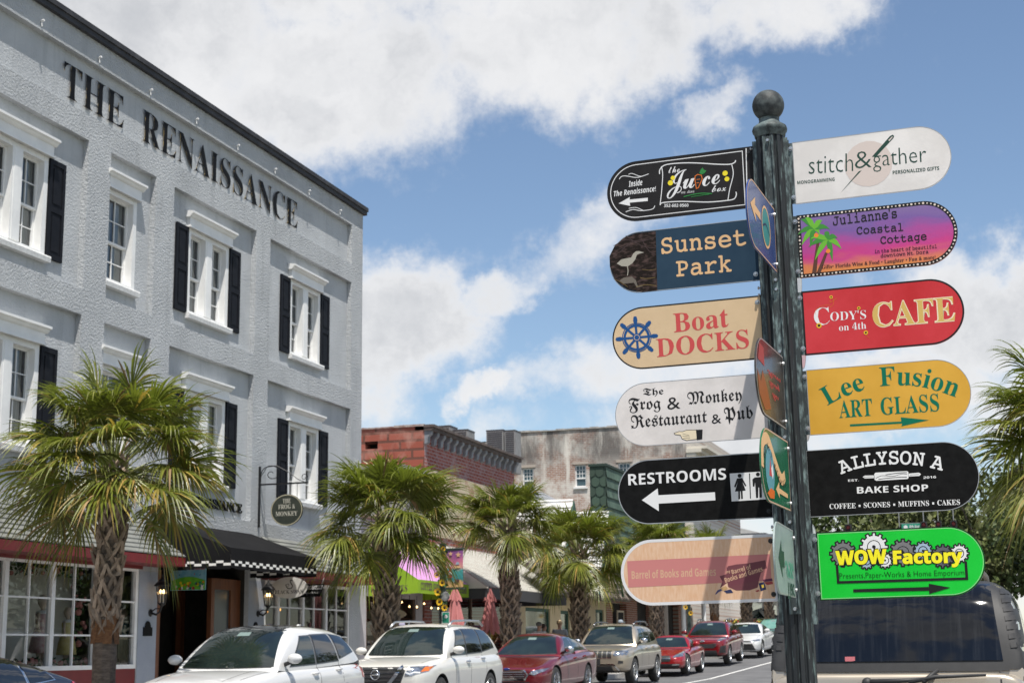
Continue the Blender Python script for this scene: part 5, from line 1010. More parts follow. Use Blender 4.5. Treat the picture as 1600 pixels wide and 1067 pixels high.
# ------------------------------------------------------------------ cabbage palms
M['frond'] = mat('palm_frond', (.108, .132, .017), .38, spec=.5, col2=(.175, .178, .034), nscale=1.4, island=.55)
M['frond_y'] = mat('palm_frond_yellowing', (.24, .21, .045), .5, spec=.4, col2=(.34, .22, .06), nscale=2.5, island=.4)
M['frond_dry'] = mat('palm_frond_dry', (.30, .20, .10), .8, col2=(.2, .12, .05), nscale=3, island=.3)
M['petiole'] = mat('palm_stalk', (.13, .17, .04), .5, col2=(.2, .2, .06), nscale=4)
M['boot'] = mat('palm_boot', (.30, .235, .18), .9, col2=(.17, .125, .09), nscale=9, island=.4, bump=.3, bscale=50)
M['bark'] = mat('palm_bark', (.145, .115, .092), .95, col2=(.065, .05, .04), nscale=9, stretch=(1, 1, 2.5), bump=.6, bscale=28, bdist=.02)
M['fibre'] = mat('palm_fibre', (.20, .095, .04), .95, col2=(.10, .045, .02), nscale=12, stretch=(1, 1, 3), bump=.6, bscale=40, bdist=.02)
for k in ('frond', 'frond_y'):
    t = M[k].node_tree; b = t.nodes['Principled BSDF']; o = t.nodes['Material Output']
    tr = t.nodes.new('ShaderNodeBsdfTranslucent'); tr.inputs[0].default_value = (.20, .26, .025, 1) if k == 'frond' else (.4, .3, .04, 1)
    ad = t.nodes.new('ShaderNodeMixShader'); ad.inputs[0].default_value = .3; t.links.new(b.outputs[0], ad.inputs[1]); t.links.new(tr.outputs[0], ad.inputs[2]); t.links.new(ad.outputs[0], o.inputs[0])
def frond(mb, base, azm, elv, plen, rad, rnd, n=34, dry=0.0):
    """one fan leaf: curved stalk, down-curving midrib, pleated segments with drooping tips"""
    h = Vector((math.sin(azm), math.cos(azm), 0)); up = Vector((0, 0, 1)); sd = h.cross(up)
    pts = []; d = (h * math.cos(elv) + up * math.sin(elv)); p = Vector(base); e = elv
    sag = .25 + .35 * rnd.random()
    for k in range(7):
        pts.append(p.copy()); e -= sag / 6 * (1 + k * .12); d = h * math.cos(e) + up * math.sin(e); p = p + d * plen / 6
    mb.tube(pts, [.022, .018, .015, .013, .012, .011, .009], 5, 2)
    tip = pts[-1]; ax = d.normalized(); nrm = sd.cross(ax).normalized()
    if nrm.z < 0: nrm = -nrm
    roll = rnd.uniform(-.5, .5); sdr = (sd * math.cos(roll) + nrm * math.sin(roll)).normalized(); nr = ax.cross(sdr).normalized()
    if nr.dot(nrm) < 0: nr = -nr
    spread = R(rnd.uniform(112, 135)); L0 = rad
    for i in range(n):
        t = -1 + 2 * (i + .5) / n; a = t * spread * (1 - .12 * abs(t))
        # segments leave the midrib further out near the middle (costapalmate)
        org = tip + ax * (.22 * rad * (1 - abs(t))) - nr * (.05 * rad * (1 - abs(t)) ** 2)
        dr = ax * math.cos(a) + sdr * math.sin(a)
        ln = L0 * (1.0 - .30 * abs(t) ** 1.6) * rnd.uniform(.86, 1.08)
        w = .021 * rad * (1 + .25 * rnd.random()); cross = dr.cross(nr).normalized()
        droop = rnd.uniform(.20, .85) + .22 * abs(t); lift = .10 * (1 - abs(t)) + rnd.uniform(-.08, .08)
        V = []; NS = 5
        for k in range(NS + 1):
            s = k / NS
            q = org + dr * ln * s * (1 - .18 * droop * s) + nr * (lift * ln * math.sin(s * 2.2) * .6) - up * (droop * ln * max(0, s - .35) ** 1.8 * 1.15)
            ww = w * (.35 + 1.25 * s) if s < .45 else w * .95 * (1 - s) ** .75 * 1.4
            fold = nr * ww * .55
            V += [q - cross * ww, q - fold, q + cross * ww]
        F = []
        for k in range(NS):
            o = k * 3; F += [(o, o + 1, o + 4, o + 3), (o + 1, o + 2, o + 5, o + 4)]
        mi = 0
        if rnd.random() < dry: mi = 1 if rnd.random() < .8 else 3
        mb.add(V, F, mi)
def palm_meshes(seed, ht, nfr=40, rad=.95, plen=.85, smooth_below=1.4, r0=.17, boots_r=.26, dry=.05, nseg=44, droopy=1.0):
    rnd = random.Random(seed)
    tk = MB(); lean = (rnd.uniform(-.05, .05), rnd.uniform(-.05, .05)); ns_ = 14
    cen = lambda z: Vector((lean[0] * z / ht + .03 * math.sin(z * 1.3 + seed), lean[1] * z / ht, z))
    nr = 18; vs = []
    for k in range(ns_ + 1):
        z = ht * k / ns_
        r = r0 * (1.35 if k == 0 else 1.08 if z < smooth_below else 1.0) * (1 + .04 * rnd.random())
        for q in range(nr): vs.append(cen(z) + Vector((r * math.cos(6.2832 * q / nr), r * math.sin(6.2832 * q / nr), 0)) * (1 + .06 * rnd.uniform(-1, 1)))
    tk.add(vs, [(k * nr + q, k * nr + (q + 1) % nr, (k + 1) * nr + (q + 1) % nr, (k + 1) * nr + q) for k in range(ns_) for q in range(nr)], 0)
    # split leaf bases in two spirals
    z = smooth_below; lay = 0
    while z < ht + .02:
        for s in range(6):
            a = (s + .5 * (lay % 2)) * 1.0472 + .05 * lay + rnd.uniform(-.1, .1)
            f = (z - smooth_below) / max(.1, ht - smooth_below); out = boots_r * (1.0 if f < .8 else .9) * rnd.uniform(.82, 1.22)
            if rnd.random() < .06: continue
            c = cen(z) + Vector((0, 0, rnd.uniform(-.07, .07))); hh = Vector((math.cos(a), math.sin(a), 0)); tt = Vector((-math.sin(a), math.cos(a), 0))
            ln = rnd.uniform(.26, .38) * (1 if f < .85 else .8); sp = .11 * r0 / .17
            for sg in (-1, 1):
                A = c + hh * r0 * .93 + tt * sg * sp; B = c + hh * out + tt * sg * rnd.uniform(-.03, .02) + Vector((0, 0, ln)); wv = (tt + Vector((0, 0, -.35 * sg))).normalized() * .030; th = hh * .030
                m_ = (A + B) / 2 + hh * .022
                tk.add([A - wv * 1.3, A + wv * 1.3, m_ + wv * 1.2, m_ - wv * 1.2, B - wv * .8, B + wv * .8, A - wv * 1.3 - hh * .1, A + wv * 1.3 - hh * .1, m_ + wv - th * 1.8, m_ - wv - th * 1.8, B + wv * .7 - th * 1.2, B - wv * .7 - th * 1.2],
                       [(0, 1, 2, 3), (3, 2, 5, 4), (0, 3, 9, 6), (3, 4, 11, 9), (1, 7, 8, 2), (2, 8, 10, 5), (4, 5, 10, 11), (6, 9, 8, 7), (9, 11, 10, 8)], 1)
        z += .15; lay += 1
    for k in range(10):                                       # fibre skirt under the leaf bases
        a = rnd.uniform(0, 6.28); c = cen(smooth_below); hh = Vector((math.cos(a), math.sin(a), 0)); tt = Vector((-math.sin(a), math.cos(a), 0))
        z0 = rnd.uniform(-.25, .1); tk.add([c + hh * r0 * 1.04 + tt * .09 + Vector((0, 0, z0 + .35)), c + hh * r0 * 1.04 - tt * .09 + Vector((0, 0, z0 + .35)), c + hh * r0 * 1.3 - tt * .07 + Vector((0, 0, z0)), c + hh * r0 * 1.3 + tt * .07 + Vector((0, 0, z0))], [(0, 1, 2, 3)], 2)
    cr = MB(); top = cen(ht)
    for k in range(nfr):
        f = (k + .5) / nfr; e = R(88 - (84 * f ** 1.1 + (26 if k % 9 == 8 else 0)) * droopy + rnd.uniform(-11, 11)); a = 2.39996 * k + rnd.uniform(-.25, .25)
        b = top + Vector((math.sin(a) * .10, math.cos(a) * .10, .12 - .42 * f))
        frond(cr, b, a, e, plen * rnd.uniform(.85, 1.2), rad * rnd.uniform(.88, 1.12), rnd, nseg, dry * (.4 + 2.4 * f))
    for k in range(3):                                        # a flower stalk or two gone dry
        a = rnd.uniform(0, 6.28); h = Vector((math.sin(a), math.cos(a), 0)); cr.tube([top + h * .1 + Vector((0, 0, .2)), top + h * .5 + Vector((0, 0, .6)), top + h * .9 + Vector((0, 0, .55)), top + h * 1.2 + Vector((0, 0, .2))], [.012, .01, .007, .004], 5, 3)
    return tk.mesh('trunk', [M['bark'], M['boot'], M['fibre']]), cr.mesh('crown', [M['frond'], M['frond_y'], M['petiole'], M['frond_dry']])
def palm(meshes, x, y, rz, label, z=None, group='palms along the pavement'):
    o = thing('palm_tree', label, 'palm tree', (x, y, (gz(y) + .13) if z is None else z), rz, group)
    link('trunk', meshes[0], o); link('crown', meshes[1], o); return o
PAL = [palm_meshes(3, 4.15, 54, 1.0, .88, 1.55, .165, .25, .10), palm_meshes(11, 3.92, 56, 1.06, .92, .9, .19, .33, .05), palm_meshes(23, 4.30, 50, .92, .76, .8, .18, .30, .035, 44, .9)]
PX = -13.6
palm(PAL[0], PX, 21.3, 0.2, 'nearest palm, in front of the red-trimmed shop window, with yellowing tips')
palm(PAL[1], PX, 32.6, 3.1, 'palm by the corner of the grey building beside the lime green awning')
palm(PAL[2], PX, 41.7, 2.2, 'palm in front of the white striped awning by a folded pink umbrella')
palm(PAL[1], PX, 48.9, 3.9, 'palm in front of the white gabled dormers, behind the beige car')
palm(PAL[2], PX, 60.0, 5.2, 'palm rising behind the red roadster, crown under the restrooms board')
palm(PAL[0], PX, 72.5, .9, 'palm with trunk above the red crossover, below the barrel board')
palm(PAL[1], PX, 81.5, 2.9, 'slim far palm trunk left of the parked white car')
palm(PAL[2], PX, 89, 4.4, 'farthest slim palm trunk right of the parked white car')
PR = palm_meshes(41, 4.05, 58, 1.08, .95, 1.2, .17, .26, .05)
palm(PR, 1.25, 24.6, 1.4, 'big palm at the right edge behind the tan wagon')

# ------------------------------------------------------------------ broad-leaved trees
M['leaf'] = mat('oak_leaf', (.045, .075, .016), .6, col2=(.085, .115, .026), nscale=.5, island=.5)
M['leaf2'] = mat('light_leaf', (.075, .10, .025), .6, col2=(.12, .13, .04), nscale=.5, island=.45)
M['limb'] = mat('tree_limb', (.09, .07, .055), .9, col2=(.05, .04, .03), nscale=3)
def tree_meshes(seed, ht, rad, nclump=46, per=130, leaf=.28):
    rnd = random.Random(seed); tk = MB(); th = ht * .34
    tk.tube([(0, 0, -.2), (.05, .03, th * .5), (.1, -.05, th)], [.38, .28, .24], 10)
    cr = MB(); limbs = []
    for k in range(nclump):
        a = rnd.uniform(0, 6.28); f = rnd.random() ** .6; zf = rnd.uniform(.30, 1.0)
        rr = rad * f * math.sin(math.pi * min(1, .16 + .84 * (1 - zf) ** .55)) ** .5 * rnd.uniform(.8, 1.1)
        limbs.append(Vector((rr * math.cos(a), rr * math.sin(a), ht * zf)))
    for k, c in enumerate(limbs):
        if k % 3 == 0: tk.tube([(.1, -.05, th * .9), Vector((0, 0, th)) * .4 + c * .5, c], [.13, .08, .02], 6)
        cs = rad * rnd.uniform(.18, .32)
        for q in range(per):
            d = Vector((rnd.gauss(0, 1), rnd.gauss(0, 1), rnd.gauss(0, .75))); d = d.normalized() * cs * rnd.random() ** .4; p = c + d
            u = Vector((rnd.gauss(0, 1), rnd.gauss(0, 1), rnd.gauss(0, 1))).normalized(); v = u.cross(Vector((rnd.gauss(0, 1), rnd.gauss(0, 1), rnd.gauss(0, 1)))).normalized(); s = leaf * rnd.uniform(.6, 1.3)
            cr.add([p - u * s, p + v * s * .55, p + u * s, p - v * s * .55], [(0, 1, 2, 3)])
    return tk.mesh('trunk', M['limb'], True), cr
def tree(ms, x, y, rz, sc, label, group='broad trees at the end of the street'):
    o = thing('oak_tree', label, 'tree', (x, y, gz(y)), rz, group); o.scale = (sc, sc, sc); link('trunk', ms[0], o); link('crown', ms[1], o)
t1 = tree_meshes(5, 11.5, 6.2); t2 = tree_meshes(9, 9.5, 5.2, 40); T1 = (t1[0], t1[1].mesh('crown', M['leaf'])); T2 = (t2[0], t2[1].mesh('crown', M['leaf2']))
for ms, x, y, rz, sc, lab in ((T1, -13.5, 138, 0, .98, 'broad dark tree at the far end of the street, left of the bake shop board'), (T2, -9.5, 128, 1, 1.12, 'broad light green tree under the bake shop board'), (T1, -5.5, 140, 2, 1.02, 'dark tree behind the hanging traffic lights'),
                              (T2, -1.5, 124, 3, 1.1, 'light green tree right of the traffic lights, behind the palm'), (T1, 3.5, 118, 4, .95, 'dark tree at the right end of the street'), (T2, 7, 90, 5, .9, 'light tree behind the right-hand palm'), (T1, 6.5, 60, 2.4, .62, 'dark tree just behind the right-hand palm fronds')):
    tree(ms, x, y, rz, sc, lab)
# ------------------------------------------------------------------ on the grey building: awning, lanterns, plaques, hanging signs
ya, yb = Y(23.42), Y(26.78); zt, zl, zb_ = 4.29, 3.70, 3.46; xo = FX + 1.62
AW = thing('entrance_awning', 'black canvas awning with checkered white edge over the shop entrance', 'awning', (FX, ya, zb_))
a = MB(); a.quad((FX, ya, zt), (FX, yb, zt), (xo, yb, zl), (xo, ya, zl))
n = 14
for k in range(n):      # front drop sagging slightly
    u0, u1 = ya + (yb - ya) * k / n, ya + (yb - ya) * (k + 1) / n
    a.quad((xo, u0, zl), (xo, u1, zl), (xo + .015, u1, zb_), (xo + .015, u0, zb_))
a.prism([(FX, zt), (xo, zl), (xo, zb_), (FX, zb_)], lambda x, z: (x, ya, z), lambda x, z: (x, ya + .012, z)); a.prism([(FX, zt), (xo, zl), (xo, zb_), (FX, zb_)], lambda x, z: (x, yb, z), lambda x, z: (x, yb - .012, z))
obj('canvas', a, M['canvas'], AW)
v_ = MB(); wt = MB(); cs = .15; hh = .05
def valance(p, q):
    L = math.dist(p, q); n = max(2, int(L / cs)); d = ((q[0] - p[0]) / n, (q[1] - p[1]) / n); ox, oy = d[1] / L * n * .004, -d[0] / L * n * .004
    ox, oy = abs(ox), -abs(oy)
    for k in range(n):
        x0, y0, x1, y1 = p[0] + d[0] * k, p[1] + d[1] * k, p[0] + d[0] * (k + 1), p[1] + d[1] * (k + 1)
        sc = .035 * math.sin(math.pi * ((k % 6) + .5) / 6)
        v_.quad((x0, y0, zb_), (x1, y1, zb_), (x1, y1, zb_ - 3 * hh - sc), (x0, y0, zb_ - 3 * hh - sc))
        for r in range(2):
            if (k + r) % 2 == 0: wt.quad((x0 + ox, y0 + oy, zb_ - r * hh - .012), (x1 + ox, y1 + oy, zb_ - r * hh - .012), (x1 + ox, y1 + oy, zb_ - (r + 1) * hh - .012), (x0 + ox, y0 + oy, zb_ - (r + 1) * hh - .012))
valance((FX, ya - .003), (xo + .02, ya - .003)); valance((xo + .02, ya), (xo + .02, yb)); valance((FX, yb + .003), (xo + .02, yb + .003))
vo = obj('valance', v_, M['canvas'], AW); obj('white_checks', wt, mat('white_braid', (.72, .71, .68), .8), vo)

M['lampglass'] = glass('lantern_glass', (.85, .85, .82), .6)
def lantern(x, y, z, label):
    L = thing('wall_lantern', label, 'wall lamp', (FX, y, z), 0, 'wall lanterns by the entrance')
    cx = x
    b = MB(); b.lathe([(.0, 0), (.075, .0), (.075, .02), (.04, .035), (0, .04)], (FX, y, z - .42), 12, axis='x'); b.tube([(FX + .03, y, z - .42), (FX + .14, y, z - .46), (cx - .04, y, z - .40), (cx, y, z - .28)], .022, 8); b.tube([(FX + .03, y, z - .40), (FX + .12, y, z - .34), (cx - .03, y, z - .34), (cx, y, z - .28)], .013, 6)
    obj('arm', b, M['iron'], L)
    c = MB(); c.lathe([(.02, -.30), (.06, -.27), (.085, -.25), (.085, -.235), (.03, -.235)], (cx, y, z), 6); 
    for k in range(6):
        q = 2 * math.pi * k / 6; c.tube([(cx + .085 * math.cos(q), y + .085 * math.sin(q), z - .24), (cx + .135 * math.cos(q), y + .135 * math.sin(q), z + .10)], .009, 5)
    c.lathe([(.16, .10), (.165, .115), (.12, .17), (.075, .20), (.07, .23), (.03, .26), (.018, .30), (.022, .32), (.0, .35)], (cx, y, z), 12); c.lathe([(.13, .10), (.16, .10)], (cx, y, z), 6)
    obj('cage', c, M['iron'], L)
    g_ = MB(); g_.lathe([(.08, -.235), (.128, .10)], (cx, y, z), 6); obj('glass_panes', g_, M['lampglass'], L)
    for k in range(3):
        q = 2.1 * k; bb = MB(); bx, by = cx + .035 * math.cos(q), y + .035 * math.sin(q); bb.lathe([(.0, .05), (.008, .03), (.014, .0), (.010, -.03)], (bx, by, z - .01), 8); o_ = obj('bulb', bb, M['bulb'], L, True)
        cd = MB(); cd.tube([(bx, by, z - .24), (bx, by, z - .04)], .010, 6); obj('candle_tube', cd, M['white'], L)
lantern(FX + .26, Y(23.20), Z(2.67), 'black wall lantern left of the entrance, beside the palm')
lantern(FX + .26, Y(27.12), Z(2.73), 'black wall lantern right of the entrance by the oval sign')
def plaque(y, z, label):
    p = MB(); P = [(-.16, 0), (.16, 0), (.16, .17), (.10, .17)] + [(.10 * math.cos(t), .17 + .12 * math.sin(t)) for t in [math.pi * k / 8 for k in range(1, 8)]] + [(-.10, .17), (-.16, .17)]
    p.prism(P, lambda a, b: (FX + .008, y + a, z + b), lambda a, b: (FX + .03, y + a, z + b)); tag(obj('wall_plaque', p, M['black']), label, 'plaque', 'dark plaques beside the entrance')
plaque(Y(23.12), Z(1.93), 'dark arched plaque on the pilaster left of the entrance'); plaque(Y(27.02), Z(1.97), 'dark arched plaque on the pilaster right of the entrance')

# signs hung under awning and eave
VS = thing('hanging_sign', 'small painted garden sign with blue sky and flower meadow under awning', 'sign', (FX, 29, 3.4), 0)
x0, x1, z0, z1, yv = -16.90 + .42, -16.07 + .42, 2.93, 3.44, 28.7
x0, x1 = -16.85, -16.03
p = MB(); p.box(x0, yv, z0, x1, yv + .02, z1); obj('panel', p, mat('sky_blue_board', (.10, .34, .48), .5, col2=(.32, .50, .58), nscale=3), VS)
md = MB(); md.poly([(x0 + .01, z0 + .01), (x1 - .01, z0 + .01), (x1 - .01, z0 + .20)] + [(x1 - .01 - (x1 - x0 - .02) * k / 8, z0 + .20 + .08 * math.sin(math.pi * k / 8)) for k in range(1, 9)], lambda a, b: (a, yv - .003, b)); obj('meadow', md, mat('meadow_green', (.06, .33, .025), .5, col2=(.16, .45, .03), nscale=7), VS)
fl_ = MB(); rr = random.Random(2); cols = [ink('w'), ink('rd'), ink('y'), ink('bl'), ink('o')]
for k in range(26): fl_.lathe([(0, yv - .006), (rr.uniform(.015, .035), yv - .006)], (rr.uniform(x0 + .04, x1 - .04), 0, z0 + .03 + rr.random() ** 1.5 * .14), 8, k % 5, axis='y')
for (bx, bz) in ((x0 + .2, z1 - .2), (x0 + .55, z1 - .19), (x0 + .68, z1 - .21)): fl_.poly([(bx, bz), (bx - .03, bz + .025), (bx - .01, bz + .01), (bx + .025, bz + .03), (bx + .01, bz - .01)], lambda a, b: (a, yv - .006, b), rr.randint(1, 4))
obj('flowers', fl_, cols, VS)
tx = MB(); v, f = text2d("Victoria's Garden", 'frak', (x0 + .04, z1 - .115), (x1 - .03, z1 - .115), .078); put_text(tx, v, f, lambda a, b: (a, yv - .005, b)); obj('lettering', tx, ink('rd'), VS)
for xx in (x0 + .15, x1 - .15): ch = MB(); ch.tube([(xx, yv + .01, z1), (xx, yv + .01, Z(3.36))], .005, 5); obj('chain', ch, M['iron'], VS)
BSg = thing('hanging_sign', 'white oval shop sign with black swan hanging by the right shop window', 'sign', (FX, 32.6, 3.1))
cx, cz, yv = -15.97, 3.10, Y(27.55)
p = MB(); p.prism([(cx + .46 * math.cos(.2244 * k), cz + .245 * math.sin(.2244 * k)) for k in range(28)], lambda a, b: (a, yv, b), lambda a, b: (a, yv + .02, b)); obj('panel', p, mat('aged_white_board', (.60, .59, .56), .6, col2=(.54, .53, .5), nscale=4), BSg)
tx = MB(); v, f = text2d('BLACK SWAN', 'serift', (cx - .36, cz - .135), (cx + .36, cz - .135), .085); put_text(tx, v, f, lambda a, b: (a, yv - .003, b)); obj('lettering', tx, ink('k'), BSg)
sw = MB(); ribbon(sw, [(cx + .09, cz + .15), (cx + .055, cz + .175), (cx + .03, cz + .15), (cx + .05, cz + .10), (cx + .085, cz + .04), (cx + .06, cz - .01), (cx, cz - .02), (cx - .055, cz + .01), (cx - .085, cz + .075)], .022, yv - .003, 0); ribbon(sw, [(cx - .08, cz + .06), (cx - .03, cz + .09), (cx - .0, cz + .06), (cx - .04, cz + .03)], .012, yv - .003, 0); obj('swan_emblem', sw, ink('k'), BSg)
hk = MB(); hk.tube([(cx - .2, yv + .01, cz + .22), (cx - .2, yv + .01, Z(3.1))], .006, 5); hk.tube([(cx + .2, yv + .01, cz + .22), (cx + .2, yv + .01, Z(3.1))], .006, 5); obj('hanger', hk, M['iron'], BSg)
MG = thing('hanging_sign', 'small black sign with slanted ends and white letters under the red eave', 'sign', (FX, 34.2, 3.0))
yv = 33.6; q = lambda a, b: (a - .005, yv, b)
P = [(-16.30, 2.915), (-15.72, 2.93), (-15.60, 3.22), (-16.17, 3.235)]; p = MB(); p.prism(P, lambda a, b: (a, yv, b), lambda a, b: (a, yv + .02, b)); obj('panel', p, M['black'], MG)
tx = MB(); v, f = text2d('MERCANTILE', 'slab', (-16.16, 3.10), (-15.66, 3.10), .085); put_text(tx, v, f, lambda a, b: (a + (b - 3.1) * .3, yv - .003, b)); v, f = text2d('& feel & food', 'scriptb', (-16.10, 3.0), (-15.76, 3.0), .045); put_text(tx, v, f, lambda a, b: (a, yv - .003, b)); obj('lettering', tx, ink('w'), MG)
hk = MB(); hk.tube([(-16.1, yv + .01, 3.22), (-16.14, yv + .01, 3.36)], .008, 5); hk.tube([(-15.68, yv + .01, 3.2), (-15.62, yv + .01, 3.36)], .008, 5); obj('hanger', hk, M['white'], MG)
BK = thing('bracket_sign', 'dark oval pub sign on a scrolled iron bracket above the entrance', 'sign', (FX, 32, 5.0))
yv = Y(27.06); b = MB(); b.box(FX, yv - .02, 4.46, FX + .045, yv + .02, 5.86); b.box(FX - .0, yv - .016, 5.42, FX + 1.25, yv + .016, 5.455)
sp_ = [(FX + .05, yv, 5.50)] + [(FX + .33 + .28 * math.cos(t) * (1 - t2 * .085), yv, 5.68 + .22 * math.sin(t) * (1 - t2 * .085)) for t2, t in [(k / 2, math.pi - k * .42) for k in range(0, 22)]]
b.tube(sp_, .010, 5); b.tube([(FX + .05, yv, 5.62), (FX + .2, yv, 5.84), (FX + .45, yv, 5.86), (FX + .75, yv, 5.70), (FX + 1.0, yv, 5.52), (FX + 1.15, yv, 5.46)], .009, 5)
b.tube([(FX + 1.15 + .09 * math.cos(k * .45) * (1 - k * .05), yv, 5.56 + .09 * math.sin(k * .45) * (1 - k * .05)) for k in range(15)], .008, 5)
obj('bracket', b, M['iron'], BK)
cx, cz = FX + .73, 4.83; p = MB(); p.prism([(cx + .40 * math.cos(.2094 * k), cz + .36 * math.sin(.2094 * k)) for k in range(30)], lambda a, b: (a, yv - .02, b), lambda a, b: (a, yv + .02, b)); obj('panel', p, mat('dark_green_board', (.02, .026, .018), .6, col2=(.035, .04, .028), nscale=6), BK)
rg = MB(); ribbon(rg, [(cx + .385 * math.cos(.2094 * k), cz + .345 * math.sin(.2094 * k)) for k in range(30)], .022, yv - .022, 0, True, False); obj('rim', rg, mat('cream_rim', (.36, .33, .23), .6), BK)
tx = MB()
for st, zz, w_ in (('THE', cz + .16, .2), ('FROG &', cz + .03, .42), ('MONKEY', cz - .13, .55)):
    v, f = text2d(st, 'serifb', (cx - w_ / 2, zz), (cx + w_ / 2, zz), .095); put_text(tx, v, f, lambda a, b: (a, yv - .023, b))
obj('lettering', tx, mat('cream_letters', (.5, .48, .4), .6), BK)
hk = MB()
for xx in (cx - .25, cx + .25): hk.tube([(xx, yv, cz + .28), (xx, yv, 5.43)], .006, 5)
obj('hanger', hk, M['iron'], BK)
# chandelier far inside the shop
CH = thing('chandelier', 'small lit chandelier glowing inside the dark shop entrance', 'chandelier', (-18.65, 33, 2.95))
c_ = MB(); c_.tube([(-18.65, 33, 2.95), (-18.65, 33, 4.3)], .01, 5); obj('stem', c_, M['iron'], CH)
for k in range(7):
    q = 2 * math.pi * k / 7; bx, by = -18.65 + .17 * math.cos(q), 33 + .17 * math.sin(q); c_ = MB(); c_.tube([(-18.65, 33, 2.93), (bx, by, 2.86), (bx, by, 2.91)], .008, 5); obj('arm', c_, M['iron'], CH); c_ = MB(); c_.lathe([(0, .05), (.012, .025), (.02, 0), (.01, -.02)], (bx, by, 2.95), 8); obj('bulb', c_, M['bulb'], CH, True)
# pendant bulbs in the right window
for yy, zz in ((34.2, 2.62), (34.9, 2.68), (36.1, 2.66)):
    PB_ = thing('pendant_bulb', 'bare orange bulb hanging behind the right shop window', 'bulb', (FX - .9, yy, zz), 0, 'bare bulbs behind the right shop window')
    c_ = MB(); c_.lathe([(0, .04), (.013, .03), (.024, 0), (.014, -.024), (0, -.03)], (FX - .9, yy, zz), 10); obj('bulb', c_, lamp('amber_bulb', (1, .42, .08), 2.2), PB_, True); c_ = MB(); c_.tube([(FX - .9, yy, zz + .05), (FX - .9, yy, 3.4)], .005, 4); obj('cord', c_, M['black'], PB_)

# child mannequins and garlands in the left window
M['mann'] = mat('mannequin_skin', (.50, .40, .32), .6)
def mannequin(y, z0, ht, c1, c2, kind, label):
    T_ = thing('mannequin', label, 'mannequin', (FX - .55, y, z0), 0, None); x = FX - .55; k = ht / 1.15
    b = MB(); b.lathe([(.0, ht), (.055 * k, ht - .02 * k), (.085 * k, ht - .09 * k), (.08 * k, ht - .15 * k), (.045 * k, ht - .21 * k), (.03 * k, ht - .235 * k), (.032 * k, ht - .26 * k), (.09 * k, ht - .29 * k), (.10 * k, ht - .36 * k), (.085 * k, ht - .52 * k), (.10 * k, ht - .60 * k), (.02, ht - .66 * k)], (x, y, z0), 14)
    for s in (-1, 1): b.tube([(x, y + s * .05 * k, z0 + ht - .6 * k), (x, y + s * .055 * k, z0 + .25 * k), (x + .01, y + s * .055 * k, z0 + .04), (x + .07, y + s * .055 * k, z0 + .02)], [.055 * k, .045 * k, .03 * k, .025 * k], 8); b.tube([(x, y + s * .10 * k, z0 + ht - .30 * k), (x + .02, y + s * .14 * k, z0 + ht - .47 * k), (x + .06, y + s * .13 * k, z0 + ht - .62 * k)], [.03 * k, .026 * k, .02 * k], 8)
    obj('body', b, M['mann'], T_, True)
    d = MB()
    if kind == 'dress': d.lathe([(.045 * k, ht - .26 * k), (.105 * k, ht - .29 * k), (.115 * k, ht - .36 * k), (.10 * k, ht - .50 * k), (.17 * k, ht - .72 * k), (.20 * k, ht - .95 * k), (.195 * k, ht - .95 * k)], (x, y, z0), 20); obj('dress', d, mat(c1[0], c1[1], .85, col2=c1[2], nscale=16), T_, True)
    else:
        d.lathe([(.045 * k, ht - .26 * k), (.105 * k, ht - .29 * k), (.115 * k, ht - .38 * k), (.11 * k, ht - .60 * k)], (x, y, z0), 18); obj('shirt', d, mat(c1[0], c1[1], .85, col2=c1[2], nscale=9), T_, True)
        d = MB()
        for s in (-1, 1): d.tube([(x, y + s * .05 * k, z0 + ht - .57 * k), (x, y + s * .06 * k, z0 + .12)], [.07 * k, .055 * k], 10)
        obj('trousers', d, mat('khaki_cloth', (.42, .38, .30), .9), T_, True)
    co = MB(); co.lathe([(.05 * k, ht - .255 * k), (.10 * k, ht - .275 * k), (.115 * k, ht - .315 * k)], (x, y, z0), 16); obj('collar', co, M['white'], T_, True)
mannequin(Y(20.35) + .55, 1.45, 1.28, ('pink_print_cloth', (.45, .24, .25), (.6, .5, .48)), None, 'dress', 'child mannequin in a pink patterned dress with white collar')
mannequin(Y(20.95) + .65, 1.45, 1.08, ('yellow_cloth', (.55, .46, .16), (.6, .55, .3)), None, 'dress', 'child mannequin in a yellow dress in the shop window')
mannequin(Y(22.75) + .45, 1.43, 1.12, ('blue_cloth', (.12, .27, .40), (.2, .36, .48)), None, 'boy', 'child mannequin in blue shirt and khaki trousers right of the palm trunk')
ga = MB(); rr = random.Random(4)
def garland(pts, n):
    for k in range(n):
        i = rr.randrange(len(pts) - 1); t = rr.random(); p = [pts[i][j] + (pts[i + 1][j] - pts[i][j]) * t + rr.uniform(-.10, .10) for j in range(3)]
        if k % 6 == 0: ga.ball(p, rr.uniform(.035, .065), 7, 5, 1)
        else:
            u = Vector((rr.uniform(-1, 1), rr.uniform(-1, 1), rr.uniform(-1, 1))).normalized() * .07; v = u.cross(Vector((rr.uniform(-1, 1), rr.uniform(-1, 1), .3))).normalized() * .03; p = Vector(p); ga.add([p - u, p + v, p + u, p - v], [(0, 1, 2, 3)], 0)
gx = FX - .45
garland([(gx, Y(16.5), zs1 - .15), (gx, Y(19.4), zs1 - .2), (gx, Y(20.5), zs1 - .12), (gx, Y(21.6), zs1 - .15), (gx, Y(21.66), zs1 - .9), (gx, Y(21.62), zs0 + .2)], 300); garland([(gx, Y(22.6), zs1 - .3), (gx, Y(22.65), zs0 + .3)], 70); garland([(gx + .1, Y(19.6), zs0 + .12), (gx + .1, Y(22.6), zs0 + .12)], 160)
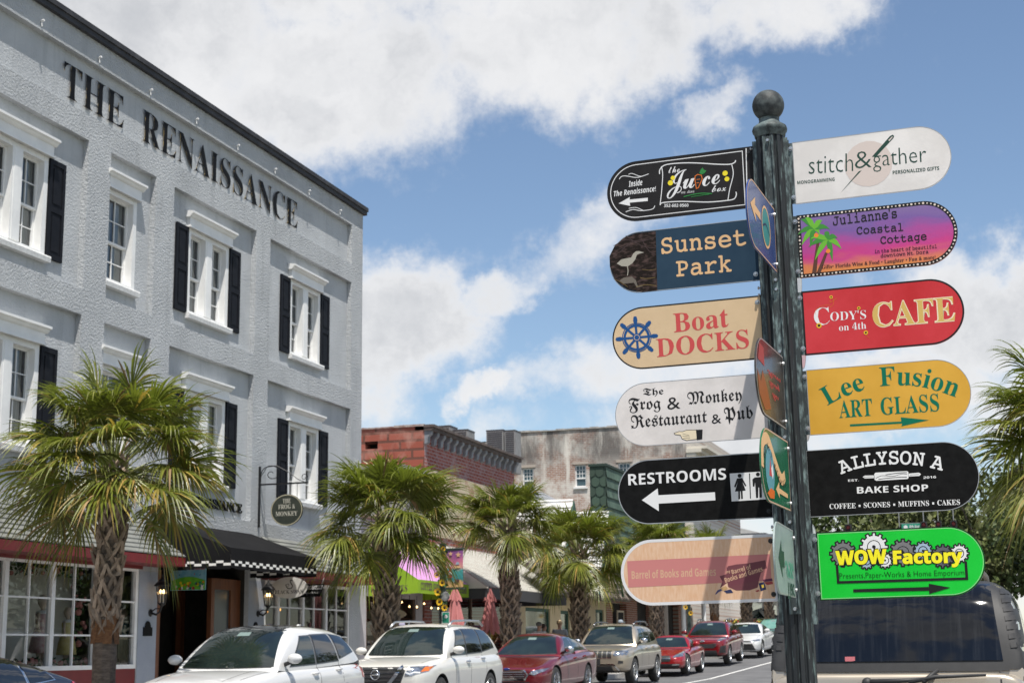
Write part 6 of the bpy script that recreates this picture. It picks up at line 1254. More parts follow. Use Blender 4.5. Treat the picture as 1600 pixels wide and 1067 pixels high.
tag(obj('flower_garland', ga, [mat('garland_leaf', (.03, .08, .02), .7, island=.5), mat('garland_rose', (.50, .20, .18), .7, island=.3)]), 'pink rose and green leaf garland framing the shop window display', 'garland')

# ------------------------------------------------------------------ low shop with lime and violet awning, y 37.8..42.4
def g0(y): return gz(y) + .13
LS = thing('low_shop', 'low one-storey shop with pale parapet between grey and red buildings', 'building', (FX, 38, g0(40)))
M['cream'] = mat('cream_wall', (.52, .46, .33), .85, col2=(.46, .40, .29), nscale=1.4); M['palegrey'] = mat('pale_grey_wall', (.50, .48, .50), .9, col2=(.40, .39, .41), nscale=1.6)
yA, yB = Y(32.04) + .02, 42.40
w = MB(); w.wall_x(FX - .05, yA, yB, .4, 5.15, [(yA + .5, yB - .5, .5, 3.1)], .15); w.quad((FX - .05, yA, 5.15), (FX - .05, yB, 5.15), (-30, yB, 5.15), (-30, yA, 5.15)); obj('wall', w, M['palegrey'], LS)
w = MB(); w.box(FX - .2, yA, 5.15, FX + .06, yB, 5.24); w.box(FX - .05, yA, 4.62, FX + .03, yB, 4.70); obj('coping', w, mat('rusty_coping', (.22, .15, .11), .8), LS)
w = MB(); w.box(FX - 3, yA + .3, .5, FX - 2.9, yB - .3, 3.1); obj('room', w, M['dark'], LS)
w = MB()
for yy in (yA + .5, yA + 1.6, yA + 2.7, yB - .62): w.box(FX - .18, yy, .5, FX - .08, yy + .12, 3.1)
w.box(FX - .17, yA + .5, .5, FX - .09, yB - .5, 1.1); obj('shop_door_frame', w, mat('brown_shop_wood', (.10, .06, .04), .6), LS)
w = MB(); w.quad((FX - .13, yA + .5, 1.1), (FX - .13, yB - .5, 1.1), (FX - .13, yB - .5, 3.1), (FX - .13, yA + .5, 3.1)); obj('shop_glass', w, M['shopglass'], LS)
w = MB(); w.box(-19.3, 40.6, 5.15, FX - .02, yB - .05, 6.75); w.box(-19.4, 40.5, 6.75, FX + .12, yB - .02, 6.86); obj('roof_room', w, mat('weathered_grey_siding', (.24, .23, .22), .9, col2=(.36, .35, .33), nscale=3, stretch=(1, 1, 6)), LS)
PAW = thing('shop_awning', 'violet awning with lime green sides and purple cafe lettering', 'awning', (FX, 38, 3))
yA, yB, xo, zt, zl, zb_ = 38.3, 42.3, FX + 1.42, 4.42, 3.50, 3.14
M['violet'] = mat('violet_canvas', (.46, .22, .44), .85, col2=(.50, .25, .48), nscale=1.5); M['lime'] = mat('lime_canvas', (.24, .40, .015), .85, col2=(.27, .44, .02), nscale=1.5)
n = 6; w = MB()
for k in range(n): w.quad((FX, yA + (yB - yA) * k / n, zt), (FX, yA + (yB - yA) * (k + 1) / n, zt), (xo, yA + (yB - yA) * (k + 1) / n, zl), (xo, yA + (yB - yA) * k / n, zl)); w.box(FX, yA + (yB - yA) * k / n - .004, zt, FX + .001, yA + (yB - yA) * k / n + .004, zt + .01)
obj('sloping_canvas', w, M['violet'], PAW)
w = MB(); P = [(FX, zt), (xo, zl), (xo, zb_), (FX, zb_ - .05)]; w.prism(P, lambda a, b: (a, yA, b), lambda a, b: (a, yA + .01, b)); w.prism(P, lambda a, b: (a, yB, b), lambda a, b: (a, yB - .01, b)); w.box(xo - .01, yA + .011, zb_, xo + .004, yB - .011, zl); obj('side_canvas', w, M['lime'], PAW)
tx = MB()
for st, zz, xa, xb in (('ESPRESSO', 3.72, FX + .06, FX + .78), ('ICE CREAM', 3.46, FX + .06, FX + .86), ('SANDWICHES', 3.2, FX + .08, FX + 1.12)):
    v, f = text2d(st, 'serift', (xa, zz), (xb, zz), .16); put_text(tx, v, f, lambda a, b: (a, yA - .006, b))
v, f = text2d('COFFEE SANDWICHES ICE CREAM', 'slab', (yA + .2, zb_ + .1), (yB - .2, zb_ + .1), .19); put_text(tx, v, f, lambda a, b: (xo + .009, a, b)); obj('lettering', tx, mat('purple_ink', (.10, .035, .08), .7), PAW)
CS = tag(obj('shop_sign', (lambda m_: (m_.prism([(-16.28 + .58 * math.cos(.2618 * k) * (1 + .08 * math.cos(.5236 * k * 2)), 2.62 + .20 * math.sin(.2618 * k)) for k in range(24)], lambda a, b: (a, 38.9, b), lambda a, b: (a, 38.94, b)), m_)[1])(MB()), mat('tan_board', (.30, .25, .17), .7, col2=(.24, .2, .13), nscale=5)), 'tan scalloped sign hanging below the lime awning', 'sign')
for k in range(7):
    yy = 38.7 + k * .55; zz = 2.86 + .07 * math.cos(k * 2.1); LB = thing('string_light', 'glowing bulb of the string under the lime awning', 'string light', (FX + .8, yy, zz), 0, 'string lights under the lime awning'); c_ = MB(); c_.lathe([(0, .035), (.014, .02), (.026, 0), (.014, -.026), (0, -.032)], (FX + .8, yy, zz), 8); obj('bulb', c_, lamp('warm_string_bulb', (1, .66, .28), 3.5), LB, True); c_ = MB(); c_.tube([(FX + .8, yy, zz + .05), (FX + .8, yy, zz + .3)], .008, 4); obj('socket', c_, M['black'], LB)

# ------------------------------------------------------------------ red brick building, y 42.4..51.1
RB = thing('brick_building', 'old red painted brick building with bracketed dark cornice', 'building', (FX, 46, g0(46)))
RBF = brickmat('red_brick_front', (.25, .065, .05), (.33, .11, .09), (.33, .25, .25), 1.3, (.34, .27, .28), .50, .66, 1.5, (.44, .15, .11), 'x')
RBS = brickmat('red_painted_side', (.30, .085, .06), (.36, .115, .085), (.15, .07, .055), 3.4, (.42, .22, .18), .48, .68, 1.3, (.17, .05, .04), 'y')
yA, yB, zt = 42.43, 51.1, 8.10
w = MB(); w.wall_x(FX, yA, yB, .5, zt, [(yA + .6, yB - .6, .6, 3.3)], .2, 0); w.wall_y(yA, -30, FX, .5, zt + .12, [(-19.33, -18.93, 7.85, 8.06)] if 0 else [(-18.42, -18.0, 7.62, 7.84)], .4, 1); w.wall_y(yB, -30, FX, .5, zt); w.quad((FX, yA, zt - .3), (FX, yB, zt - .3), (-30, yB, zt - .3), (-30, yA, zt - .3), 1)
obj('wall', w, [RBF, RBS], RB)
w = MB(); w.box(-19.0, yA + .39, 7.5, -17.6, yA + .42, 8.0); obj('attic_room', w, M['dark'], RB); w = MB(); w.box(FX - 4, yA + .3, .6, FX - 3.9, yB - .3, 3.3); obj('room', w, M['dark'], RB)
w = MB(); rr = random.Random(8)
for k in range(14):
    xa = -30 + (13.5) * k / 14; xb = -30 + 13.5 * (k + 1) / 14; w.box(xa, yA - .03 - .0, zt + .12, xb, yA + .3, zt + .155 + rr.random() * .035)
obj('parapet_coping', w, mat('white_flaking_coping', (.5, .47, .44), .9, col2=(.25, .13, .11), nscale=5), RB)
w = MB(); w.box(FX, yA - .04, zt - .02, FX + .26, yB + .08, zt + .08); w.box(FX, yA - .06, zt + .08, FX + .32, yB + .10, zt + .155); w.box(FX - .3, yA, zt, FX, yB + .1, zt + .14); obj('cornice', w, mat('sooty_cornice', (.06, .05, .048), .9, col2=(.13, .10, .09), nscale=4), RB)
for k in range(16):
    yy = yA + .10 + (yB - yA - .3) * k / 15; b = MB(); b.prism([(FX, zt - .02), (FX + .21, zt - .02), (FX + .20, zt - .12), (FX + .12, zt - .20), (FX + .10, zt - .38), (FX, zt - .42)], lambda a, c: (a, yy - .10, c), lambda a, c: (a, yy + .10, c)); obj('cornice_bracket', b, mat('grey_bracket', (.25, .27, .30), .85, col2=(.17, .18, .2), nscale=6), RB)
w = MB(); w.box(FX, yA, 6.42, FX + .05, yB, 6.95); w.box(FX, yA, 5.0, FX + .03, yB, 6.4); obj('stucco_band', w, mat('flaking_cream_band', (.50, .42, .30), .9, col2=(.33, .17, .13), nscale=1.6, lo=.5, hi=.62), RB)
w = MB(); w.quad((FX - .1, yA + .6, .6), (FX - .1, yB - .6, .6), (FX - .1, yB - .6, 3.3), (FX - .1, yA + .6, 3.3)); obj('shop_glass', w, M['shopglass'], RB)
w = MB()
for yy in (yA + .6, yA + 4.2, yB - .7): w = MB(); w.box(FX - .16, yy, .6, FX - .05, yy + .1, 3.3); obj('shop_frame', w, mat('brown_shop_wood', (0, 0, 0)), RB)
for (xa, xb, za, zb__, y0, lab) in ((-17.75, -17.15, 7.9, 8.82, 46.4, 'grey air conditioner on the red building roof, left of the pair'), (-17.05, -16.55, 7.9, 8.66, 46.4, 'grey air conditioner on the red building roof, right of the pair'), (-18.0, -17.35, 7.9, 9.50, 52.5, 'tall grey air conditioner against the sky, left one'), (-17.3, -16.9, 7.9, 9.46, 52.5, 'tall grey air conditioner against the sky, right one')):
    ac = thing('air_conditioner', lab, 'air conditioner', ((xa + xb) / 2, y0, za), 0, 'air conditioners on the roofs'); b = MB(); b.box(xa, y0, za, xb, y0 + .7, zb__ - .04); obj('casing', b, mat('ac_grey', (.20, .20, .20), .7, col2=(.26, .26, .26), nscale=4), ac); b = MB()
    for k in range(12): zz = zb__ - .10 - k * .075; b.box(xa + .04, y0 - .012, zz - .02, xb - .04, y0 - .001, zz + .012)
    b.box(xa - .01, y0 - .01, zb__ - .039, xb + .01, y0 + .71, zb__); obj('grille', b, mat('ac_dark', (.06, .06, .065), .6), ac)
SA = thing('shop_awning', 'white ribbed awning with dark grey front band on the red building', 'awning', (FX, 46, 3.2))
yA, yB, xo, zt, zl, zb_ = 42.5, 50.6, FX + 1.95, 4.75, 3.42, 3.10
w = MB(); n = 44; yy = lambda t: yA + (yB - yA) * t
for k in range(n):
    a0, a1 = yy(k / n), yy((k + .62) / n); a2 = yy((k + 1) / n)
    w.quad((FX, a0, zt + .02), (FX, a1, zt + .02), (xo, a1, zl + .02), (xo, a0, zl + .02)); w.quad((FX, a1, zt + .02), (FX, a1 + .02, zt), (xo, a1 + .02, zl), (xo, a1, zl + .02)); w.quad((FX, a1 + .02, zt), (FX, a2, zt), (xo, a2, zl), (xo, a1 + .02, zl))
P = [(FX, zt), (xo, zl), (xo, zl - .02), (FX, zl - .02)]; w.prism(P, lambda a, b: (a, yA, b), lambda a, b: (a, yA - .01, b)); w.prism(P, lambda a, b: (a, yB, b), lambda a, b: (a, yB + .01, b)); obj('ribbed_canvas', w, mat('cream_ribbed_canvas', (.62, .60, .54), .8, col2=(.52, .50, .45), nscale=1.2), SA)
w = MB(); w.box(xo - .01, yA, zb_, xo + .012, yB, zl - .001); w.box(FX, yA - .012, zb_, xo - .011, yA, zl - .021); w.box(FX, yB, zb_, xo - .011, yB + .012, zl - .021); obj('front_band', w, mat('charcoal_canvas', (.05, .05, .055), .85), SA)

# ------------------------------------------------------------------ tan shop with shingle mansard and white gables, y 51..62
TB = thing('gabled_shop', 'tan shop with brown shingle roof and two white gabled dormers', 'building', (FX, 56, g0(56)))
yA, yB = 51.15, 63.4; zg = g0(56)
w = MB(); w.wall_x(FX, yA, yB, .6, 3.75, [(52.2, 55.2, 1.6, 3.12), (61.7, 63.0, 1.3, 3.25), (56.6, 57.8, .9, 3.1)], .2); w.wall_x(FX - 1.4, yA, yB, 3.7, 7.5); w.wall_y(yA, -26, FX - 1.4, 3.7, 7.5); obj('wall', w, mat('tan_wall', (.50, .41, .25), .85, col2=(.44, .36, .22), nscale=1.2), TB)
w = MB(); w.quad((FX - 1.2, yA, 7.45), (FX - 1.2, yB, 7.45), (FX - 2.6, yB, 8.25), (FX - 2.6, yA, 8.25)); w.box(FX - 1.5, yA, 7.3, FX - 1.18, yB, 7.44)
for k in range(40): yy_ = yA + (yB - yA) * k / 40; w.quad((FX - 1.2, yy_, 7.49), (FX - 1.2, yy_ + .03, 7.49), (FX - 2.6, yy_ + .03, 8.29), (FX - 2.6, yy_, 8.29))
obj('metal_roof', w, mat('grey_metal_roof', (.34, .345, .36), .5, metal=.2, col2=(.27, .275, .29), nscale=2), TB)
w = MB(); n = 9; xo = FX + .95; rr = random.Random(3)
for k in range(n):
    u0, u1 = k / n, (k + 1) / n; P = lambda u: (FX - .55 + 1.5 * u ** 1.0, 6.3 + (3.68 - 6.3) * u); (xa, za), (xb, zb__) = P(u0), P(u1); m_ = 34
    for j in range(m_):
        ja, jb = yA + (yB + .6 - yA) * j / m_, yA + (yB + .6 - yA) * (j + 1) / m_; dz = rr.uniform(0, .05); w.add([(xa, ja, za), (xa, jb - .015, za), (xb + .03, jb - .015, zb__ + .05 - dz), (xb + .03, ja, zb__ + .05 - dz), (xb + .03, ja, zb__ - .01 - dz), (xb + .03, jb - .015, zb__ - .01 - dz)], [(0, 1, 2, 3), (3, 2, 5, 4)])
w.wall_y(yA, FX - .5, FX + .9, 3.7, 3.72); w.prism([(FX - .55, 6.3), (xo, 3.68), (FX - .5, 3.68)], lambda a, b: (a, yA - .01, b), lambda a, b: (a, yA, b)); w.box(FX, yA, 3.60, xo - .02, yB + .6, 3.66)
obj('shingle_roof', w, mat('brown_wood_shingle', (.13, .10, .08), .95, col2=(.21, .175, .145), nscale=5, island=.4), TB)
for k, yc in enumerate((54.7, 60.0)):
    hw, zb__, hz = 2.0, 3.92, 3.2; xf = FX + .86
    d_ = MB(); d_.poly([(yc - hw + .15, zb__), (yc + hw - .15, zb__), (yc, zb__ + hz - .25)], lambda a, b: (xf, a, b)); gf = obj('gable_front', d_, mat('tan_wall', (0, 0, 0)), TB)
    d_ = MB(); d_.box(xf + .003, yc - .42, zb__ + .5, xf + .03, yc + .42, zb__ + 1.35); o_ = obj('gable_window', d_, mat('pale_blue_glass', (.35, .42, .46), .15), TB)
    d_ = MB(); d_.box(xf + .004, yc - .5, zb__ + .42, xf + .05, yc + .5, zb__ + .5); d_.box(xf + .004, yc - .5, zb__ + 1.35, xf + .05, yc + .5, zb__ + 1.43); d_.box(xf + .004, yc - .5, zb__ + .5, xf + .05, yc - .42, zb__ + 1.35); d_.box(xf + .004, yc + .42, zb__ + .5, xf + .05, yc + .5, zb__ + 1.35); link('frame', d_.mesh('frame', M['white'], off=worigin(TB)), o_)
    d_ = MB(); n = 13
    for s in (-1, 1):
        for j in range(n):
            t0, t1 = j / n, (j + .7) / n; q = lambda t, x: (x, yc + s * hw * (1 - t), zb__ - .08 + hz * t); nx = .05
            d_.quad(q(t0, xf + .25), q(t1, xf + .25), q(t1, FX - 1.3), q(t0, FX - 1.3)); a_, b_ = q(t1, xf + .25), q((j + 1) / n, xf + .25); d_.quad((a_[0], a_[1], a_[2] + .05), (b_[0], b_[1], b_[2] + .05), (FX - 1.3, b_[1], b_[2] + .05), (FX - 1.3, a_[1], a_[2] + .05))
    obj('dormer_roof', d_, mat('white_ribbed_metal', (.66, .66, .65), .5, col2=(.58, .58, .57), nscale=2), TB)
    d_ = MB()
    for s in (-1, 1): d_.prism([(yc + s * hw, zb__ - .2), (yc + s * (hw - .22), zb__ - .2), (yc, zb__ + hz - .42), (yc, zb__ + hz - .1)], lambda a, b: (xf + .255, a, b), lambda a, b: (xf + .30, a, b))
    obj('bargeboard', d_, M['white'] if k == 9 else mat('green_trim', (.015, .06, .04), .6), TB)
def wfr(B, x, a, b, c, d, fm, t=.12):
    f_ = MB(); f_.box(x - .02, a, c, x + .05, a + t, d); f_.box(x - .02, b - t, c, x + .05, b, d); f_.box(x - .02, a + t, d - t, x + .05, b - t, d); f_.box(x - .02, a + t, c, x + .05, b - t, c + t); o_ = obj('window', f_, fm, B); p_ = MB(); p_.quad((x, a + t, c + t), (x, b - t, c + t), (x, b - t, d - t), (x, a + t, d - t)); obj('pane', p_, mat('dark_shop_pane', (.03, .04, .04), .06, spec=.8, col2=(.10, .12, .09), nscale=2.5), o_); return o_
for q_ in ((52.2, 55.2, 1.6, 3.12), (61.7, 63.0, 1.3, 3.25), (56.6, 57.8, .9, 3.1)): wfr(TB, FX - .1, *q_, mat('green_trim', (0, 0, 0)))
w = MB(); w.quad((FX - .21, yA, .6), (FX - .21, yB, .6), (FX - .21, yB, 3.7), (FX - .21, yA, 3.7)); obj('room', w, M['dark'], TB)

# ------------------------------------------------------------------ green shingle-fronted building, y 63.5..80
GN = thing('mansard_building', 'brick building with tall green scalloped shingle front', 'building', (FX, 70, g0(70)))
yA, yB = 63.5, 79.9
w = MB(); w.wall_x(FX, yA, yB, 1.0, 6.3, [(64.5, 67, 1.4, 3.6), (69, 72, 1.4, 3.8), (74, 78, 1.4, 3.8)], .3); w.wall_y(yA, -26, FX, 1, 6.3); obj('wall', w, brickmat('brown_brick', (.20, .075, .05), (.27, .11, .075), (.30, .26, .22), 1.2, None, 0, 1, 1, None, 'x'), GN)
w = MB(); w.quad((FX - .32, yA, 1), (FX - .32, yB, 1), (FX - .32, yB, 4), (FX - .32, yA, 4)); obj('room', w, M['dark'], GN)
w = MB(); w.box(FX - .60, yA, 6.0, FX + .10, yB, 9.32); w.box(FX - .65, yA - .06, 9.32, FX + .16, yB, 9.43); obj('mansard_core', w, mat('dark_green_board2', (.02, .04, .03), .8), GN)
w = MB(); rr = random.Random(5)
for r in range(8):
    zz = 9.29 - r * .42
    for k in range(int((yB - yA) / .45)):
        y0 = yA + .45 * k; w.add([(FX + .105, y0, zz), (FX + .105, y0 + .44, zz), (FX + .16, y0 + .44, zz - .44), (FX + .16, y0, zz - .44)], [(0, 1, 2, 3)], 0)
    for k in range(2):
        x0_ = FX - .60 + .36 * k + (.18 if r % 2 else 0) - .1; P = [(x0_, zz), (x0_ + .34, zz), (x0_ + .34, zz - .26)] + [(x0_ + .17 + .17 * math.cos(t), zz - .26 - .17 * math.sin(t)) for t in [math.pi * j / 6 for j in range(1, 6)]] + [(x0_, zz - .26)]
        P = [(min(max(a_, FX - .60), FX + .10), b_) for a_, b_ in P]; w.poly(P, lambda a_, b_: (a_, yA - .005 - (9.4 - b_) * .004 - (zz - b_) * .06, b_), 1)
obj('green_shingles', w, [mat('green_shingle', (.045, .085, .060), .8, col2=(.075, .12, .09), nscale=2, island=.25), mat('green_scallop', (.035, .065, .045), .8, island=.3)], GN)
w = MB(); w.box(FX, yA, 3.9, FX + 1.6, yB, 4.05); w.box(FX + 1.45, 68, 1.1, FX + 1.6, 68.2, 3.9); obj('porch_roof', w, mat('porch_dark', (.10, .09, .08), .8), GN)
for yy_ in (67.0, 72.5, 77.5): w = MB(); w.tube([(FX + 1.4, yy_, 1.2), (FX + 1.4, yy_, 3.95)], .11, 10); obj('porch_column', w, M['white'], GN)

# ------------------------------------------------------------------ tall whitewashed brick building across the block end, y 80
WB = thing('whitewashed_building', 'tall old brick building with peeling whitewash and soot streaks', 'building', (FX, 82, g0(82)))
WBM = brickmat('whitewashed_brick', (.33, .18, .135), (.42, .26, .20), (.50, .46, .42), 1.25, (.64, .60, .55), .44, .56, .6, (.72, .68, .62), 'y', (8.7, 10.2, (.12, .11, .105)))
y0 = 80; ws = [(-25.35, -24.72, 10.25, 11.42), (-22.37, -21.74, 10.25, 11.46), (-19.95, -19.27, 10.25, 11.45), (-18.6, -17.9, 10.25, 11.5)]
w = MB(); w.wall_y(y0, -25.8, -16.2, 1, 13.38, [(a, b, c, d) for a, b, c, d in ws], .25); w.wall_y(y0, -40, -25.8, 1, 12.85); w.wall_x(-16.2, y0, 96, 1, 13.3); w.quad((-40, y0, 12.8), (-16.2, y0, 13.2), (-16.2, 96, 13.2), (-40, 96, 12.8)); obj('wall', w, WBM, WB)
w = MB(); rr = random.Random(6)
for k in range(20): xa = -25.8 + 9.6 * k / 20; w.box(xa, y0 - .06, 13.38, xa + .48, y0 + .35, 13.43 + rr.random() * .07)
for k in range(20): xa = -36 + 10.2 * k / 20; w.box(xa, y0 - .06, 12.85, xa + .51, y0 + .35, 12.90 + rr.random() * .08)
obj('parapet_coping', w, mat('sooty_coping', (.25, .235, .22), .9, col2=(.45, .42, .39), nscale=3), WB)
for a, b, c, d in ws:
    f_ = MB(); t = .07; yy_ = y0 + .08; f_.box(a, yy_, c, a + t, yy_ + .08, d); f_.box(b - t, yy_, c, b, yy_ + .08, d); f_.box(a + t, yy_, d - t, b - t, yy_ + .08, d); f_.box(a + t, yy_, c, b - t, yy_ + .08, c + t); f_.box(a + t, yy_ - .01, c + .44, b - t, yy_ + .08, c + .52)
    for j in (1, 2): xx = a + t + (b - a - 2 * t) * j / 3; f_.box(xx - .012, yy_ + .01, c + .52, xx + .012, yy_ + .05, d - t)
    for j in (1, 2): zz = c + .52 + (d - t - c - .52) * j / 3; f_.box(a + t, yy_ + .012, zz - .012, b - t, yy_ + .048, zz + .012)
    f_.box(a - .08, y0 - .08, c - .1, b + .08, y0 + .1, c - .001)
    wo = obj('window', f_, M['white'], WB); p_ = MB(); p_.quad((a + t, yy_ + .04, c + t), (b - t, yy_ + .04, c + t), (b - t, yy_ + .04, d - t), (a + t, yy_ + .04, d - t)); obj('pane', p_, mat('blue_grey_pane', (.05, .085, .10), .12, spec=.7), wo)
    l_ = MB(); l_.box(a - .12, y0 - .03, d + .02, b + .12, y0 - .002, d + .16); obj('window_lintel', l_, mat('pale_lintel', (.42, .36, .31), .9), WB)
w = MB(); w.box(-16.2, y0 - .1, 11.6, -15.7, 96, 11.8); w.box(-16.2, y0 - .15, 11.8, -15.4, 96, 12.0); w.box(-16.2, y0, 12.0, -15.1, 96, 12.15); obj('street_cornice', w, mat('cream_cornice', (.56, .52, .45), .8), WB)
FW = thing('white_shop_block', 'distant white shop block with dark flat canopy', 'building', (-16.6, 100, g0(100)))
w = MB(); w.box(-30, 97.7, 7.9, -14.9, 116.2, 8.75); obj('fascia', w, mat('slate_fascia', (.10, .11, .125), .8), FW); w = MB(); w.prism([(-15.2, 8.751), (-30, 8.751), (-22, 10.6)], lambda a, b: (a, 97.9, b), lambda a, b: (a, 116, b)); obj('roof', w, mat('pale_metal_roof', (.55, .55, .55), .5, col2=(.48, .48, .48), nscale=2), FW); w = MB(); w.box(-30, 98, 1, -16.2, 116, 7.89); obj('wall', w, mat('white_block_wall', (.62, .62, .60), .85, col2=(.55, .55, .53), nscale=.6), FW)
w = MB(); w.box(-16.2, 97, 5.0, -13.9, 116, 5.35); obj('canopy', w, mat('charcoal_canvas', (0, 0, 0)), FW)
w = MB(); w.box(-16.19, 98.6, 1.6, -16.1, 102.5, 4.5); w.box(-16.19, 104, 1.6, -16.1, 109, 4.5); obj('shop_window', w, mat('dark_shop_pane', (0, 0, 0)), FW)
# ------------------------------------------------------------------ cars
def paint(name, c, metal=.0, rough=.3, flake=None): return mat(name, c, rough, metal=metal, spec=.5, coat=1.0, col2=flake, nscale=1.0)
M['carglass'] = mat('car_glass', (.006, .010, .010), .03, spec=.8, coat=.3, col2=(.016, .026, .024), nscale=1.4)
M['privglass'] = mat('dark_car_glass', (.005, .006, .009), .03, spec=.8, coat=.3)
M['chrome'] = mat('chrome', (.75, .76, .78), .08, metal=1)
M['silver'] = mat('satin_silver', (.55, .56, .57), .3, metal=.9)
M['plastic'] = mat('black_plastic', (.018, .018, .019), .6, col2=(.028, .028, .029), nscale=8)
M['tyre'] = mat('tyre_rubber', (.016, .016, .016), .85, col2=(.03, .03, .029), nscale=9)
M['lampclear'] = mat('clear_headlamp', (.55, .57, .60), .08, metal=.75, col2=(.12, .13, .15), nscale=9, coat=1)
M['amber'] = mat('amber_lens', (.75, .17, .015), .2, coat=.6)
M['redlens'] = mat('red_lens', (.40, .012, .012), .15, coat=.8)
M['plate'] = mat('plate_white', (.6, .6, .58), .5)
def evalmesh(o):
    dg = bpy.context.evaluated_depsgraph_get(); me = bpy.data.meshes.new_from_object(o.evaluated_get(dg)); return me
def temp(me, mods):
    """apply modifiers to a mesh in a scene of its own"""
    s = bpy.data.scenes.get('workshop') or bpy.data.scenes.new('workshop')
    o = bpy.data.objects.new('t', me); s.collection.objects.link(o); extra = []
    for k, kw in mods:
        m = o.modifiers.new(k, k)
        for a, v in kw.items():
            if a == 'cutter':
                c = bpy.data.objects.new('c', v); s.collection.objects.link(c); extra.append(c); m.object = c
            else: setattr(m, a, v)
    vl = s.view_layers[0]; vl.update(); dg = vl.depsgraph; dg.update()
    out = bpy.data.meshes.new_from_object(o.evaluated_get(dg))
    for q in [o] + extra: bpy.data.objects.remove(q)
    return out
def loft(rows, closed_ring=True, caps=True):
    mb = MB(); n = len(rows[0]); mb.v = [p for r in rows for p in r]
    for j in range(len(rows) - 1):
        for i in range(n if closed_ring else n - 1): mb.f.append([j * n + i, j * n + (i + 1) % n, (j + 1) * n + (i + 1) % n, (j + 1) * n + i])
    if caps: mb.f.append(list(range(n))[::-1]); mb.f.append(list(range((len(rows) - 1) * n, len(rows) * n)))
    mb.m = [0] * len(mb.f); return mb
def body_rows(st, h):
    """stations (y, width factor, z bottom, z top, crown)"""
    rows = []
    for (y, wf, zb, zt, cr) in st:
        w = h * wf; zs = zt - .13 * min(1, (zt - zb) / .5)
        half = [(0, zt + cr), (.5 * w, zt + cr * .75), (.80 * w, zt + cr * .2), (.93 * w, zt - .035), (.985 * w, zs - .02), (w, zs - .16 * (zt - zb)), (.985 * w, zb + .28 * (zt - zb)), (.965 * w, zb + .06), (.85 * w, zb), (.4 * w, zb)]
        rows.append([(x, y, z) for x, z in half] + [(0, y, zb)] + [(-x, y, z) for x, z in half[:0:-1]])
    return rows
def cabin_rows(c):
    """yc cowl, zc, yf screen top, yr rear screen top, yb rear base, zr roof, zb belt front, zb2 belt rear, wb, wr"""
    R_ = []
    def ring(pts): R_.append([(x, y, z) for x, y, z in pts] + [(-x, y, z) for x, y, z in pts[-2::-1]])
    wb, wr = c['wb'], c['wr']; belt = lambda y: c['zb'] + (c['zb2'] - c['zb']) * (y - c['yc']) / (c['yb'] - c['yc'])
    bow = .16
    ring([(x, c['yc'] + bow * (x / wb) ** 2, c['zc'] - .10) for x in (wb, wb * .99, wb * .96, wb * .6, 0)])
    ring([(x, c['yc'] + bow * (x / wb) ** 2, c['zc']) for x in (wb, wb * .985, wb * .95, wb * .6, 0)])
    def station(y, ztop, yb_, k=1.0, w=1.0, bw=0.0):
        zb = belt(yb_); zt = ztop
        ring([(wb * w, yb_, zb - .10), (wb * w * .6 + wr * w * .4 + .015, yb_ * .55 + y * .45 + bw * .5, zb + (zt - zb) * .48), (wr * w, y + bw, zt - .075), (wr * w * .66, y + bw * .35, zt - .018), (0, y, zt)])
    yf, yr = c['yf'], c['yr']; z = c['zr']
    station(yf, z - .015, c['yc'] + (yf - c['yc']) * .42, bw=.09)
    m_ = (yf + yr) / 2
    station(yf + (yr - yf) * .22, z + .012, yf + (yr - yf) * .12, bw=.03); station(m_, z + .012, m_, w=1.0); station(yr - (yr - yf) * .2, z - .0 - c.get('drop', .02) * .5, yr - (yr - yf) * .1, w=.985)
    station(yr, z - c.get('drop', .02), yr + (c['yb'] - yr) * .45, w=.96, bw=-.05)
    ring([(x, c['yb'] - .10 * (x / wb) ** 2, c['zrb']) for x in (wb * .93, wb * .92, wb * .88, wb * .58, 0)]); ring([(x, c['yb'] + .02 - .10 * (x / wb) ** 2, c['zrb'] - .12) for x in (wb * .93, wb * .92, wb * .88, wb * .58, 0)])
    return R_
def make_decal(bvh, pts, dirn, off=.006, thick=.014, maxe=.09):
    bm = bmesh.new(); vs = [bm.verts.new((p[0], p[1], 0)) for p in pts]; bm.faces.new(vs); bmesh.ops.triangulate(bm, faces=bm.faces[:])
    for _ in range(5):
        es = [e for e in bm.edges if e.calc_length() > maxe]
        if not es: break
        bmesh.ops.subdivide_edges(bm, edges=es, cuts=1); bmesh.ops.triangulate(bm, faces=bm.faces[:])
    D = {'F': Vector((0, 1, 0)), 'B': Vector((0, -1, 0)), 'S': Vector((-1, 0, 0)), 'P': Vector((1, 0, 0)), 'T': Vector((0, 0, -1))}[dirn]
    for v in bm.verts:
        a, b = v.co.x, v.co.y
        o = {'F': Vector((a, -3, b)), 'B': Vector((a, 12, b)), 'S': Vector((3, a, b)), 'P': Vector((-3, a, b)), 'T': Vector((a, b, 4))}[dirn]
        h = bvh.ray_cast(o, D)
        if h[0] is None:
            n_ = bvh.find_nearest(o + D * (3 if dirn != 'B' else 9)); p, n = n_[0], n_[1]
            p = Vector((p.x, p.y, p.z))
        else: p, n = h[0], h[1]
        if n.dot(D) > 0: n = -n
        n = (n - D * 1.2).normalized(); v.co = p + n * off
    bm.normal_update(); f0 = bm.faces[:]
    if sum((f.normal.dot(D) > 0) for f in f0) > len(f0) / 2: bmesh.ops.reverse_faces(bm, faces=f0)
    rim = [e for e in bm.edges if len(e.link_faces) == 1]; mp = {}
    for v in {v for e in rim for v in e.verts}: mp[v] = bm.verts.new(v.co + D * thick)
    for e in rim:
        l = e.link_loops[0]; p, q = l.vert, l.link_loop_next.vert
        bm.faces.new((q, p, mp[p], mp[q]))
    return bm
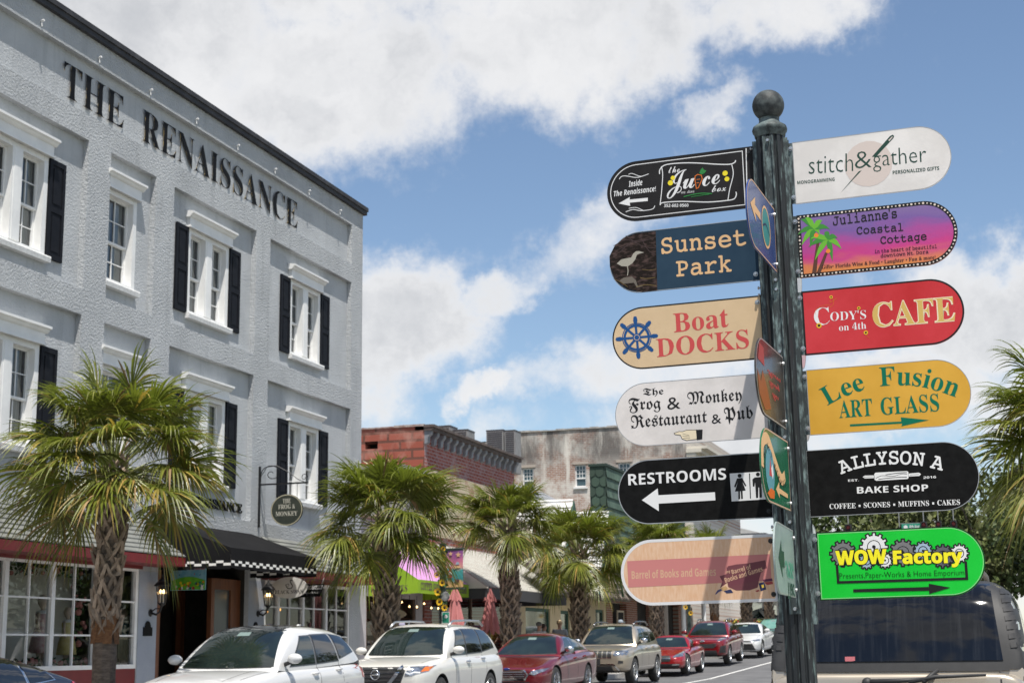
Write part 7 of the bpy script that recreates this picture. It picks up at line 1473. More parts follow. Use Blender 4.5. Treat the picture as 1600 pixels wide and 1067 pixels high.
def line_poly(pts, w):
    L = []; Rr = []
    for i, p in enumerate(pts):
        a = pts[max(0, i - 1)]; b = pts[min(len(pts) - 1, i + 1)]; dx, dy = b[0] - a[0], b[1] - a[1]; l = math.hypot(dx, dy) or 1
        L.append((p[0] - dy / l * w / 2, p[1] + dx / l * w / 2)); Rr.append((p[0] + dy / l * w / 2, p[1] - dx / l * w / 2))
    return L + Rr[::-1]
def wheel_meshes(r=.36, w=.235, spokes=5, rimmat=None, key='w'):
    t = MB(); t.lathe([(r * .64, -w / 2), (r * .92, -w / 2), (r * .985, -w * .40), (r, -w * .25), (r, w * .25), (r * .985, w * .40), (r * .92, w / 2), (r * .64, w / 2)], (0, 0, 0), 32, axis='x')
    d = MB(); d.lathe([(r * .66, w * .5), (r * .66, w * .42), (r * .60, w * .36), (r * .60, -w * .2), (0, -w * .2)], (0, 0, 0), 28, axis='x'); d.lathe([(r * .60, -w * .10), (r * .60, -w * .5)], (0, 0, 0), 28, axis='x')
    rm = MB(); rm.lathe([(r * .67, w * .50), (r * .665, w * .52), (r * .62, w * .47), (r * .60, w * .38), (r * .61, w * .34)], (0, 0, 0), 32, axis='x'); rm.lathe([(0, w * .40), (r * .10, w * .40), (r * .15, w * .34), (r * .15, w * .2)], (0, 0, 0), 16, axis='x')
    for k in range(spokes):
        q = 2 * math.pi * k / spokes
        for s in (-1, 1):
            e = .16 if spokes < 8 else .06; P = [(r * .10, s * r * .03), (r * .10, s * r * .09), (r * .62, s * r * (.06 + e)), (r * .62, s * r * (.0 + e))]
            P = [(a * math.cos(q) - b * math.sin(q), a * math.sin(q) + b * math.cos(q)) for a, b in P]; rm.prism(P, lambda a, b: (w * .42, a, b), lambda a, b: (w * .30, a, b))
    return t.mesh('tyre', M['tyre'], True), d.mesh('wheel_well_disc', M['plastic'], True), rm.mesh('rim', rimmat or M['silver'], False)
def make_car(label, pm, st, cab, L, Wd, axle, wr=.36, spokes=5, sidewin=(), roofmat=None, rails=None, mirror=None, handles=None, front=None, chrome_line=False, belt=None, clad=None, name='parked_car', cat='car', rear=None, privacy=1, rim=None, glassmat=None, doors=None, mirror_pos=None, windscreen=True):
    h = Wd / 2; root = thing(name, label, cat)
    bm_ = loft(body_rows(st, h)).mesh('b', pm)
    cutm = MB()
    for ay in axle:
        for s in (-1, 1): cutm.lathe([(0, 0), (wr + .055, 0), (wr + .055, .42), (0, .42)], (s * (h - .20) - .0 if s > 0 else -h - .22, ay, wr), 28, axis='x')
    cm = cutm.mesh('c', M['plastic']); b2 = temp(bm_, [('SUBSURF', dict(levels=3, render_levels=3))]); b3 = temp(b2, [('BOOLEAN', dict(operation='DIFFERENCE', solver='EXACT', material_mode='TRANSFER', cutter=cm))])
    cb = temp(loft(cabin_rows(cab), False, False).mesh('g', pm), [('SUBSURF', dict(levels=3, render_levels=3))])
    bm = bmesh.new(); bm.from_mesh(b3); n0 = len(bm.faces); bm.from_mesh(cb)
    for f in bm.faces: f.smooth = True
    bm.normal_update()
    bvh = BVHTree.FromBMesh(bm); me = bpy.data.meshes.new('body'); bm.to_mesh(me); me.materials.append(pm); me.materials.append(M['plastic']); bm.free()
    try: me.set_sharp_from_angle(angle=R(38))
    except Exception: pass
    body = link('body', me, root)
    def dec(nm, pts, dirn, m, off=.006, both=False, parent=None, maxe=.09, thick=.014):
        out = []
        for s in ((1, -1) if both else (1,)):
            P = pts; d = dirn
            if s < 0:
                if dirn in ('F', 'B', 'T'): P = [(-a, b) for a, b in pts]
                else: d = 'P' if dirn == 'S' else 'S'
            b_ = make_decal(bvh, P, d, off, thick, maxe); m_ = bpy.data.meshes.new(nm); b_.to_mesh(m_); b_.free(); m_.materials.append(m)
            m_.polygons.foreach_set('use_smooth', [True] * len(m_.polygons))
            try: m_.set_sharp_from_angle(angle=R(40))
            except Exception: pass
            out.append(link(nm, m_, parent or root))
        return out if both else out[0]
    G = glassmat or M['carglass']; c = cab
    if windscreen:
        zt = c['zr'] - .075; xb, xt = c['wb'] * .90, c['wr'] * .86; zb = c['zc'] + .035
        ws = dec('windscreen', [(-xb, zb), (0, zb - .012), (xb, zb), (xt, zt), (0, zt + .018), (-xt, zt)], 'F', G)
        dec('wiper_shade', line_poly([(-xb * .96, zb - .006), (0, zb - .016), (xb * .96, zb - .006)], .016), 'F', M['plastic'], .003)
        dec('interior_mirror', [(-.11, zt - .085), (.11, zt - .085), (.10, zt - .03), (-.10, zt - .03)], 'F', mat('mirror_back', (.16, .22, .21), .3), .008, thick=.006)
        dec('bonnet_seam', line_poly([(h * .78, .42), (h * .83, c['yc'] - .02)], .010), 'T', M['plastic'], .0012, True, thick=.004)
        rb = c['wr'] * .78; zt2 = c['zr'] - c.get('drop', .02) - .08
        dec('rear_window', [(-c['wb'] * .78, c['zrb'] + .03), (c['wb'] * .78, c['zrb'] + .03), (rb, zt2), (-rb, zt2)], 'B', M['privglass'])
    for k, P in enumerate(sidewin):
        if chrome_line:
            cx_, cy_ = sum(p[0] for p in P) / len(P), sum(p[1] for p in P) / len(P); dec('window_trim', [(cx_ + (a - cx_) * 1.07 + (.012 if a > cx_ else -.012), cy_ + (b - cy_) * 1.10) for a, b in P], 'S', chrome_line if chrome_line is not True else M['chrome'], .003, True)
        dec('side_window', P, 'S', (G if k < privacy else M['privglass']), .006 if not chrome_line else .009, True)
    for P in (doors or ()): dec('door_seam', line_poly(P, .011), 'S', M['plastic'], .0015, True, thick=.004)
    if roofmat:
        zt = c['zr']; dec('roof_panel', [(-c['wr'] * .80, c['yf'] + .12), (c['wr'] * .80, c['yf'] + .12), (c['wr'] * .78, c['yr'] - .1), (-c['wr'] * .78, c['yr'] - .1)], 'T', roofmat, .005)
    for (hy, hz) in (handles[0] if handles else ()):
        for s in (1, -1):
            hit = bvh.ray_cast(Vector((3 * s, hy, hz)), Vector((-s, 0, 0))); x = hit[0].x if hit[0] else s * h
            b = MB(); b.tube([(x - s * .01, hy - .10, hz), (x + s * .030, hy - .075, hz + .004), (x + s * .036, hy, hz + .006), (x + s * .030, hy + .075, hz + .004), (x - s * .01, hy + .10, hz)], [.014, .017, .018, .017, .014], 8); link('door_handle', b.mesh('door_handle', handles[1], True), root)
    if mirror:
        my, mz = mirror_pos or (c['yc'] + .42, c['zb'] + .11)
        for s in (1, -1):
            x = s * (c['wb'] + .13); b = MB(); b.tube([(s * (c['wb'] - .06), my + .03, mz - .10), (x, my, mz - .04)], [.035, .03], 8); ma = link('mirror', b.mesh('mirror', M['plastic'], True), root)
            b = MB(); b.ball((x + s * .03, my, mz), .125, 16, 10, sq=(1.0, .6, .62)); link('mirror_cap', b.mesh('mirror_cap', mirror, True), ma)
            b = MB(); b.ball((x + s * .03, my + .03, mz), .115, 14, 8, sq=(.95, .5, .68)); link('mirror_glass', b.mesh('mirror_glass', M['chrome'], True), ma)
    if rails:
        for s in (1, -1):
            x = s * c['wr'] * .90; z = c['zr'] + .045; b = MB(); y0, y1 = c['yf'] + .25, c['yr'] - .1; b.tube([(x, y0, z - .10), (x, y0 + .25, z), (x, (y0 + y1) / 2, z + .012), (x, y1 - .25, z), (x, y1, z - .10)], .022, 8); b.tube([(x, (y0 + y1) / 2, z), (x, (y0 + y1) / 2 - .08, z - .08)], .018, 6); link('roof_rail', b.mesh('roof_rail', rails, True), root)
    wm = wheel_meshes(wr, .235, spokes, rim)
    for ay in axle:
        for s in (1, -1):
            w_ = link('wheel', wm[1], root, (s * (h - .14), ay, wr)); w_.rotation_euler = (0, 0, 0 if s > 0 else math.pi); link('tyre', wm[0], w_); link('rim', wm[2], w_)
    if front: front(dec, root, h, L, bvh)
    if rear: rear(dec, root, h, L, bvh)
    return root
def strip_box(dec, nm, x0, x1, z0, z1, m, off, d='F', **k): return dec(nm, [(x0, z0), (x1, z0), (x1, z1), (x0, z1)], d, m, off, **k)
def emblem(root, bvh, x, z, r, m, kind='ring'):
    hit = bvh.ray_cast(Vector((x, -3, z)), Vector((0, 1, 0))); y = hit[0].y - .03 if hit[0] else 0
    b = MB()
    if kind in ('ring', 'ringbar'): b.tube([(x + r * math.cos(.2618 * k), y, z + r * math.sin(.2618 * k)) for k in range(25)], r * .16, 6)
    if kind == 'ringbar': b.box(x - r * 1.15, y - .012, z - r * .2, x + r * 1.15, y + .01, z + r * .2)
    if kind == 'oval': b.ball((x, y, z), r, 16, 8, sq=(1.6, .25, .62))
    if kind == 'star':
        b.tube([(x + r * math.cos(.2618 * k), y, z + r * math.sin(.2618 * k)) for k in range(25)], r * .1, 6)
        for k in range(3): q = math.pi / 2 + k * 2.0944; b.tube([(x, y, z), (x + r * math.cos(q), y, z + r * math.sin(q))], [r * .16, r * .04], 5)
    return link('emblem', b.mesh('emblem', m, True), root)

WHITE = paint('pearl_white_paint', (.60, .60, .595)); WHITE2 = paint('white_car_paint', (.62, .61, .575))
REDM = paint('dark_red_car_paint', (.15, .006, .012), .3, .2); REDB = paint('bright_red_car_paint', (.30, .008, .011), .15, .2); MAROON = paint('crimson_car_paint', (.19, .006, .010), .2, .2)
BEIGE = paint('champagne_car_paint', (.42, .36, .28), .55, .3); NAVY = paint('navy_car_paint', (.006, .010, .026), .2, .2); TEAL = paint('dark_slate_car_paint', (.02, .035, .05), .3, .3)
def suv_st(L, zf, zc, zb2, zbot=.34):
    return [(0.0, .70, zbot + .12, zf - .10, .0), (.05, .83, zbot + .02, zf - .045, .01), (.22, .93, zbot - .02, zf, .02), (.55, .985, zbot - .04, zf + .045, .03), (1.0, 1.0, zbot - .05, zc - .03, .03), (1.45, 1.0, zbot - .05, zc, .02), (2.2, 1.0, zbot - .05, zc + .02, .0), (L - 1.4, 1.0, zbot - .05, zb2 - .02, .0), (L - .6, .99, zbot - .03, zb2, .0), (L - .2, .95, zbot, zb2 - .02, .0), (L - .04, .88, zbot + .05, zb2 - .07, .0), (L, .78, zbot + .12, zb2 - .16, .0)]
def sedan_st(L, zf, zc, zd, zbot=.27):
    return [(0.0, .66, zbot + .10, zf - .10, .0), (.06, .82, zbot, zf - .05, .01), (.28, .93, zbot - .02, zf, .025), (.7, .985, zbot - .04, zf + .08, .03), (1.2, 1.0, zbot - .04, zc - .03, .03), (1.6, 1.0, zbot - .04, zc, .01), (2.5, 1.0, zbot - .04, zc + .03, 0), (L - 1.35, 1.0, zbot - .04, zd + .01, .0), (L - .6, .985, zbot - .02, zd, .015), (L - .22, .94, zbot, zd - .0, .01), (L - .05, .86, zbot + .06, zd - .06, .0), (L, .76, zbot + .14, zd - .16, .0)]

def f_edge(dec, root, h, L, bvh):
    dec('headlight', [(.50, .80), (.86, .84), (.90, .90), (.55, .87)], 'F', M['lampclear'], .008, True); dec('grille', [(-.48, .58), (.48, .58), (.54, .72), (.50, .84), (-.50, .84), (-.54, .72)], 'F', M['plastic'], .008)
    for k in range(3): dec('grille_bar', line_poly([(-.5, .64 + .075 * k), (.5, .64 + .075 * k)], .03), 'F', M['chrome'], .016)
    dec('lower_intake', [(-.7, .36), (.7, .36), (.62, .50), (-.62, .50)], 'F', M['plastic'], .008); emblem(root, bvh, 0, .715, .075, mat('blue_oval_badge', (.02, .04, .18), .2), 'oval')
    dec('bonnet_crease', line_poly([(.55, .25), (.60, 1.25)], .012), 'T', M['plastic'], .001, True, thick=.003)
def r_lamps(dec, root, h, L, bvh, z0=.85, z1=1.08): dec('tail_light', [(h * .55, z0), (h * .92, z0), (h * .94, z1), (h * .6, z1)], 'B', M['redlens'], .008, True); dec('tail_light_side', [(L - .28, z0 + .02), (L - .06, z0 + .02), (L - .12, z1), (L - .34, z1)], 'S', M['redlens'], .006, True)
def f_path(dec, root, h, L, bvh):
    dec('grille', [(-.50, .66), (.50, .66), (.62, .96), (-.62, .96)], 'F', M['plastic'], .008)
    for k in range(4): dec('grille_bar', line_poly([(-.5 - .02 * k, .71 + .07 * k), (.5 + .02 * k, .71 + .07 * k)], .018), 'F', mat('dark_chrome', (.2, .2, .21), .2, metal=1), .014)
    dec('chrome_v', line_poly([(.52, .97), (.40, .80), (.24, .62)], .065), 'F', M['chrome'], .022, True); dec('headlight', [(.58, .80), (.72, .80), (.90, .86), (.93, .97), (.66, .96)], 'F', M['lampclear'], .010, True); dec('indicator', [(.845, .86), (.915, .875), (.925, .955), (.87, .95)], 'F', M['amber'], .016, True); dec('day_light', line_poly([(.60, .86), (.68, .83), (.76, .86), (.84, .85)], .022), 'F', mat('white_lamp_strip', (.8, .82, .85), .2), .017, True)
    dec('lower_intake', [(-.62, .36), (.62, .36), (.52, .5), (-.52, .5)], 'F', M['plastic'], .008); emblem(root, bvh, 0, .82, .085, M['chrome'], 'ringbar')
def f_taurus(dec, root, h, L, bvh):
    P = [(-.50, .56), (-.42, .45), (.42, .45), (.50, .56), (.42, .66), (-.42, .66)]; dec('grille_frame', [(a * 1.08, .555 + (b - .555) * 1.22) for a, b in P], 'F', M['chrome'], .006); dec('grille', P, 'F', mat('dark_red_grille', (.05, .01, .012), .5), .012)
    for k in range(4): dec('grille_bar', line_poly([(-.44, .475 + .052 * k), (.44, .475 + .052 * k)], .020), 'F', M['chrome'], .022)
    dec('headlight', [(.54, .58), (.68, .56), (.86, .64), (.90, .71), (.62, .655)], 'F', M['lampclear'], .010, True); dec('lower_intake', [(-.6, .30), (.6, .30), (.55, .40), (-.55, .40)], 'F', M['plastic'], .008); emblem(root, bvh, 0, .70, .05, mat('blue_oval_badge', (0, 0, 0), .2), 'oval')
def f_jeep(dec, root, h, L, bvh):
    for k in range(7): x = -.42 + .14 * k; dec('grille_slot_frame', [(x - .062, .78), (x + .062, .78), (x + .062, .985), (x - .062, .985)], 'F', M['chrome'], .006); dec('grille_slot', [(x - .047, .795), (x + .047, .795), (x + .047, .97), (x - .047, .97)], 'F', M['plastic'], .014)
    dec('headlight_surround', [(.53, .85), (.87, .86), (.90, 1.0), (.56, .985)], 'F', M['chrome'], .006, True); dec('headlight', [(.55, .865), (.85, .875), (.88, .985), (.575, .97)], 'F', M['lampclear'], .013, True)
    dec('lower_intake', [(-.55, .36), (.55, .36), (.48, .56), (-.48, .56)], 'F', M['plastic'], .008); dec('chrome_trim', line_poly([(-.7, .42), (-.55, .60), (.55, .60), (.7, .42)], .045), 'F', M['chrome'], .014); dec('fog_lamp', [(.66, .62), (.80, .63), (.80, .70), (.68, .71)], 'F', M['plastic'], .010, True); dec('licence_plate', [(-.16, .60), (.16, .60), (.16, .76), (-.16, .76)], 'F', M['plastic'], .03)
    t_ = MB(); v, f = text2d('Jeep', 'sansb', (-.10, 1.025), (.10, 1.025), .06); o_ = MB()
    hit = bvh.ray_cast(Vector((0, -3, 1.03)), Vector((0, 1, 0))); yy = (hit[0].y if hit[0] else .1) - .012; put_text(t_, v, f, lambda a, b: (a, yy, b), .008, (0, -1, 0)); link('badge_lettering', t_.mesh('badge_lettering', M['silver']), root)
def f_slk(dec, root, h, L, bvh):
    dec('grille', [(-.42, .44), (.42, .44), (.46, .56), (.38, .63), (-.38, .63), (-.46, .56)], 'F', M['plastic'], .008); dec('grille_bar', line_poly([(-.44, .545), (.44, .545)], .035), 'F', M['chrome'], .018); emblem(root, bvh, 0, .545, .085, M['chrome'], 'star')
    dec('headlight', [(.50, .56), (.80, .60), (.84, .74), (.70, .76), (.56, .66)], 'F', M['lampclear'], .010, True); dec('lower_intake', [(-.78, .24), (.78, .24), (.72, .37), (-.72, .37)], 'F', M['plastic'], .008); dec('day_light', line_poly([(.5, .33), (.72, .34)], .03), 'F', M['chrome'], .016, True); dec('chrome_lip', line_poly([(-.6, .215), (.6, .215)], .02), 'F', M['chrome'], .014)
def f_sport(dec, root, h, L, bvh):
    dec('grille_frame', [(-.56, .70), (-.42, .62), (.42, .62), (.56, .70), (.54, .82), (.2, .80), (-.2, .80), (-.54, .82)], 'F', M['chrome'], .006); dec('grille', [(-.53, .705), (-.41, .64), (.41, .64), (.53, .705), (.51, .80), (.2, .78), (-.2, .78), (-.51, .80)], 'F', M['plastic'], .014)
    dec('headlight', [(.56, .88), (.72, .90), (.86, 1.04), (.80, 1.07), (.62, .97)], 'F', M['lampclear'], .010, True); dec('corner_intake', [(.62, .45), (.84, .46), (.86, .74), (.70, .70)], 'F', M['plastic'], .010, True); dec('lower_intake', [(-.56, .36), (.56, .36), (.54, .55), (-.54, .55)], 'F', M['plastic'], .008); dec('lower_lip', line_poly([(-.8, .33), (.8, .33)], .05), 'F', M['plastic'], .010); emblem(root, bvh, 0, .90, .06, M['chrome'], 'oval')
def f_camry(dec, root, h, L, bvh):
    dec('lower_grille', [(-.72, .30), (.72, .30), (.60, .56), (-.60, .56)], 'F', M['plastic'], .008)
    for k in range(4): dec('grille_bar', line_poly([(-.62, .34 + .055 * k), (.62, .34 + .055 * k)], .014), 'F', mat('dark_chrome', (0, 0, 0)), .014)
    dec('upper_grille', [(-.5, .64), (.5, .64), (.52, .69), (-.52, .69)], 'F', M['plastic'], .010); dec('headlight', [(.50, .63), (.84, .68), (.88, .76), (.56, .70)], 'F', M['lampclear'], .012, True); dec('lower_lip', line_poly([(-.7, .27), (.7, .27)], .03), 'F', M['chrome'], .012); emblem(root, bvh, 0, .67, .06, M['chrome'], 'oval')
def place(o, x, y, z=None, rz=0.0):
    o.location = (x, y, gz(y + 2.3) if z is None else z); o.rotation_euler = (.0138 if y < 55 else .03, 0, rz)
CX = -11.6; GRP = 'cars parked along the kerb'
c1 = make_car('white crossover with black glass roof, in front of the black awning', WHITE, suv_st(4.78, .93, 1.07, 1.12), dict(yc=1.22, zc=1.08, yf=2.02, yr=4.2, yb=4.66, zr=1.74, zrb=1.18, zb=1.12, zb2=1.22, wb=.87, wr=.67, drop=.07), 4.78, 1.93, (.92, 3.77), .37, 10,
    [[(1.86, 1.12), (2.72, 1.135), (2.74, 1.56), (2.42, 1.55)], [(2.80, 1.14), (3.62, 1.17), (3.46, 1.58), (2.82, 1.57)], [(3.70, 1.20), (4.30, 1.30), (4.04, 1.54), (3.56, 1.585)]], mat('black_glass_roof', (.008, .008, .009), .05, spec=.8, coat=.5), None, WHITE, ([(2.58, .98), (3.5, 1.02)], WHITE), f_edge, mat('grey_window_trim', (.12, .12, .125), .3, metal=.6), doors=[[(1.75, .45), (1.72, 1.08)], [(2.77, .40), (2.77, 1.12)], [(3.66, .62), (3.62, 1.16)]], rear=r_lamps)
place(c1, CX, 20.1); c1['group'] = GRP
fin = MB(); fin.prism([(3.72, 1.66), (3.95, 1.66), (3.93, 1.755), (3.89, 1.76)], lambda a, b: (-.018, a, b), lambda a, b: (.018, a, b)); link('antenna_fin', fin.mesh('antenna_fin', WHITE), c1)
spl = MB(); spl.grid(lambda u, v: (-.62 + 1.24 * u, 4.0 + .34 * v - .10 * (2 * u - 1) ** 2, 1.635 - .03 * v - .05 * (2 * u - 1) ** 4 ), 14, 3); sm = spl.mesh('rear_spoiler', WHITE, True); solid(sm, .03); link('rear_spoiler', sm, c1)
c2 = make_car('white family wagon with silver roof rails and chrome grille wings', WHITE2, suv_st(5.04, 1.0, 1.12, 1.14), dict(yc=1.30, zc=1.13, yf=2.0, yr=4.45, yb=4.92, zr=1.76, zrb=1.18, zb=1.13, zb2=1.19, wb=.88, wr=.70, drop=.05), 5.04, 1.96, (.98, 3.88), .38, 5,
    [[(1.88, 1.15), (2.62, 1.155), (2.64, 1.62), (2.34, 1.60)], [(2.70, 1.16), (3.58, 1.18), (3.52, 1.63), (2.72, 1.63)], [(3.66, 1.19), (4.48, 1.26), (4.20, 1.60), (3.60, 1.625)]], None, M['silver'], WHITE2, ([(2.5, 1.0), (3.46, 1.04)], M['chrome']), f_path, mat('grey_window_trim', (0, 0, 0)), doors=[[(1.78, .45), (1.74, 1.10)], [(2.66, .40), (2.66, 1.14)], [(3.62, .60), (3.60, 1.17)]], rear=r_lamps)
place(c2, CX, 27.3); c2['group'] = GRP
c3 = make_car('dark red saloon with chrome barred grille', REDM, sedan_st(5.15, .76, .98, 1.06), dict(yc=1.45, zc=.99, yf=2.25, yr=3.75, yb=4.62, zr=1.52, zrb=1.07, zb=1.02, zb2=1.08, wb=.86, wr=.62, drop=.05), 5.15, 1.94, (1.0, 3.87), .36, 10,
    [[(2.05, 1.04), (2.82, 1.05), (2.84, 1.40), (2.52, 1.385)], [(2.90, 1.055), (3.66, 1.08), (3.52, 1.41), (2.92, 1.41)], [(3.73, 1.09), (4.10, 1.11), (3.78, 1.345), (3.60, 1.39)]], None, None, M['chrome'], ([(2.7, .90), (3.6, .93)], MAROON), f_taurus, True, privacy=3, rim=M['chrome'], doors=[[(1.95, .40), (1.92, 1.0)], [(2.86, .36), (2.86, 1.04)], [(3.7, .60), (3.68, 1.07)]], rear=r_lamps)
place(c3, CX - .05, 35.3); c3['group'] = GRP
c4 = make_car('champagne off-roader with seven-slot chrome grille', BEIGE, suv_st(4.82, 1.0, 1.12, 1.15, .40), dict(yc=1.35, zc=1.13, yf=1.98, yr=4.2, yb=4.68, zr=1.745, zrb=1.18, zb=1.14, zb2=1.20, wb=.86, wr=.68, drop=.04), 4.82, 1.94, (.95, 3.87), .39, 5,
    [[(1.86, 1.16), (2.60, 1.17), (2.62, 1.60), (2.28, 1.585)], [(2.68, 1.175), (3.46, 1.19), (3.38, 1.61), (2.70, 1.61)], [(3.54, 1.20), (4.26, 1.26), (4.0, 1.57), (3.46, 1.60)]], None, mat('dark_chrome', (.2, .2, .21), .2, metal=1), M['chrome'], ([(2.45, 1.02), (3.35, 1.05)], BEIGE), f_jeep, doors=[[(1.78, .5), (1.74, 1.10)], [(2.64, .45), (2.64, 1.15)], [(3.5, .65), (3.48, 1.18)]], rear=r_lamps)
place(c4, CX, 43.2); c4['group'] = GRP
c5 = make_car('low bright red roadster with star emblem', REDB, sedan_st(4.13, .64, .86, .92, .22), dict(yc=1.52, zc=.87, yf=2.15, yr=2.82, yb=3.30, zr=1.285, zrb=.92, zb=.88, zb2=.93, wb=.78, wr=.56, drop=.04), 4.13, 1.81, (.82, 3.25), .33, 5,
    [[(2.0, .90), (2.86, .92), (2.70, 1.19), (2.36, 1.19)]], None, None, REDB, ([(2.7, .75)], REDB), f_slk, doors=[[(1.8, .35), (1.78, .86)], [(2.92, .40), (2.92, .90)]], rear=lambda *a: r_lamps(*a, z0=.66, z1=.84))
place(c5, CX, 51.2); c5['group'] = GRP
c6 = make_car('red crossover with black corner intakes, behind the roadster', MAROON, suv_st(4.48, .96, 1.06, 1.12), dict(yc=1.12, zc=1.07, yf=1.86, yr=3.75, yb=4.32, zr=1.63, zrb=1.16, zb=1.09, zb2=1.19, wb=.83, wr=.64, drop=.07), 4.48, 1.855, (.88, 3.55), .36, 5,
    [[(1.70, 1.11), (2.46, 1.125), (2.48, 1.49), (2.18, 1.475)], [(2.54, 1.13), (3.28, 1.16), (3.18, 1.50), (2.56, 1.50)], [(3.36, 1.18), (3.86, 1.27), (3.62, 1.44), (3.24, 1.49)]], None, mat('dark_chrome', (.2, .2, .21), .2, metal=1), MAROON, ([(2.3, .97), (3.15, 1.0)], M['chrome']), f_sport, doors=[[(1.62, .45), (1.6, 1.05)], [(2.5, .4), (2.5, 1.1)]], rear=r_lamps)
place(c6, CX, 59.0); c6['group'] = GRP
c7 = make_car('white saloon with wide black lower grille', WHITE, sedan_st(4.88, .74, .94, 1.02, .24), dict(yc=1.40, zc=.95, yf=2.15, yr=3.5, yb=4.35, zr=1.43, zrb=1.03, zb=.98, zb2=1.04, wb=.82, wr=.60, drop=.05), 4.88, 1.84, (.95, 3.77), .34, 5,
    [[(1.98, 1.0), (2.68, 1.01), (2.70, 1.31), (2.40, 1.30)], [(2.76, 1.015), (3.44, 1.035), (3.32, 1.32), (2.78, 1.32)]], None, None, WHITE, ([(2.55, .87), (3.4, .9)], WHITE), f_camry, doors=[[(1.9, .4), (1.88, .96)], [(2.72, .36), (2.72, 1.0)]], rear=r_lamps)
place(c7, CX, 67.0); c7['group'] = GRP
c8 = make_car('dark slate car with pale green sunshade behind the white saloon', TEAL, sedan_st(4.7, .76, .97, 1.04, .26), dict(yc=1.38, zc=.98, yf=2.1, yr=3.6, yb=4.4, zr=1.50, zrb=1.05, zb=1.0, zb2=1.06, wb=.82, wr=.61, drop=.05), 4.7, 1.82, (.95, 3.7), .34, 5,
    [[(1.95, 1.03), (2.68, 1.04), (2.70, 1.37), (2.38, 1.36)], [(2.76, 1.045), (3.44, 1.07), (3.34, 1.38), (2.78, 1.38)]], None, None, TEAL, None, f_camry, glassmat=mat('sunshade_glass', (.10, .24, .20), .12, spec=.8, col2=(.16, .30, .26), nscale=5, coat=.5), rear=r_lamps)
place(c8, CX + .05, 75.0); c8['group'] = GRP
c9 = make_car('navy hatchback at the bottom left corner, roof just in frame', NAVY, sedan_st(4.55, .74, .96, 1.08, .26), dict(yc=1.25, zc=.97, yf=2.0, yr=3.45, yb=4.42, zr=1.47, zrb=1.10, zb=1.0, zb2=1.10, wb=.82, wr=.60, drop=.06), 4.55, 1.80, (.9, 3.55), .33, 5,
    [[(1.85, 1.02), (2.55, 1.04), (2.58, 1.35), (2.28, 1.335)], [(2.63, 1.045), (3.30, 1.075), (3.22, 1.36), (2.65, 1.36)], [(3.37, 1.08), (3.86, 1.12), (3.62, 1.30), (3.28, 1.345)]], None, None, NAVY, ([(2.4, .90)], NAVY), None, True, rear=r_lamps, glassmat=mat('teal_car_glass', (.02, .05, .07), .03, spec=1, coat=.6))
place(c9, CX - .1, 12.2); c9['group'] = GRP
for src, x, y, rz, lab in ((c2, -13.7, 101.5, R(78), 'white car parked crosswise behind the far palms, left one'), (c7, -10.0, 103.5, R(80), 'white car nosing out at the far crossing beside the post')):
    d = copy_tree(src); d['label'] = lab; d['group'] = 'white cars at the far crossing'; d.location = (x, y, gz(y)); d.rotation_euler = (0, 0, rz)
    for ch in d.children: ch.matrix_parent_inverse = Matrix()
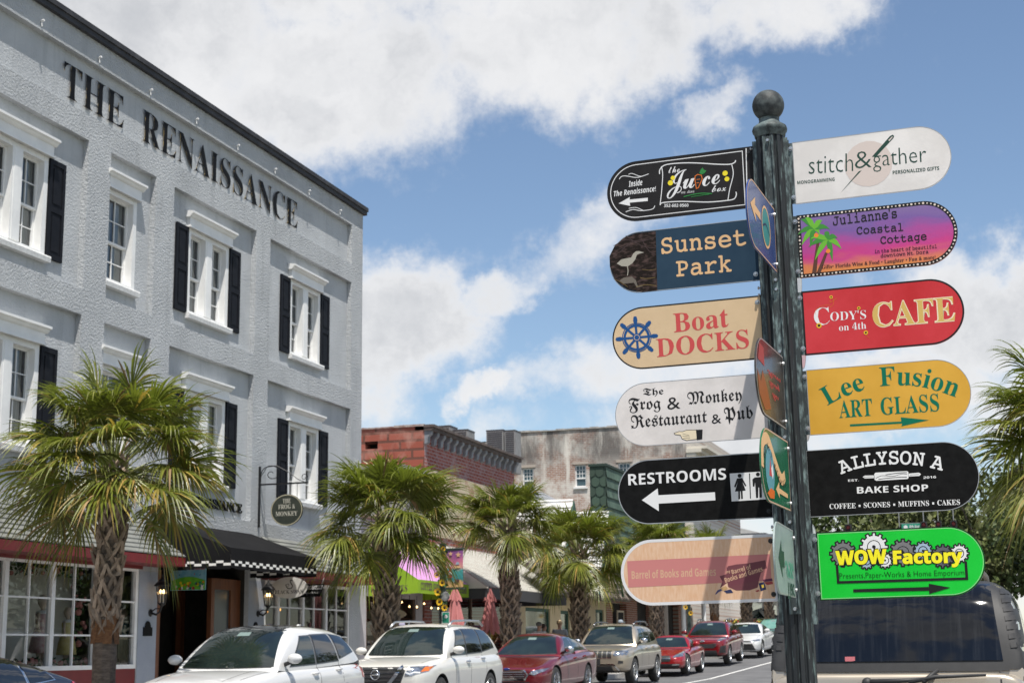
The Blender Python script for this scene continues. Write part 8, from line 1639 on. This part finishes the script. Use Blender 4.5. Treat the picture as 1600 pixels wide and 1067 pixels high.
# ---- the tan wagon seen from behind, right of the post
TAN = paint('gold_beige_wagon_paint', (.40, .35, .28), .45, .32)
def r_wagon(dec, root, h, L, bvh):
    G = mat('dusty_rear_glass', (.004, .005, .008), .05, spec=.45, col2=(.022, .024, .028), nscale=2.2, stretch=(9, 1, .5), lo=.5, hi=.8)
    zb, zt = 1.24, 1.77
    dec('window_surround', [(-.775, zb - .05), (.775, zb - .05), (.715, zt + .045), (-.715, zt + .045)], 'B', M['plastic'], .013, maxe=.07)
    dec('rear_window', [(-.735, zb + .02), (.735, zb + .02), (.675, zt + .02), (-.675, zt + .02)], 'B', G, .020, maxe=.07)
    for k in range(7):
        z = 1.36 + .062 * k
        dec('pillar_louvre', line_poly([(.79 - .008 * k, z), (.868 - .012 * k, z + .006)], .034), 'B', M['plastic'], .016, True, maxe=.05, thick=.03)
    dec('pillar_panel', [(.74, 1.2), (.915, 1.2), (.83, 1.80), (.68, 1.80)], 'B', M['plastic'], .010, True, maxe=.06)
    dec('tail_light', [(.74, .72), (.93, .72), (.93, 1.05), (.74, 1.05)], 'B', M['redlens'], .010, True); dec('tail_light_bezel', [(.72, .70), (.95, .70), (.95, 1.09), (.72, 1.09)], 'B', M['plastic'], .004, True); dec('turn_lens', [(.745, .94), (.925, .94), (.925, 1.045), (.745, 1.045)], 'B', M['amber'], .018, True)
    dec('bumper', [(-.94, .42), (.94, .42), (.94, .64), (-.94, .64)], 'B', M['plastic'], .03, thick=.05); dec('licence_plate', [(-.16, .74), (.16, .74), (.16, .90), (-.16, .90)], 'B', M['plate'], .012)
    dec('tailgate_seam', line_poly([(-.715, .68), (-.715, 1.2)], .012), 'B', M['plastic'], .002, True, thick=.004)
    y = L + .0
    def on(x, z, o): hit = bvh.ray_cast(Vector((x, 12, z)), Vector((0, -1, 0))); return Vector((x, (hit[0].y if hit[0] else L) + o, z))
    w = MB(); w.tube([on(.18, 1.12, .03), on(-.05, 1.13, .05), on(-.22, 1.14, .05)], [.022, .016, .014], 8); w.ball(on(.18, 1.115, .02), .04, 10, 6); ar = link('wiper_arm', w.mesh('wiper_arm', M['plastic'], True), root)
    w = MB(); w.tube([on(-.10, 1.115, .055), on(-.28, 1.155, .06), on(-.62, 1.165, .055)], [.012, .016, .01], 6); w.tube([on(-.20, 1.12, .06), on(-.30, 1.20, .05)], [.018, .014], 6); link('wiper_blade', w.mesh('wiper_blade', M['plastic'], True), ar)
    w = MB(); w.lathe([(0, .02), (.035, .018), (.045, .0)], on(.28, 1.03, 0), 14, axis='y'); link('tailgate_lock', w.mesh('tailgate_lock', M['plastic'], True), root)
    for s in (1, -1): w = MB(); w.tube([(s * .62, 2.0, 1.86), (s * .62, 2.25, 1.93), (s * .60, 3.6, 1.93), (s * .60, 3.85, 1.86)], .022, 8); link('roof_rail', w.mesh('roof_rail', mat('weathered_rail', (.10, .095, .09), .6), True), root)
    st_ = MB(); st_.box(-.035, 0, -.01, .035, .006, .022); p = on(.30, 1.275, .018); link('window_sticker', MBshift(st_, p).mesh('window_sticker', mat('pink_sticker', (.55, .16, .18), .5)), root)
def MBshift(mb, p): mb.v = [(v[0] + p[0], v[1] + p[1], v[2] + p[2]) for v in mb.v]; return mb
wst = [(0.0, .80, .5, .98, 0), (.05, .9, .42, 1.02, .01), (.25, .96, .4, 1.06, .02), (.6, .99, .38, 1.10, .03), (1.1, 1, .36, 1.14, .02), (1.6, 1, .36, 1.17, 0), (3.0, 1, .36, 1.18, 0), (4.2, 1, .38, 1.19, 0), (4.62, .985, .42, 1.19, 0), (4.76, .955, .46, 1.18, 0), (4.80, .92, .5, 1.16, 0)]
c10 = make_car('gold-beige wagon seen from behind with big dark rear window', TAN, wst, dict(yc=1.3, zc=1.16, yf=1.95, yr=4.55, yb=4.75, zr=1.88, zrb=1.19, zb=1.17, zb2=1.19, wb=.925, wr=.83, drop=.02), 4.8, 1.90, (.95, 3.8), .38, 5,
    [[(1.86, 1.2), (2.6, 1.21), (2.62, 1.7), (2.3, 1.69)], [(2.7, 1.21), (3.4, 1.22), (3.4, 1.71), (2.72, 1.71)], [(3.5, 1.22), (4.3, 1.23), (4.2, 1.70), (3.5, 1.71)]], None, None, TAN, ([(2.45, 1.04), (3.3, 1.06)], TAN), None, rear=r_wagon, windscreen=True)
c10.location = (-.87, 16.05, gz(12) + .10); c10.rotation_euler = (0, 0, math.pi)
# ------------------------------------------------------------------ street lamp post with banner and sunflowers
LPX, LPY = -13.36, 35.6
LP = thing('lamp_post', 'dark green square post with summer banner and sunflower garland', 'lamp post', (LPX, LPY, gz(LPY) + .13))
z0 = gz(LPY) + .13
M['postgreen'] = mat('dark_green_post', (.02, .035, .032), .5, col2=(.035, .05, .046), nscale=5)
p = MB(); p.box(LPX - .065, LPY - .065, z0, LPX + .065, LPY + .065, 4.18); p.box(LPX - .10, LPY - .10, z0, LPX + .10, LPY + .10, z0 + .35); p.box(LPX - .075, LPY - .075, 4.181, LPX + .075, LPY + .075, 4.22); obj('post', p, M['postgreen'], LP)
xa, xb, za, zb_ = LPX + .08, LPX + .53, 3.13, 4.06
b = MB(); b.tube([(LPX, LPY, zb_ + .02), (xb + .04, LPY, zb_ + .02)], .016, 8); b.tube([(LPX, LPY, za - .02), (xb + .04, LPY, za - .02)], .016, 8); b.box(xa, LPY - .012, za - .035, xb, LPY - .008, za + .02); b.box(xa, LPY - .012, zb_ - .02, xb, LPY - .008, zb_ + .03); obj('banner_arm', b, M['postgreen'], LP)
def bannermat():
    m = bpy.data.materials.new('banner_print'); m.use_nodes = True; t = m.node_tree; q = t.nodes['Principled BSDF']; q.inputs['Roughness'].default_value = .8
    tc = t.nodes.new('ShaderNodeTexCoord'); sp = t.nodes.new('ShaderNodeSeparateXYZ'); t.links.new(tc.outputs['Object'], sp.inputs[0]); n = t.nodes.new('ShaderNodeTexNoise'); n.inputs['Scale'].default_value = 5; t.links.new(tc.outputs['Object'], n.inputs[0])
    a = t.nodes.new('ShaderNodeMath'); a.operation = 'MULTIPLY_ADD'; a.inputs[1].default_value = .25; t.links.new(n.outputs['Fac'], a.inputs[0]); t.links.new(sp.outputs[2], a.inputs[2]); r = t.nodes.new('ShaderNodeMapRange'); t.links.new(a.outputs[0], r.inputs[0]); r.inputs[1].default_value = za - worigin(LP).z + .12; r.inputs[2].default_value = zb_ - worigin(LP).z + .12
    c = t.nodes.new('ShaderNodeValToRGB'); t.links.new(r.outputs[0], c.inputs[0]); e = c.color_ramp.elements; e[0].color = (.62, .38, .16, 1); e[1].color = (.16, .07, .22, 1); e[1].position = 1
    for po, co in ((.12, (.55, .33, .15, 1)), (.2, (.03, .22, .24, 1)), (.46, (.05, .30, .30, 1)), (.54, (.62, .30, .26, 1)), (.68, (.55, .16, .26, 1)), (.85, (.28, .08, .26, 1))): k = e.new(po); k.color = co
    t.links.new(c.outputs[0], q.inputs['Base Color']); MATS['banner_print'] = m; return m
b = MB(); b.grid(lambda u, v: (xa + (xb - xa) * u, LPY - .006 + .012 * math.sin(u * 5) * math.sin(v * 3), za + (zb_ - za) * v), 8, 10); m_ = b.mesh('banner', bannermat(), True, worigin(LP)); link('banner', m_, LP)
a = MB(); y_ = LPY - .022
a.poly([(xa + .06, za + .25), (xa + .17, za + .25), (xa + .135, za + .52), (xa + .095, za + .52)], lambda x, z: (x, y_, z), 0); a.poly([(xa + .08, za + .53), (xa + .15, za + .53), (xa + .115, za + .62)], lambda x, z: (x, y_, z), 1); a.poly([(xa + .07, za + .33), (xa + .16, za + .33), (xa + .152, za + .39), (xa + .078, za + .39)], lambda x, z: (x, y_ - .002, z), 1)
a.poly([(xa + .22, za + .22), (xa + .36, za + .20), (xa + .33, za + .13), (xa + .25, za + .13)], lambda x, z: (x, y_, z), 2); a.poly([(xa + .22, za + .48), (xa + .38, za + .48), (xa + .38, za + .53), (xa + .22, za + .53)], lambda x, z: (x, y_, z), 3); a.poly([(xa + .26, za + .56), (xa + .36, za + .57), (xa + .33, za + .63), (xa + .28, za + .62)], lambda x, z: (x, y_, z), 4)
for (sx, sz, sr) in ((xa + .13, zb_ - .10, .06), (xa + .33, zb_ - .13, .075)): a.poly([(sx + (sr if k % 2 == 0 else sr * .45) * math.cos(.6283 * k + .3), sz + (sr if k % 2 == 0 else sr * .45) * math.sin(.6283 * k + .3)) for k in range(10)], lambda x, z: (x, y_, z), 5)
obj('banner_picture', a, [ink('rd'), ink('w'), ink('pu'), ink('tan'), ink('g3'), mat('starfish_print', (.66, .40, .22), .7)], LP)
rr = random.Random(12)
def sunflower(parent, p, r):
    f = MB(); P = Vector(p)
    for k in range(14):
        q = 2 * math.pi * k / 14 + rr.uniform(-.1, .1); d = Vector((math.cos(q), -.25, math.sin(q))); t = Vector((-math.sin(q), 0, math.cos(q))); f.add([P + d * r * .3, P + d * r * .7 + t * r * .18, P + d * r, P + d * r * .7 - t * r * .18], [(0, 1, 2, 3)], 0)
    f.lathe([(0, -.02), (r * .3, -.012), (r * .38, 0)], p, 12, 1, axis='y')
    obj('sunflower', f, [mat('sunflower_petal', (.72, .42, .012), .6, island=.25), mat('sunflower_heart', (.04, .018, .006), .9)], parent)
lf = MB()
for k in range(70):
    z = 2.75 + 1.3 * k / 70; q = k * .55; P = Vector((LPX + .10 * math.cos(q), LPY - .03 - .10 * abs(math.sin(q)), z)); u = Vector((rr.uniform(-1, 1), rr.uniform(-.6, .2), rr.uniform(-1, 1))).normalized() * .075; v = u.cross(Vector((rr.uniform(-1, 1), 1, rr.uniform(-1, 1)))).normalized() * .035; lf.add([P - u * .2, P + u * .4 + v, P + u, P + u * .4 - v], [(0, 1, 2, 3)])
obj('garland_leaves', lf, mat('garland_leaf', (.03, .08, .02)), LP)
for (dx, z, r) in ((.07, 4.08, .07), (-.10, 3.90, .07), (.06, 3.86, .09), (-.10, 3.45, .085), (.04, 3.26, .09), (-.08, 3.04, .10), (-.03, 2.80, .095), (.10, 2.66, .09)): sunflower(LP, (LPX + dx, LPY - .15, z), r)
RP = tag(obj('round_sign', (lambda b: (b.lathe([(0, -.10), (.11, -.10), (.115, -.09), (.115, -.075)], (LPX + .10, LPY - .03, 2.93), 18, axis='y'), b)[1])(MB()), mat('pale_round_print', (.35, .36, .36), .5, col2=(.08, .08, .09), nscale=9)), 'small round grey sign on the sunflower lamp post', 'sign')
SSg = thing('parking_sign', 'narrow green and white parking sign on the sunflower post', 'sign', (LPX + .10, LPY - .08, 2.2)); b = MB(); b.box(LPX + .0, LPY - .085, 2.08, LPX + .20, LPY - .075, 2.56); obj('panel', b, mat('pale_sign_white', (.62, .64, .62), .5), SSg)
b = MB(); b.box(LPX + .015, LPY - .088, 2.30, LPX + .185, LPY - .0855, 2.545); b.box(LPX + .015, LPY - .088, 2.10, LPX + .185, LPY - .0855, 2.25); obj('green_field', b, mat('sign_green', (.02, .25, .16), .5), SSg)
b = MB(); b.lathe([(0, -.0915), (.045, -.0915)], (LPX + .11, LPY, 2.45), 14, axis='y'); v, f = text2d('2 HOUR', 'sansb', (LPX + .03, 2.20), (LPX + .17, 2.20), .036); put_text(b, v, f, lambda x, z: (x, LPY - .0915, z)); v, f = text2d('PARKING', 'sansb', (LPX + .03, 2.13), (LPX + .17, 2.13), .036); put_text(b, v, f, lambda x, z: (x, LPY - .0915, z)); obj('lettering', b, ink('w'), SSg)
l2 = thing('lamp_post', 'far green lamp post with sunflower seen below the barrel board', 'lamp post', (-13.4, 65.5, gz(65))); b = MB(); b.box(-13.47, 65.43, gz(65), -13.33, 65.57, 5.6); obj('post', b, M['postgreen'], l2)
for (dx, z) in ((-.1, 3.35), (.12, 3.1), (-.05, 2.1)): sunflower(l2, (-13.4 + dx, 65.3, z), .11)

# ------------------------------------------------------------------ folded umbrellas
for x, y, zt, lab in ((-14.55, 39.7, 3.34, 'folded dusty pink umbrella beside the sunflower post'), (-14.55, 42.6, 3.40, 'folded dusty pink umbrella left of the third palm')):
    U = thing('patio_umbrella', lab, 'umbrella', (x, y, g0(y)), 0, 'folded pink umbrellas'); b = MB(); b.tube([(x, y, g0(y)), (x, y, zt + .03)], .022, 8); obj('pole', b, mat('umbrella_pole', (.05, .05, .05), .4), U)
    b = MB(); b.lathe([(.25, 0), (.25, .05), (.04, .09)], (x, y, g0(y)), 16); obj('base', b, M['plastic'], U)
    b = MB(); n = 48
    def tier(z1, z0, r1, r0, jag):
        vs = []
        for j in range(7):
            t = j / 6
            for k in range(n):
                q = 2 * math.pi * k / n; pl = (1 + .30 * t * math.cos(8 * q + .6 * t) + .08 * math.sin(3 * q + 2 * t)); r = (r1 + (r0 - r1) * t ** 1.1) * pl; zz = z1 + (z0 - z1) * t - (jag * t * (.5 + .5 * math.cos(8 * q + 1.2)) if j == 6 else 0); vs.append((x + r * math.cos(q), y + r * math.sin(q), zz))
        b.add(vs, [(j * n + k, j * n + (k + 1) % n, (j + 1) * n + (k + 1) % n, (j + 1) * n + k) for j in range(6) for k in range(n)])
    tier(zt, zt - .34, .05, .16, .06); tier(zt - .20, zt - 1.18, .10, .25, .16); obj('canopy', b, mat('dusty_pink_canvas', (.46, .17, .165), .9, col2=(.38, .13, .13), nscale=5), U, True)
    b = MB(); b.lathe([(.05, -.02), (.055, .0), (.05, .03), (.0, .06)], (x, y, zt), 12); obj('cap', b, M['plastic'], U)

# ------------------------------------------------------------------ people on the pavement
M['skin'] = mat('skin', (.46, .26, .18), .55, col2=(.40, .21, .14), nscale=6)
def skinned(pts, edges, root_i=0, lev=2):
    me = bpy.data.meshes.new('s'); me.from_pydata([p[:3] for p in pts], edges, [])
    sc = bpy.data.scenes.get('workshop'); o = bpy.data.objects.new('s', me); sc.collection.objects.link(o); m = o.modifiers.new('k', 'SKIN'); m.use_smooth_shade = True
    for i, p in enumerate(pts): r = p[3]; me.skin_vertices[0].data[i].radius = (r, r) if not isinstance(r, tuple) else r; me.skin_vertices[0].data[i].use_root = (i == root_i)
    q = o.modifiers.new('q', 'SUBSURF'); q.levels = lev; vl = sc.view_layers[0]; vl.update(); dg = vl.depsgraph; dg.update(); out = bpy.data.meshes.new_from_object(o.evaluated_get(dg)); bpy.data.objects.remove(o); return out
def person(x, y, rz, label, shirt, trouser, hair=None, cap=None, tall=1.72, arm=.3, brim=None, step=.12):
    k = tall / 1.75; P = []; E = []
    def v(px, py, pz, r, link_=None):
        P.append((px * k, py * k, pz * k, r * k if not isinstance(r, tuple) else (r[0] * k, r[1] * k))); i = len(P) - 1
        if link_ is not None: E.append((link_, i))
        return i
    pel = v(0, 0, .96, .125); wa = v(0, 0, 1.12, .118, pel); che = v(0, -.01, 1.34, .135, wa); nb = v(0, .0, 1.46, .075, che); nk = v(0, -.01, 1.53, .052, nb); hb = v(0, -.025, 1.60, .073, nk); hm = v(0, -.02, 1.68, .088, hb); ht = v(0, -.005, 1.745, .055, hm); v(0, -.118, 1.635, .012, hb)
    for s in (-1, 1):
        sh = v(s * .19, 0, 1.42, .062, che); el = v(s * (.24 + .03 * arm), .02, 1.15, .043, sh); wr = v(s * .25, -.10 - .25 * arm, .95 + .10 * arm, .030, el); pa = v(s * .25, -.15 - .28 * arm, .91 + .11 * arm, (.034, .016), wr)
        for f_, (dx, ln) in enumerate(((-.026, .075), (-.010, .085), (.008, .08), (.024, .065))): a_ = v(s * .25 + dx, -.19 - .30 * arm, .885 + .11 * arm, .0095, pa); v(s * .25 + dx, -.19 - .30 * arm - ln * .4, .885 + .11 * arm - ln * .55, .008, a_)
        v(s * .25 - s * .045, -.16 - .29 * arm, .885 + .11 * arm, .010, pa)
        hp = v(s * .095, 0, .90, .095, pel); kn = v(s * .105, -step * s * .8, .50, .062, hp); an = v(s * .105, -step * s * 1.2 + .04, .09, .042, kn); v(s * .115, -step * s * 1.2 - .12, .03, (.040, .028), an)
    root = thing('person', label, 'person', (x, y, g0(y)), rz, 'people walking on the pavement'); bd = skinned(P, E); bd.materials.append(M['skin']); link('body', bd, root)
    sk = lambda *a_: None
    Q = [(0, 0, .93, .15), (0, 0, 1.12, .14), (0, -.01, 1.34, .155), (0, 0, 1.45, .095), (-.2, 0, 1.415, .082), (.2, 0, 1.415, .082), (-.235, .015, 1.22, .066), (.235, .015, 1.22, .066)]; sm_ = skinned([(a * k, b * k, c * k, r * k) for a, b, c, r in Q], [(0, 1), (1, 2), (2, 3), (2, 4), (2, 5), (4, 6), (5, 7)]); sm_.materials.append(shirt); link('shirt', sm_, root)
    Q = [(0, 0, .97, .145)]; Ed = []
    for s in (-1, 1): i = len(Q); Q += [(s * .10, 0, .88, .115), (s * .107, -step * s * .8, .50, .082), (s * .107, -step * s * 1.15 + .03, .14, .066)]; Ed += [(0, i), (i, i + 1), (i + 1, i + 2)]
    tm = skinned([(a * k, b * k, c * k, r * k) for a, b, c, r in Q], Ed); tm.materials.append(trouser); link('trousers', tm, root)
    fc = MB()
    for s in (-1, 1): fc.ball((s * .034 * k, -.098 * k, 1.675 * k), .011 * k, 8, 6); 
    link('eyes', fc.mesh('eyes', mat('eye_dark', (.03, .02, .015), .2), True), root)
    fc = MB(); fc.ball((0, -.094 * k, 1.595 * k), .022 * k, 8, 6, sq=(1, .35, .28)); link('mouth', fc.mesh('mouth', mat('lip', (.36, .13, .10), .5), True), root); fc = MB()
    for s in (-1, 1): fc.ball((s * .089 * k, -.01 * k, 1.655 * k), .028 * k, 8, 6, sq=(.3, .6, 1))
    link('ears', fc.mesh('ears', M['skin'], True), root)
    if hair: h_ = MB(); h_.ball((0, .008 * k, 1.69 * k), .105 * k, 16, 10, sq=(.93, 1.0, .86)); me = h_.mesh('hair', hair, True); bm = bmesh.new(); bm.from_mesh(me); bmesh.ops.delete(bm, geom=[q for q in bm.verts if q.co.y < -.055 * k and q.co.z < 1.72 * k or q.co.z < 1.62 * k], context='VERTS'); bm.to_mesh(me); bm.free(); solid(me, .008); link('hair', me, root)
    if cap:
        h_ = MB(); h_.lathe([(.108 * k, 0), (.110 * k, .03 * k), (.095 * k, .08 * k), (.05 * k, .112 * k), (0, .118 * k)], (0, 0, 1.695 * k), 20); h_.prism([(.10 * k * math.cos(t), -.07 * k - .13 * k * math.sin(t)) for t in [math.pi * j / 10 for j in range(11)]], lambda a, b: (a, b, 1.70 * k), lambda a, b: (a, b, 1.712 * k)); link('cap', h_.mesh('cap', cap, True), root)
    return root
cl = lambda n, c: mat(n, c, .85, col2=tuple(q * .85 for q in c), nscale=7)
grey = mat('grey_hair', (.20, .19, .18), .8, col2=(.10, .095, .09), nscale=25, stretch=(1, 1, .2)); blond = mat('blond_hair', (.46, .34, .20), .7, col2=(.34, .24, .13), nscale=25, stretch=(1, 1, .2)); brown = mat('brown_hair', (.06, .04, .03), .7)
person(-14.75, 36.3, 2.8, 'person with a lavender cap behind the white family wagon', cl('navy_shirt', (.04, .05, .09)), cl('dark_trousers', (.04, .04, .05)), brown, cl('lavender_cap', (.40, .38, .52)), 1.72)
person(-15.0, 48.9, 3.0, 'person with grey hair and white shirt, back turned, near the tan shop', cl('white_shirt', (.68, .67, .66)), cl('khaki_trousers', (.30, .26, .19)), grey, None, 1.74)
person(-15.15, 49.9, 2.4, 'person in a pink shirt beside the white-shirted walker', cl('pink_shirt', (.52, .26, .36)), cl('dark_trousers', (0, 0, 0)), brown, None, 1.68)
person(-15.0, 51.3, 3.3, 'person with short blond hair and grey top, back turned', cl('grey_top', (.30, .31, .32)), cl('blue_jeans', (.06, .09, .16)), blond, None, 1.78)
person(-14.9, 53.8, .25, 'person in white cap and yellow-marked shirt walking towards us', cl('yellow_shirt', (.58, .40, .08)), cl('dark_trousers', (0, 0, 0)), brown, cl('white_cap', (.66, .65, .62)), 1.80)
person(-14.4, 57.5, 2.0, 'person with a grey cap just above the beige car roof', cl('navy_shirt', (0, 0, 0)), cl('blue_jeans', (0, 0, 0)), brown, cl('grey_cap', (.26, .30, .35)), 1.66)

# ------------------------------------------------------------------ traffic lights on a span wire, street name plate
wy = 95; SW = thing('span_wire', 'black span wire between two masts across the far crossing', 'wire', (-6, wy, 9.9)); b = MB(); b.tube([(-13.6, wy, 10.2), (-9, wy, 9.72), (-5.5, wy, 9.6), (-1, wy, 9.75), (2.6, wy, 10.2)], .018, 6); obj('cable', b, M['black'], SW)
for xx in (-13.6, 2.6): b = MB(); b.tube([(xx, wy, gz(wy)), (xx, wy, 10.4)], [.16, .10], 10); obj('mast', b, mat('galvanised_mast', (.34, .35, .35), .5, metal=.4), SW)
for xx, lab in ((-9.48, 'hanging traffic light left of the green street name plate'), (-5.06, 'hanging traffic light just right of the green street name plate'), (-4.22, 'middle hanging traffic light of the right-hand three'), (-3.34, 'rightmost hanging traffic light under the bake shop board')):
    T_ = thing('traffic_light', lab, 'traffic light', (xx, wy, 8.9), 0, 'traffic lights over the far crossing'); b = MB(); b.box(xx - .18, wy - .12, 7.85, xx + .18, wy + .12, 8.88); obj('housing', b, mat('signal_black', (.02, .02, .02), .5), T_); b = MB(); b.tube([(xx, wy, 8.88), (xx, wy, 9.66)], .03, 6); obj('hanger', b, mat('galvanised_mast', (0, 0, 0)), T_)
    for k, c in enumerate(((.35, .01, .01), (.30, .16, .01), (.01, .14, .08))): b = MB(); b.lathe([(0, -.15), (.10, -.15), (.12, -.125)], (xx, wy, 8.68 - .32 * k), 14, axis='y'); obj('lens', b, mat('signal_lens_%d' % k, c, .3), T_); b = MB(); b.lathe([(.13, -.12), (.14, -.30)], (xx, wy, 8.68 - .32 * k), 14, axis='y'); obj('visor', b, mat('signal_black', (0, 0, 0)), T_)
NPl = thing('street_name_plate', 'green street name plate hanging with the traffic lights', 'sign', (-5.75, wy, 8.6)); b = MB(); b.box(-6.35, wy - .02, 8.38, -5.25, wy + .02, 8.78); obj('panel', b, mat('sign_green', (0, 0, 0)), NPl); b = MB(); b.lathe([(0, -.03), (.12, -.03)], (-6.12, wy, 8.58), 14, axis='y'); v, f = text2d('4th Ave', 'sansb', (-5.9, 8.5), (-5.32, 8.5), .2); put_text(b, v, f, lambda x, z: (x, wy - .03, z)); obj('lettering', b, ink('w'), NPl); b = MB(); b.tube([(-6.48, wy, 8.6), (-6.48, wy, 9.66)], .03, 6); b.box(-6.5, wy - .01, 8.79, -5.3, wy + .01, 8.82); obj('hanger', b, mat('galvanised_mast', (0, 0, 0)), NPl)

# ------------------------------------------------------------------ planter, blackboard
PLn = thing('planter_box', 'low planter of red and yellow shrubs near the far palms', 'planter', (-13.9, 86, gz(86))); b = MB(); b.box(-15.6, 85.6, gz(86), -13.0, 86.4, gz(86) + .6); obj('box', b, mat('planter_concrete', (.42, .41, .39), .9), PLn); b = MB(); rr = random.Random(9)
for k in range(700):
    P_ = Vector((rr.uniform(-15.6, -13.0), rr.uniform(85.5, 86.4), gz(86) + .6 + rr.random() ** .8 * .75)); u = Vector((rr.uniform(-1, 1), rr.uniform(-1, 1), rr.uniform(-1, 1))).normalized() * .11; v_ = u.cross(Vector((rr.uniform(-1, 1), 1, .2))).normalized() * .05; b.add([P_ - u, P_ + v_, P_ + u, P_ - v_], [(0, 1, 2, 3)], rr.choice((0, 0, 0, 1, 2)))
obj('shrubs', b, [mat('shrub_leaf', (.09, .12, .03), .7, island=.4), mat('shrub_yellow', (.5, .36, .04), .7, island=.3), mat('shrub_red', (.36, .07, .05), .7, island=.3)], PLn)
CBd = thing('chalkboard', 'small chalkboard hung on the brick wall above the beige car', 'board', (FX + .1, 65.6, 2.7)); b = MB(); b.box(FX + .02, 65.2, 2.2, FX + .05, 66.2, 3.2); obj('board', b, M['black'], CBd); b = MB()
for (c0, c1_, d0, d1) in ((65.12, 65.2, 2.12, 3.28), (66.2, 66.28, 2.12, 3.28), (65.2, 66.2, 2.12, 2.2), (65.2, 66.2, 3.2, 3.28)): b.box(FX + .015, c0, d0, FX + .065, c1_, d1)
obj('frame', b, mat('pale_wood', (.45, .38, .28), .7), CBd)
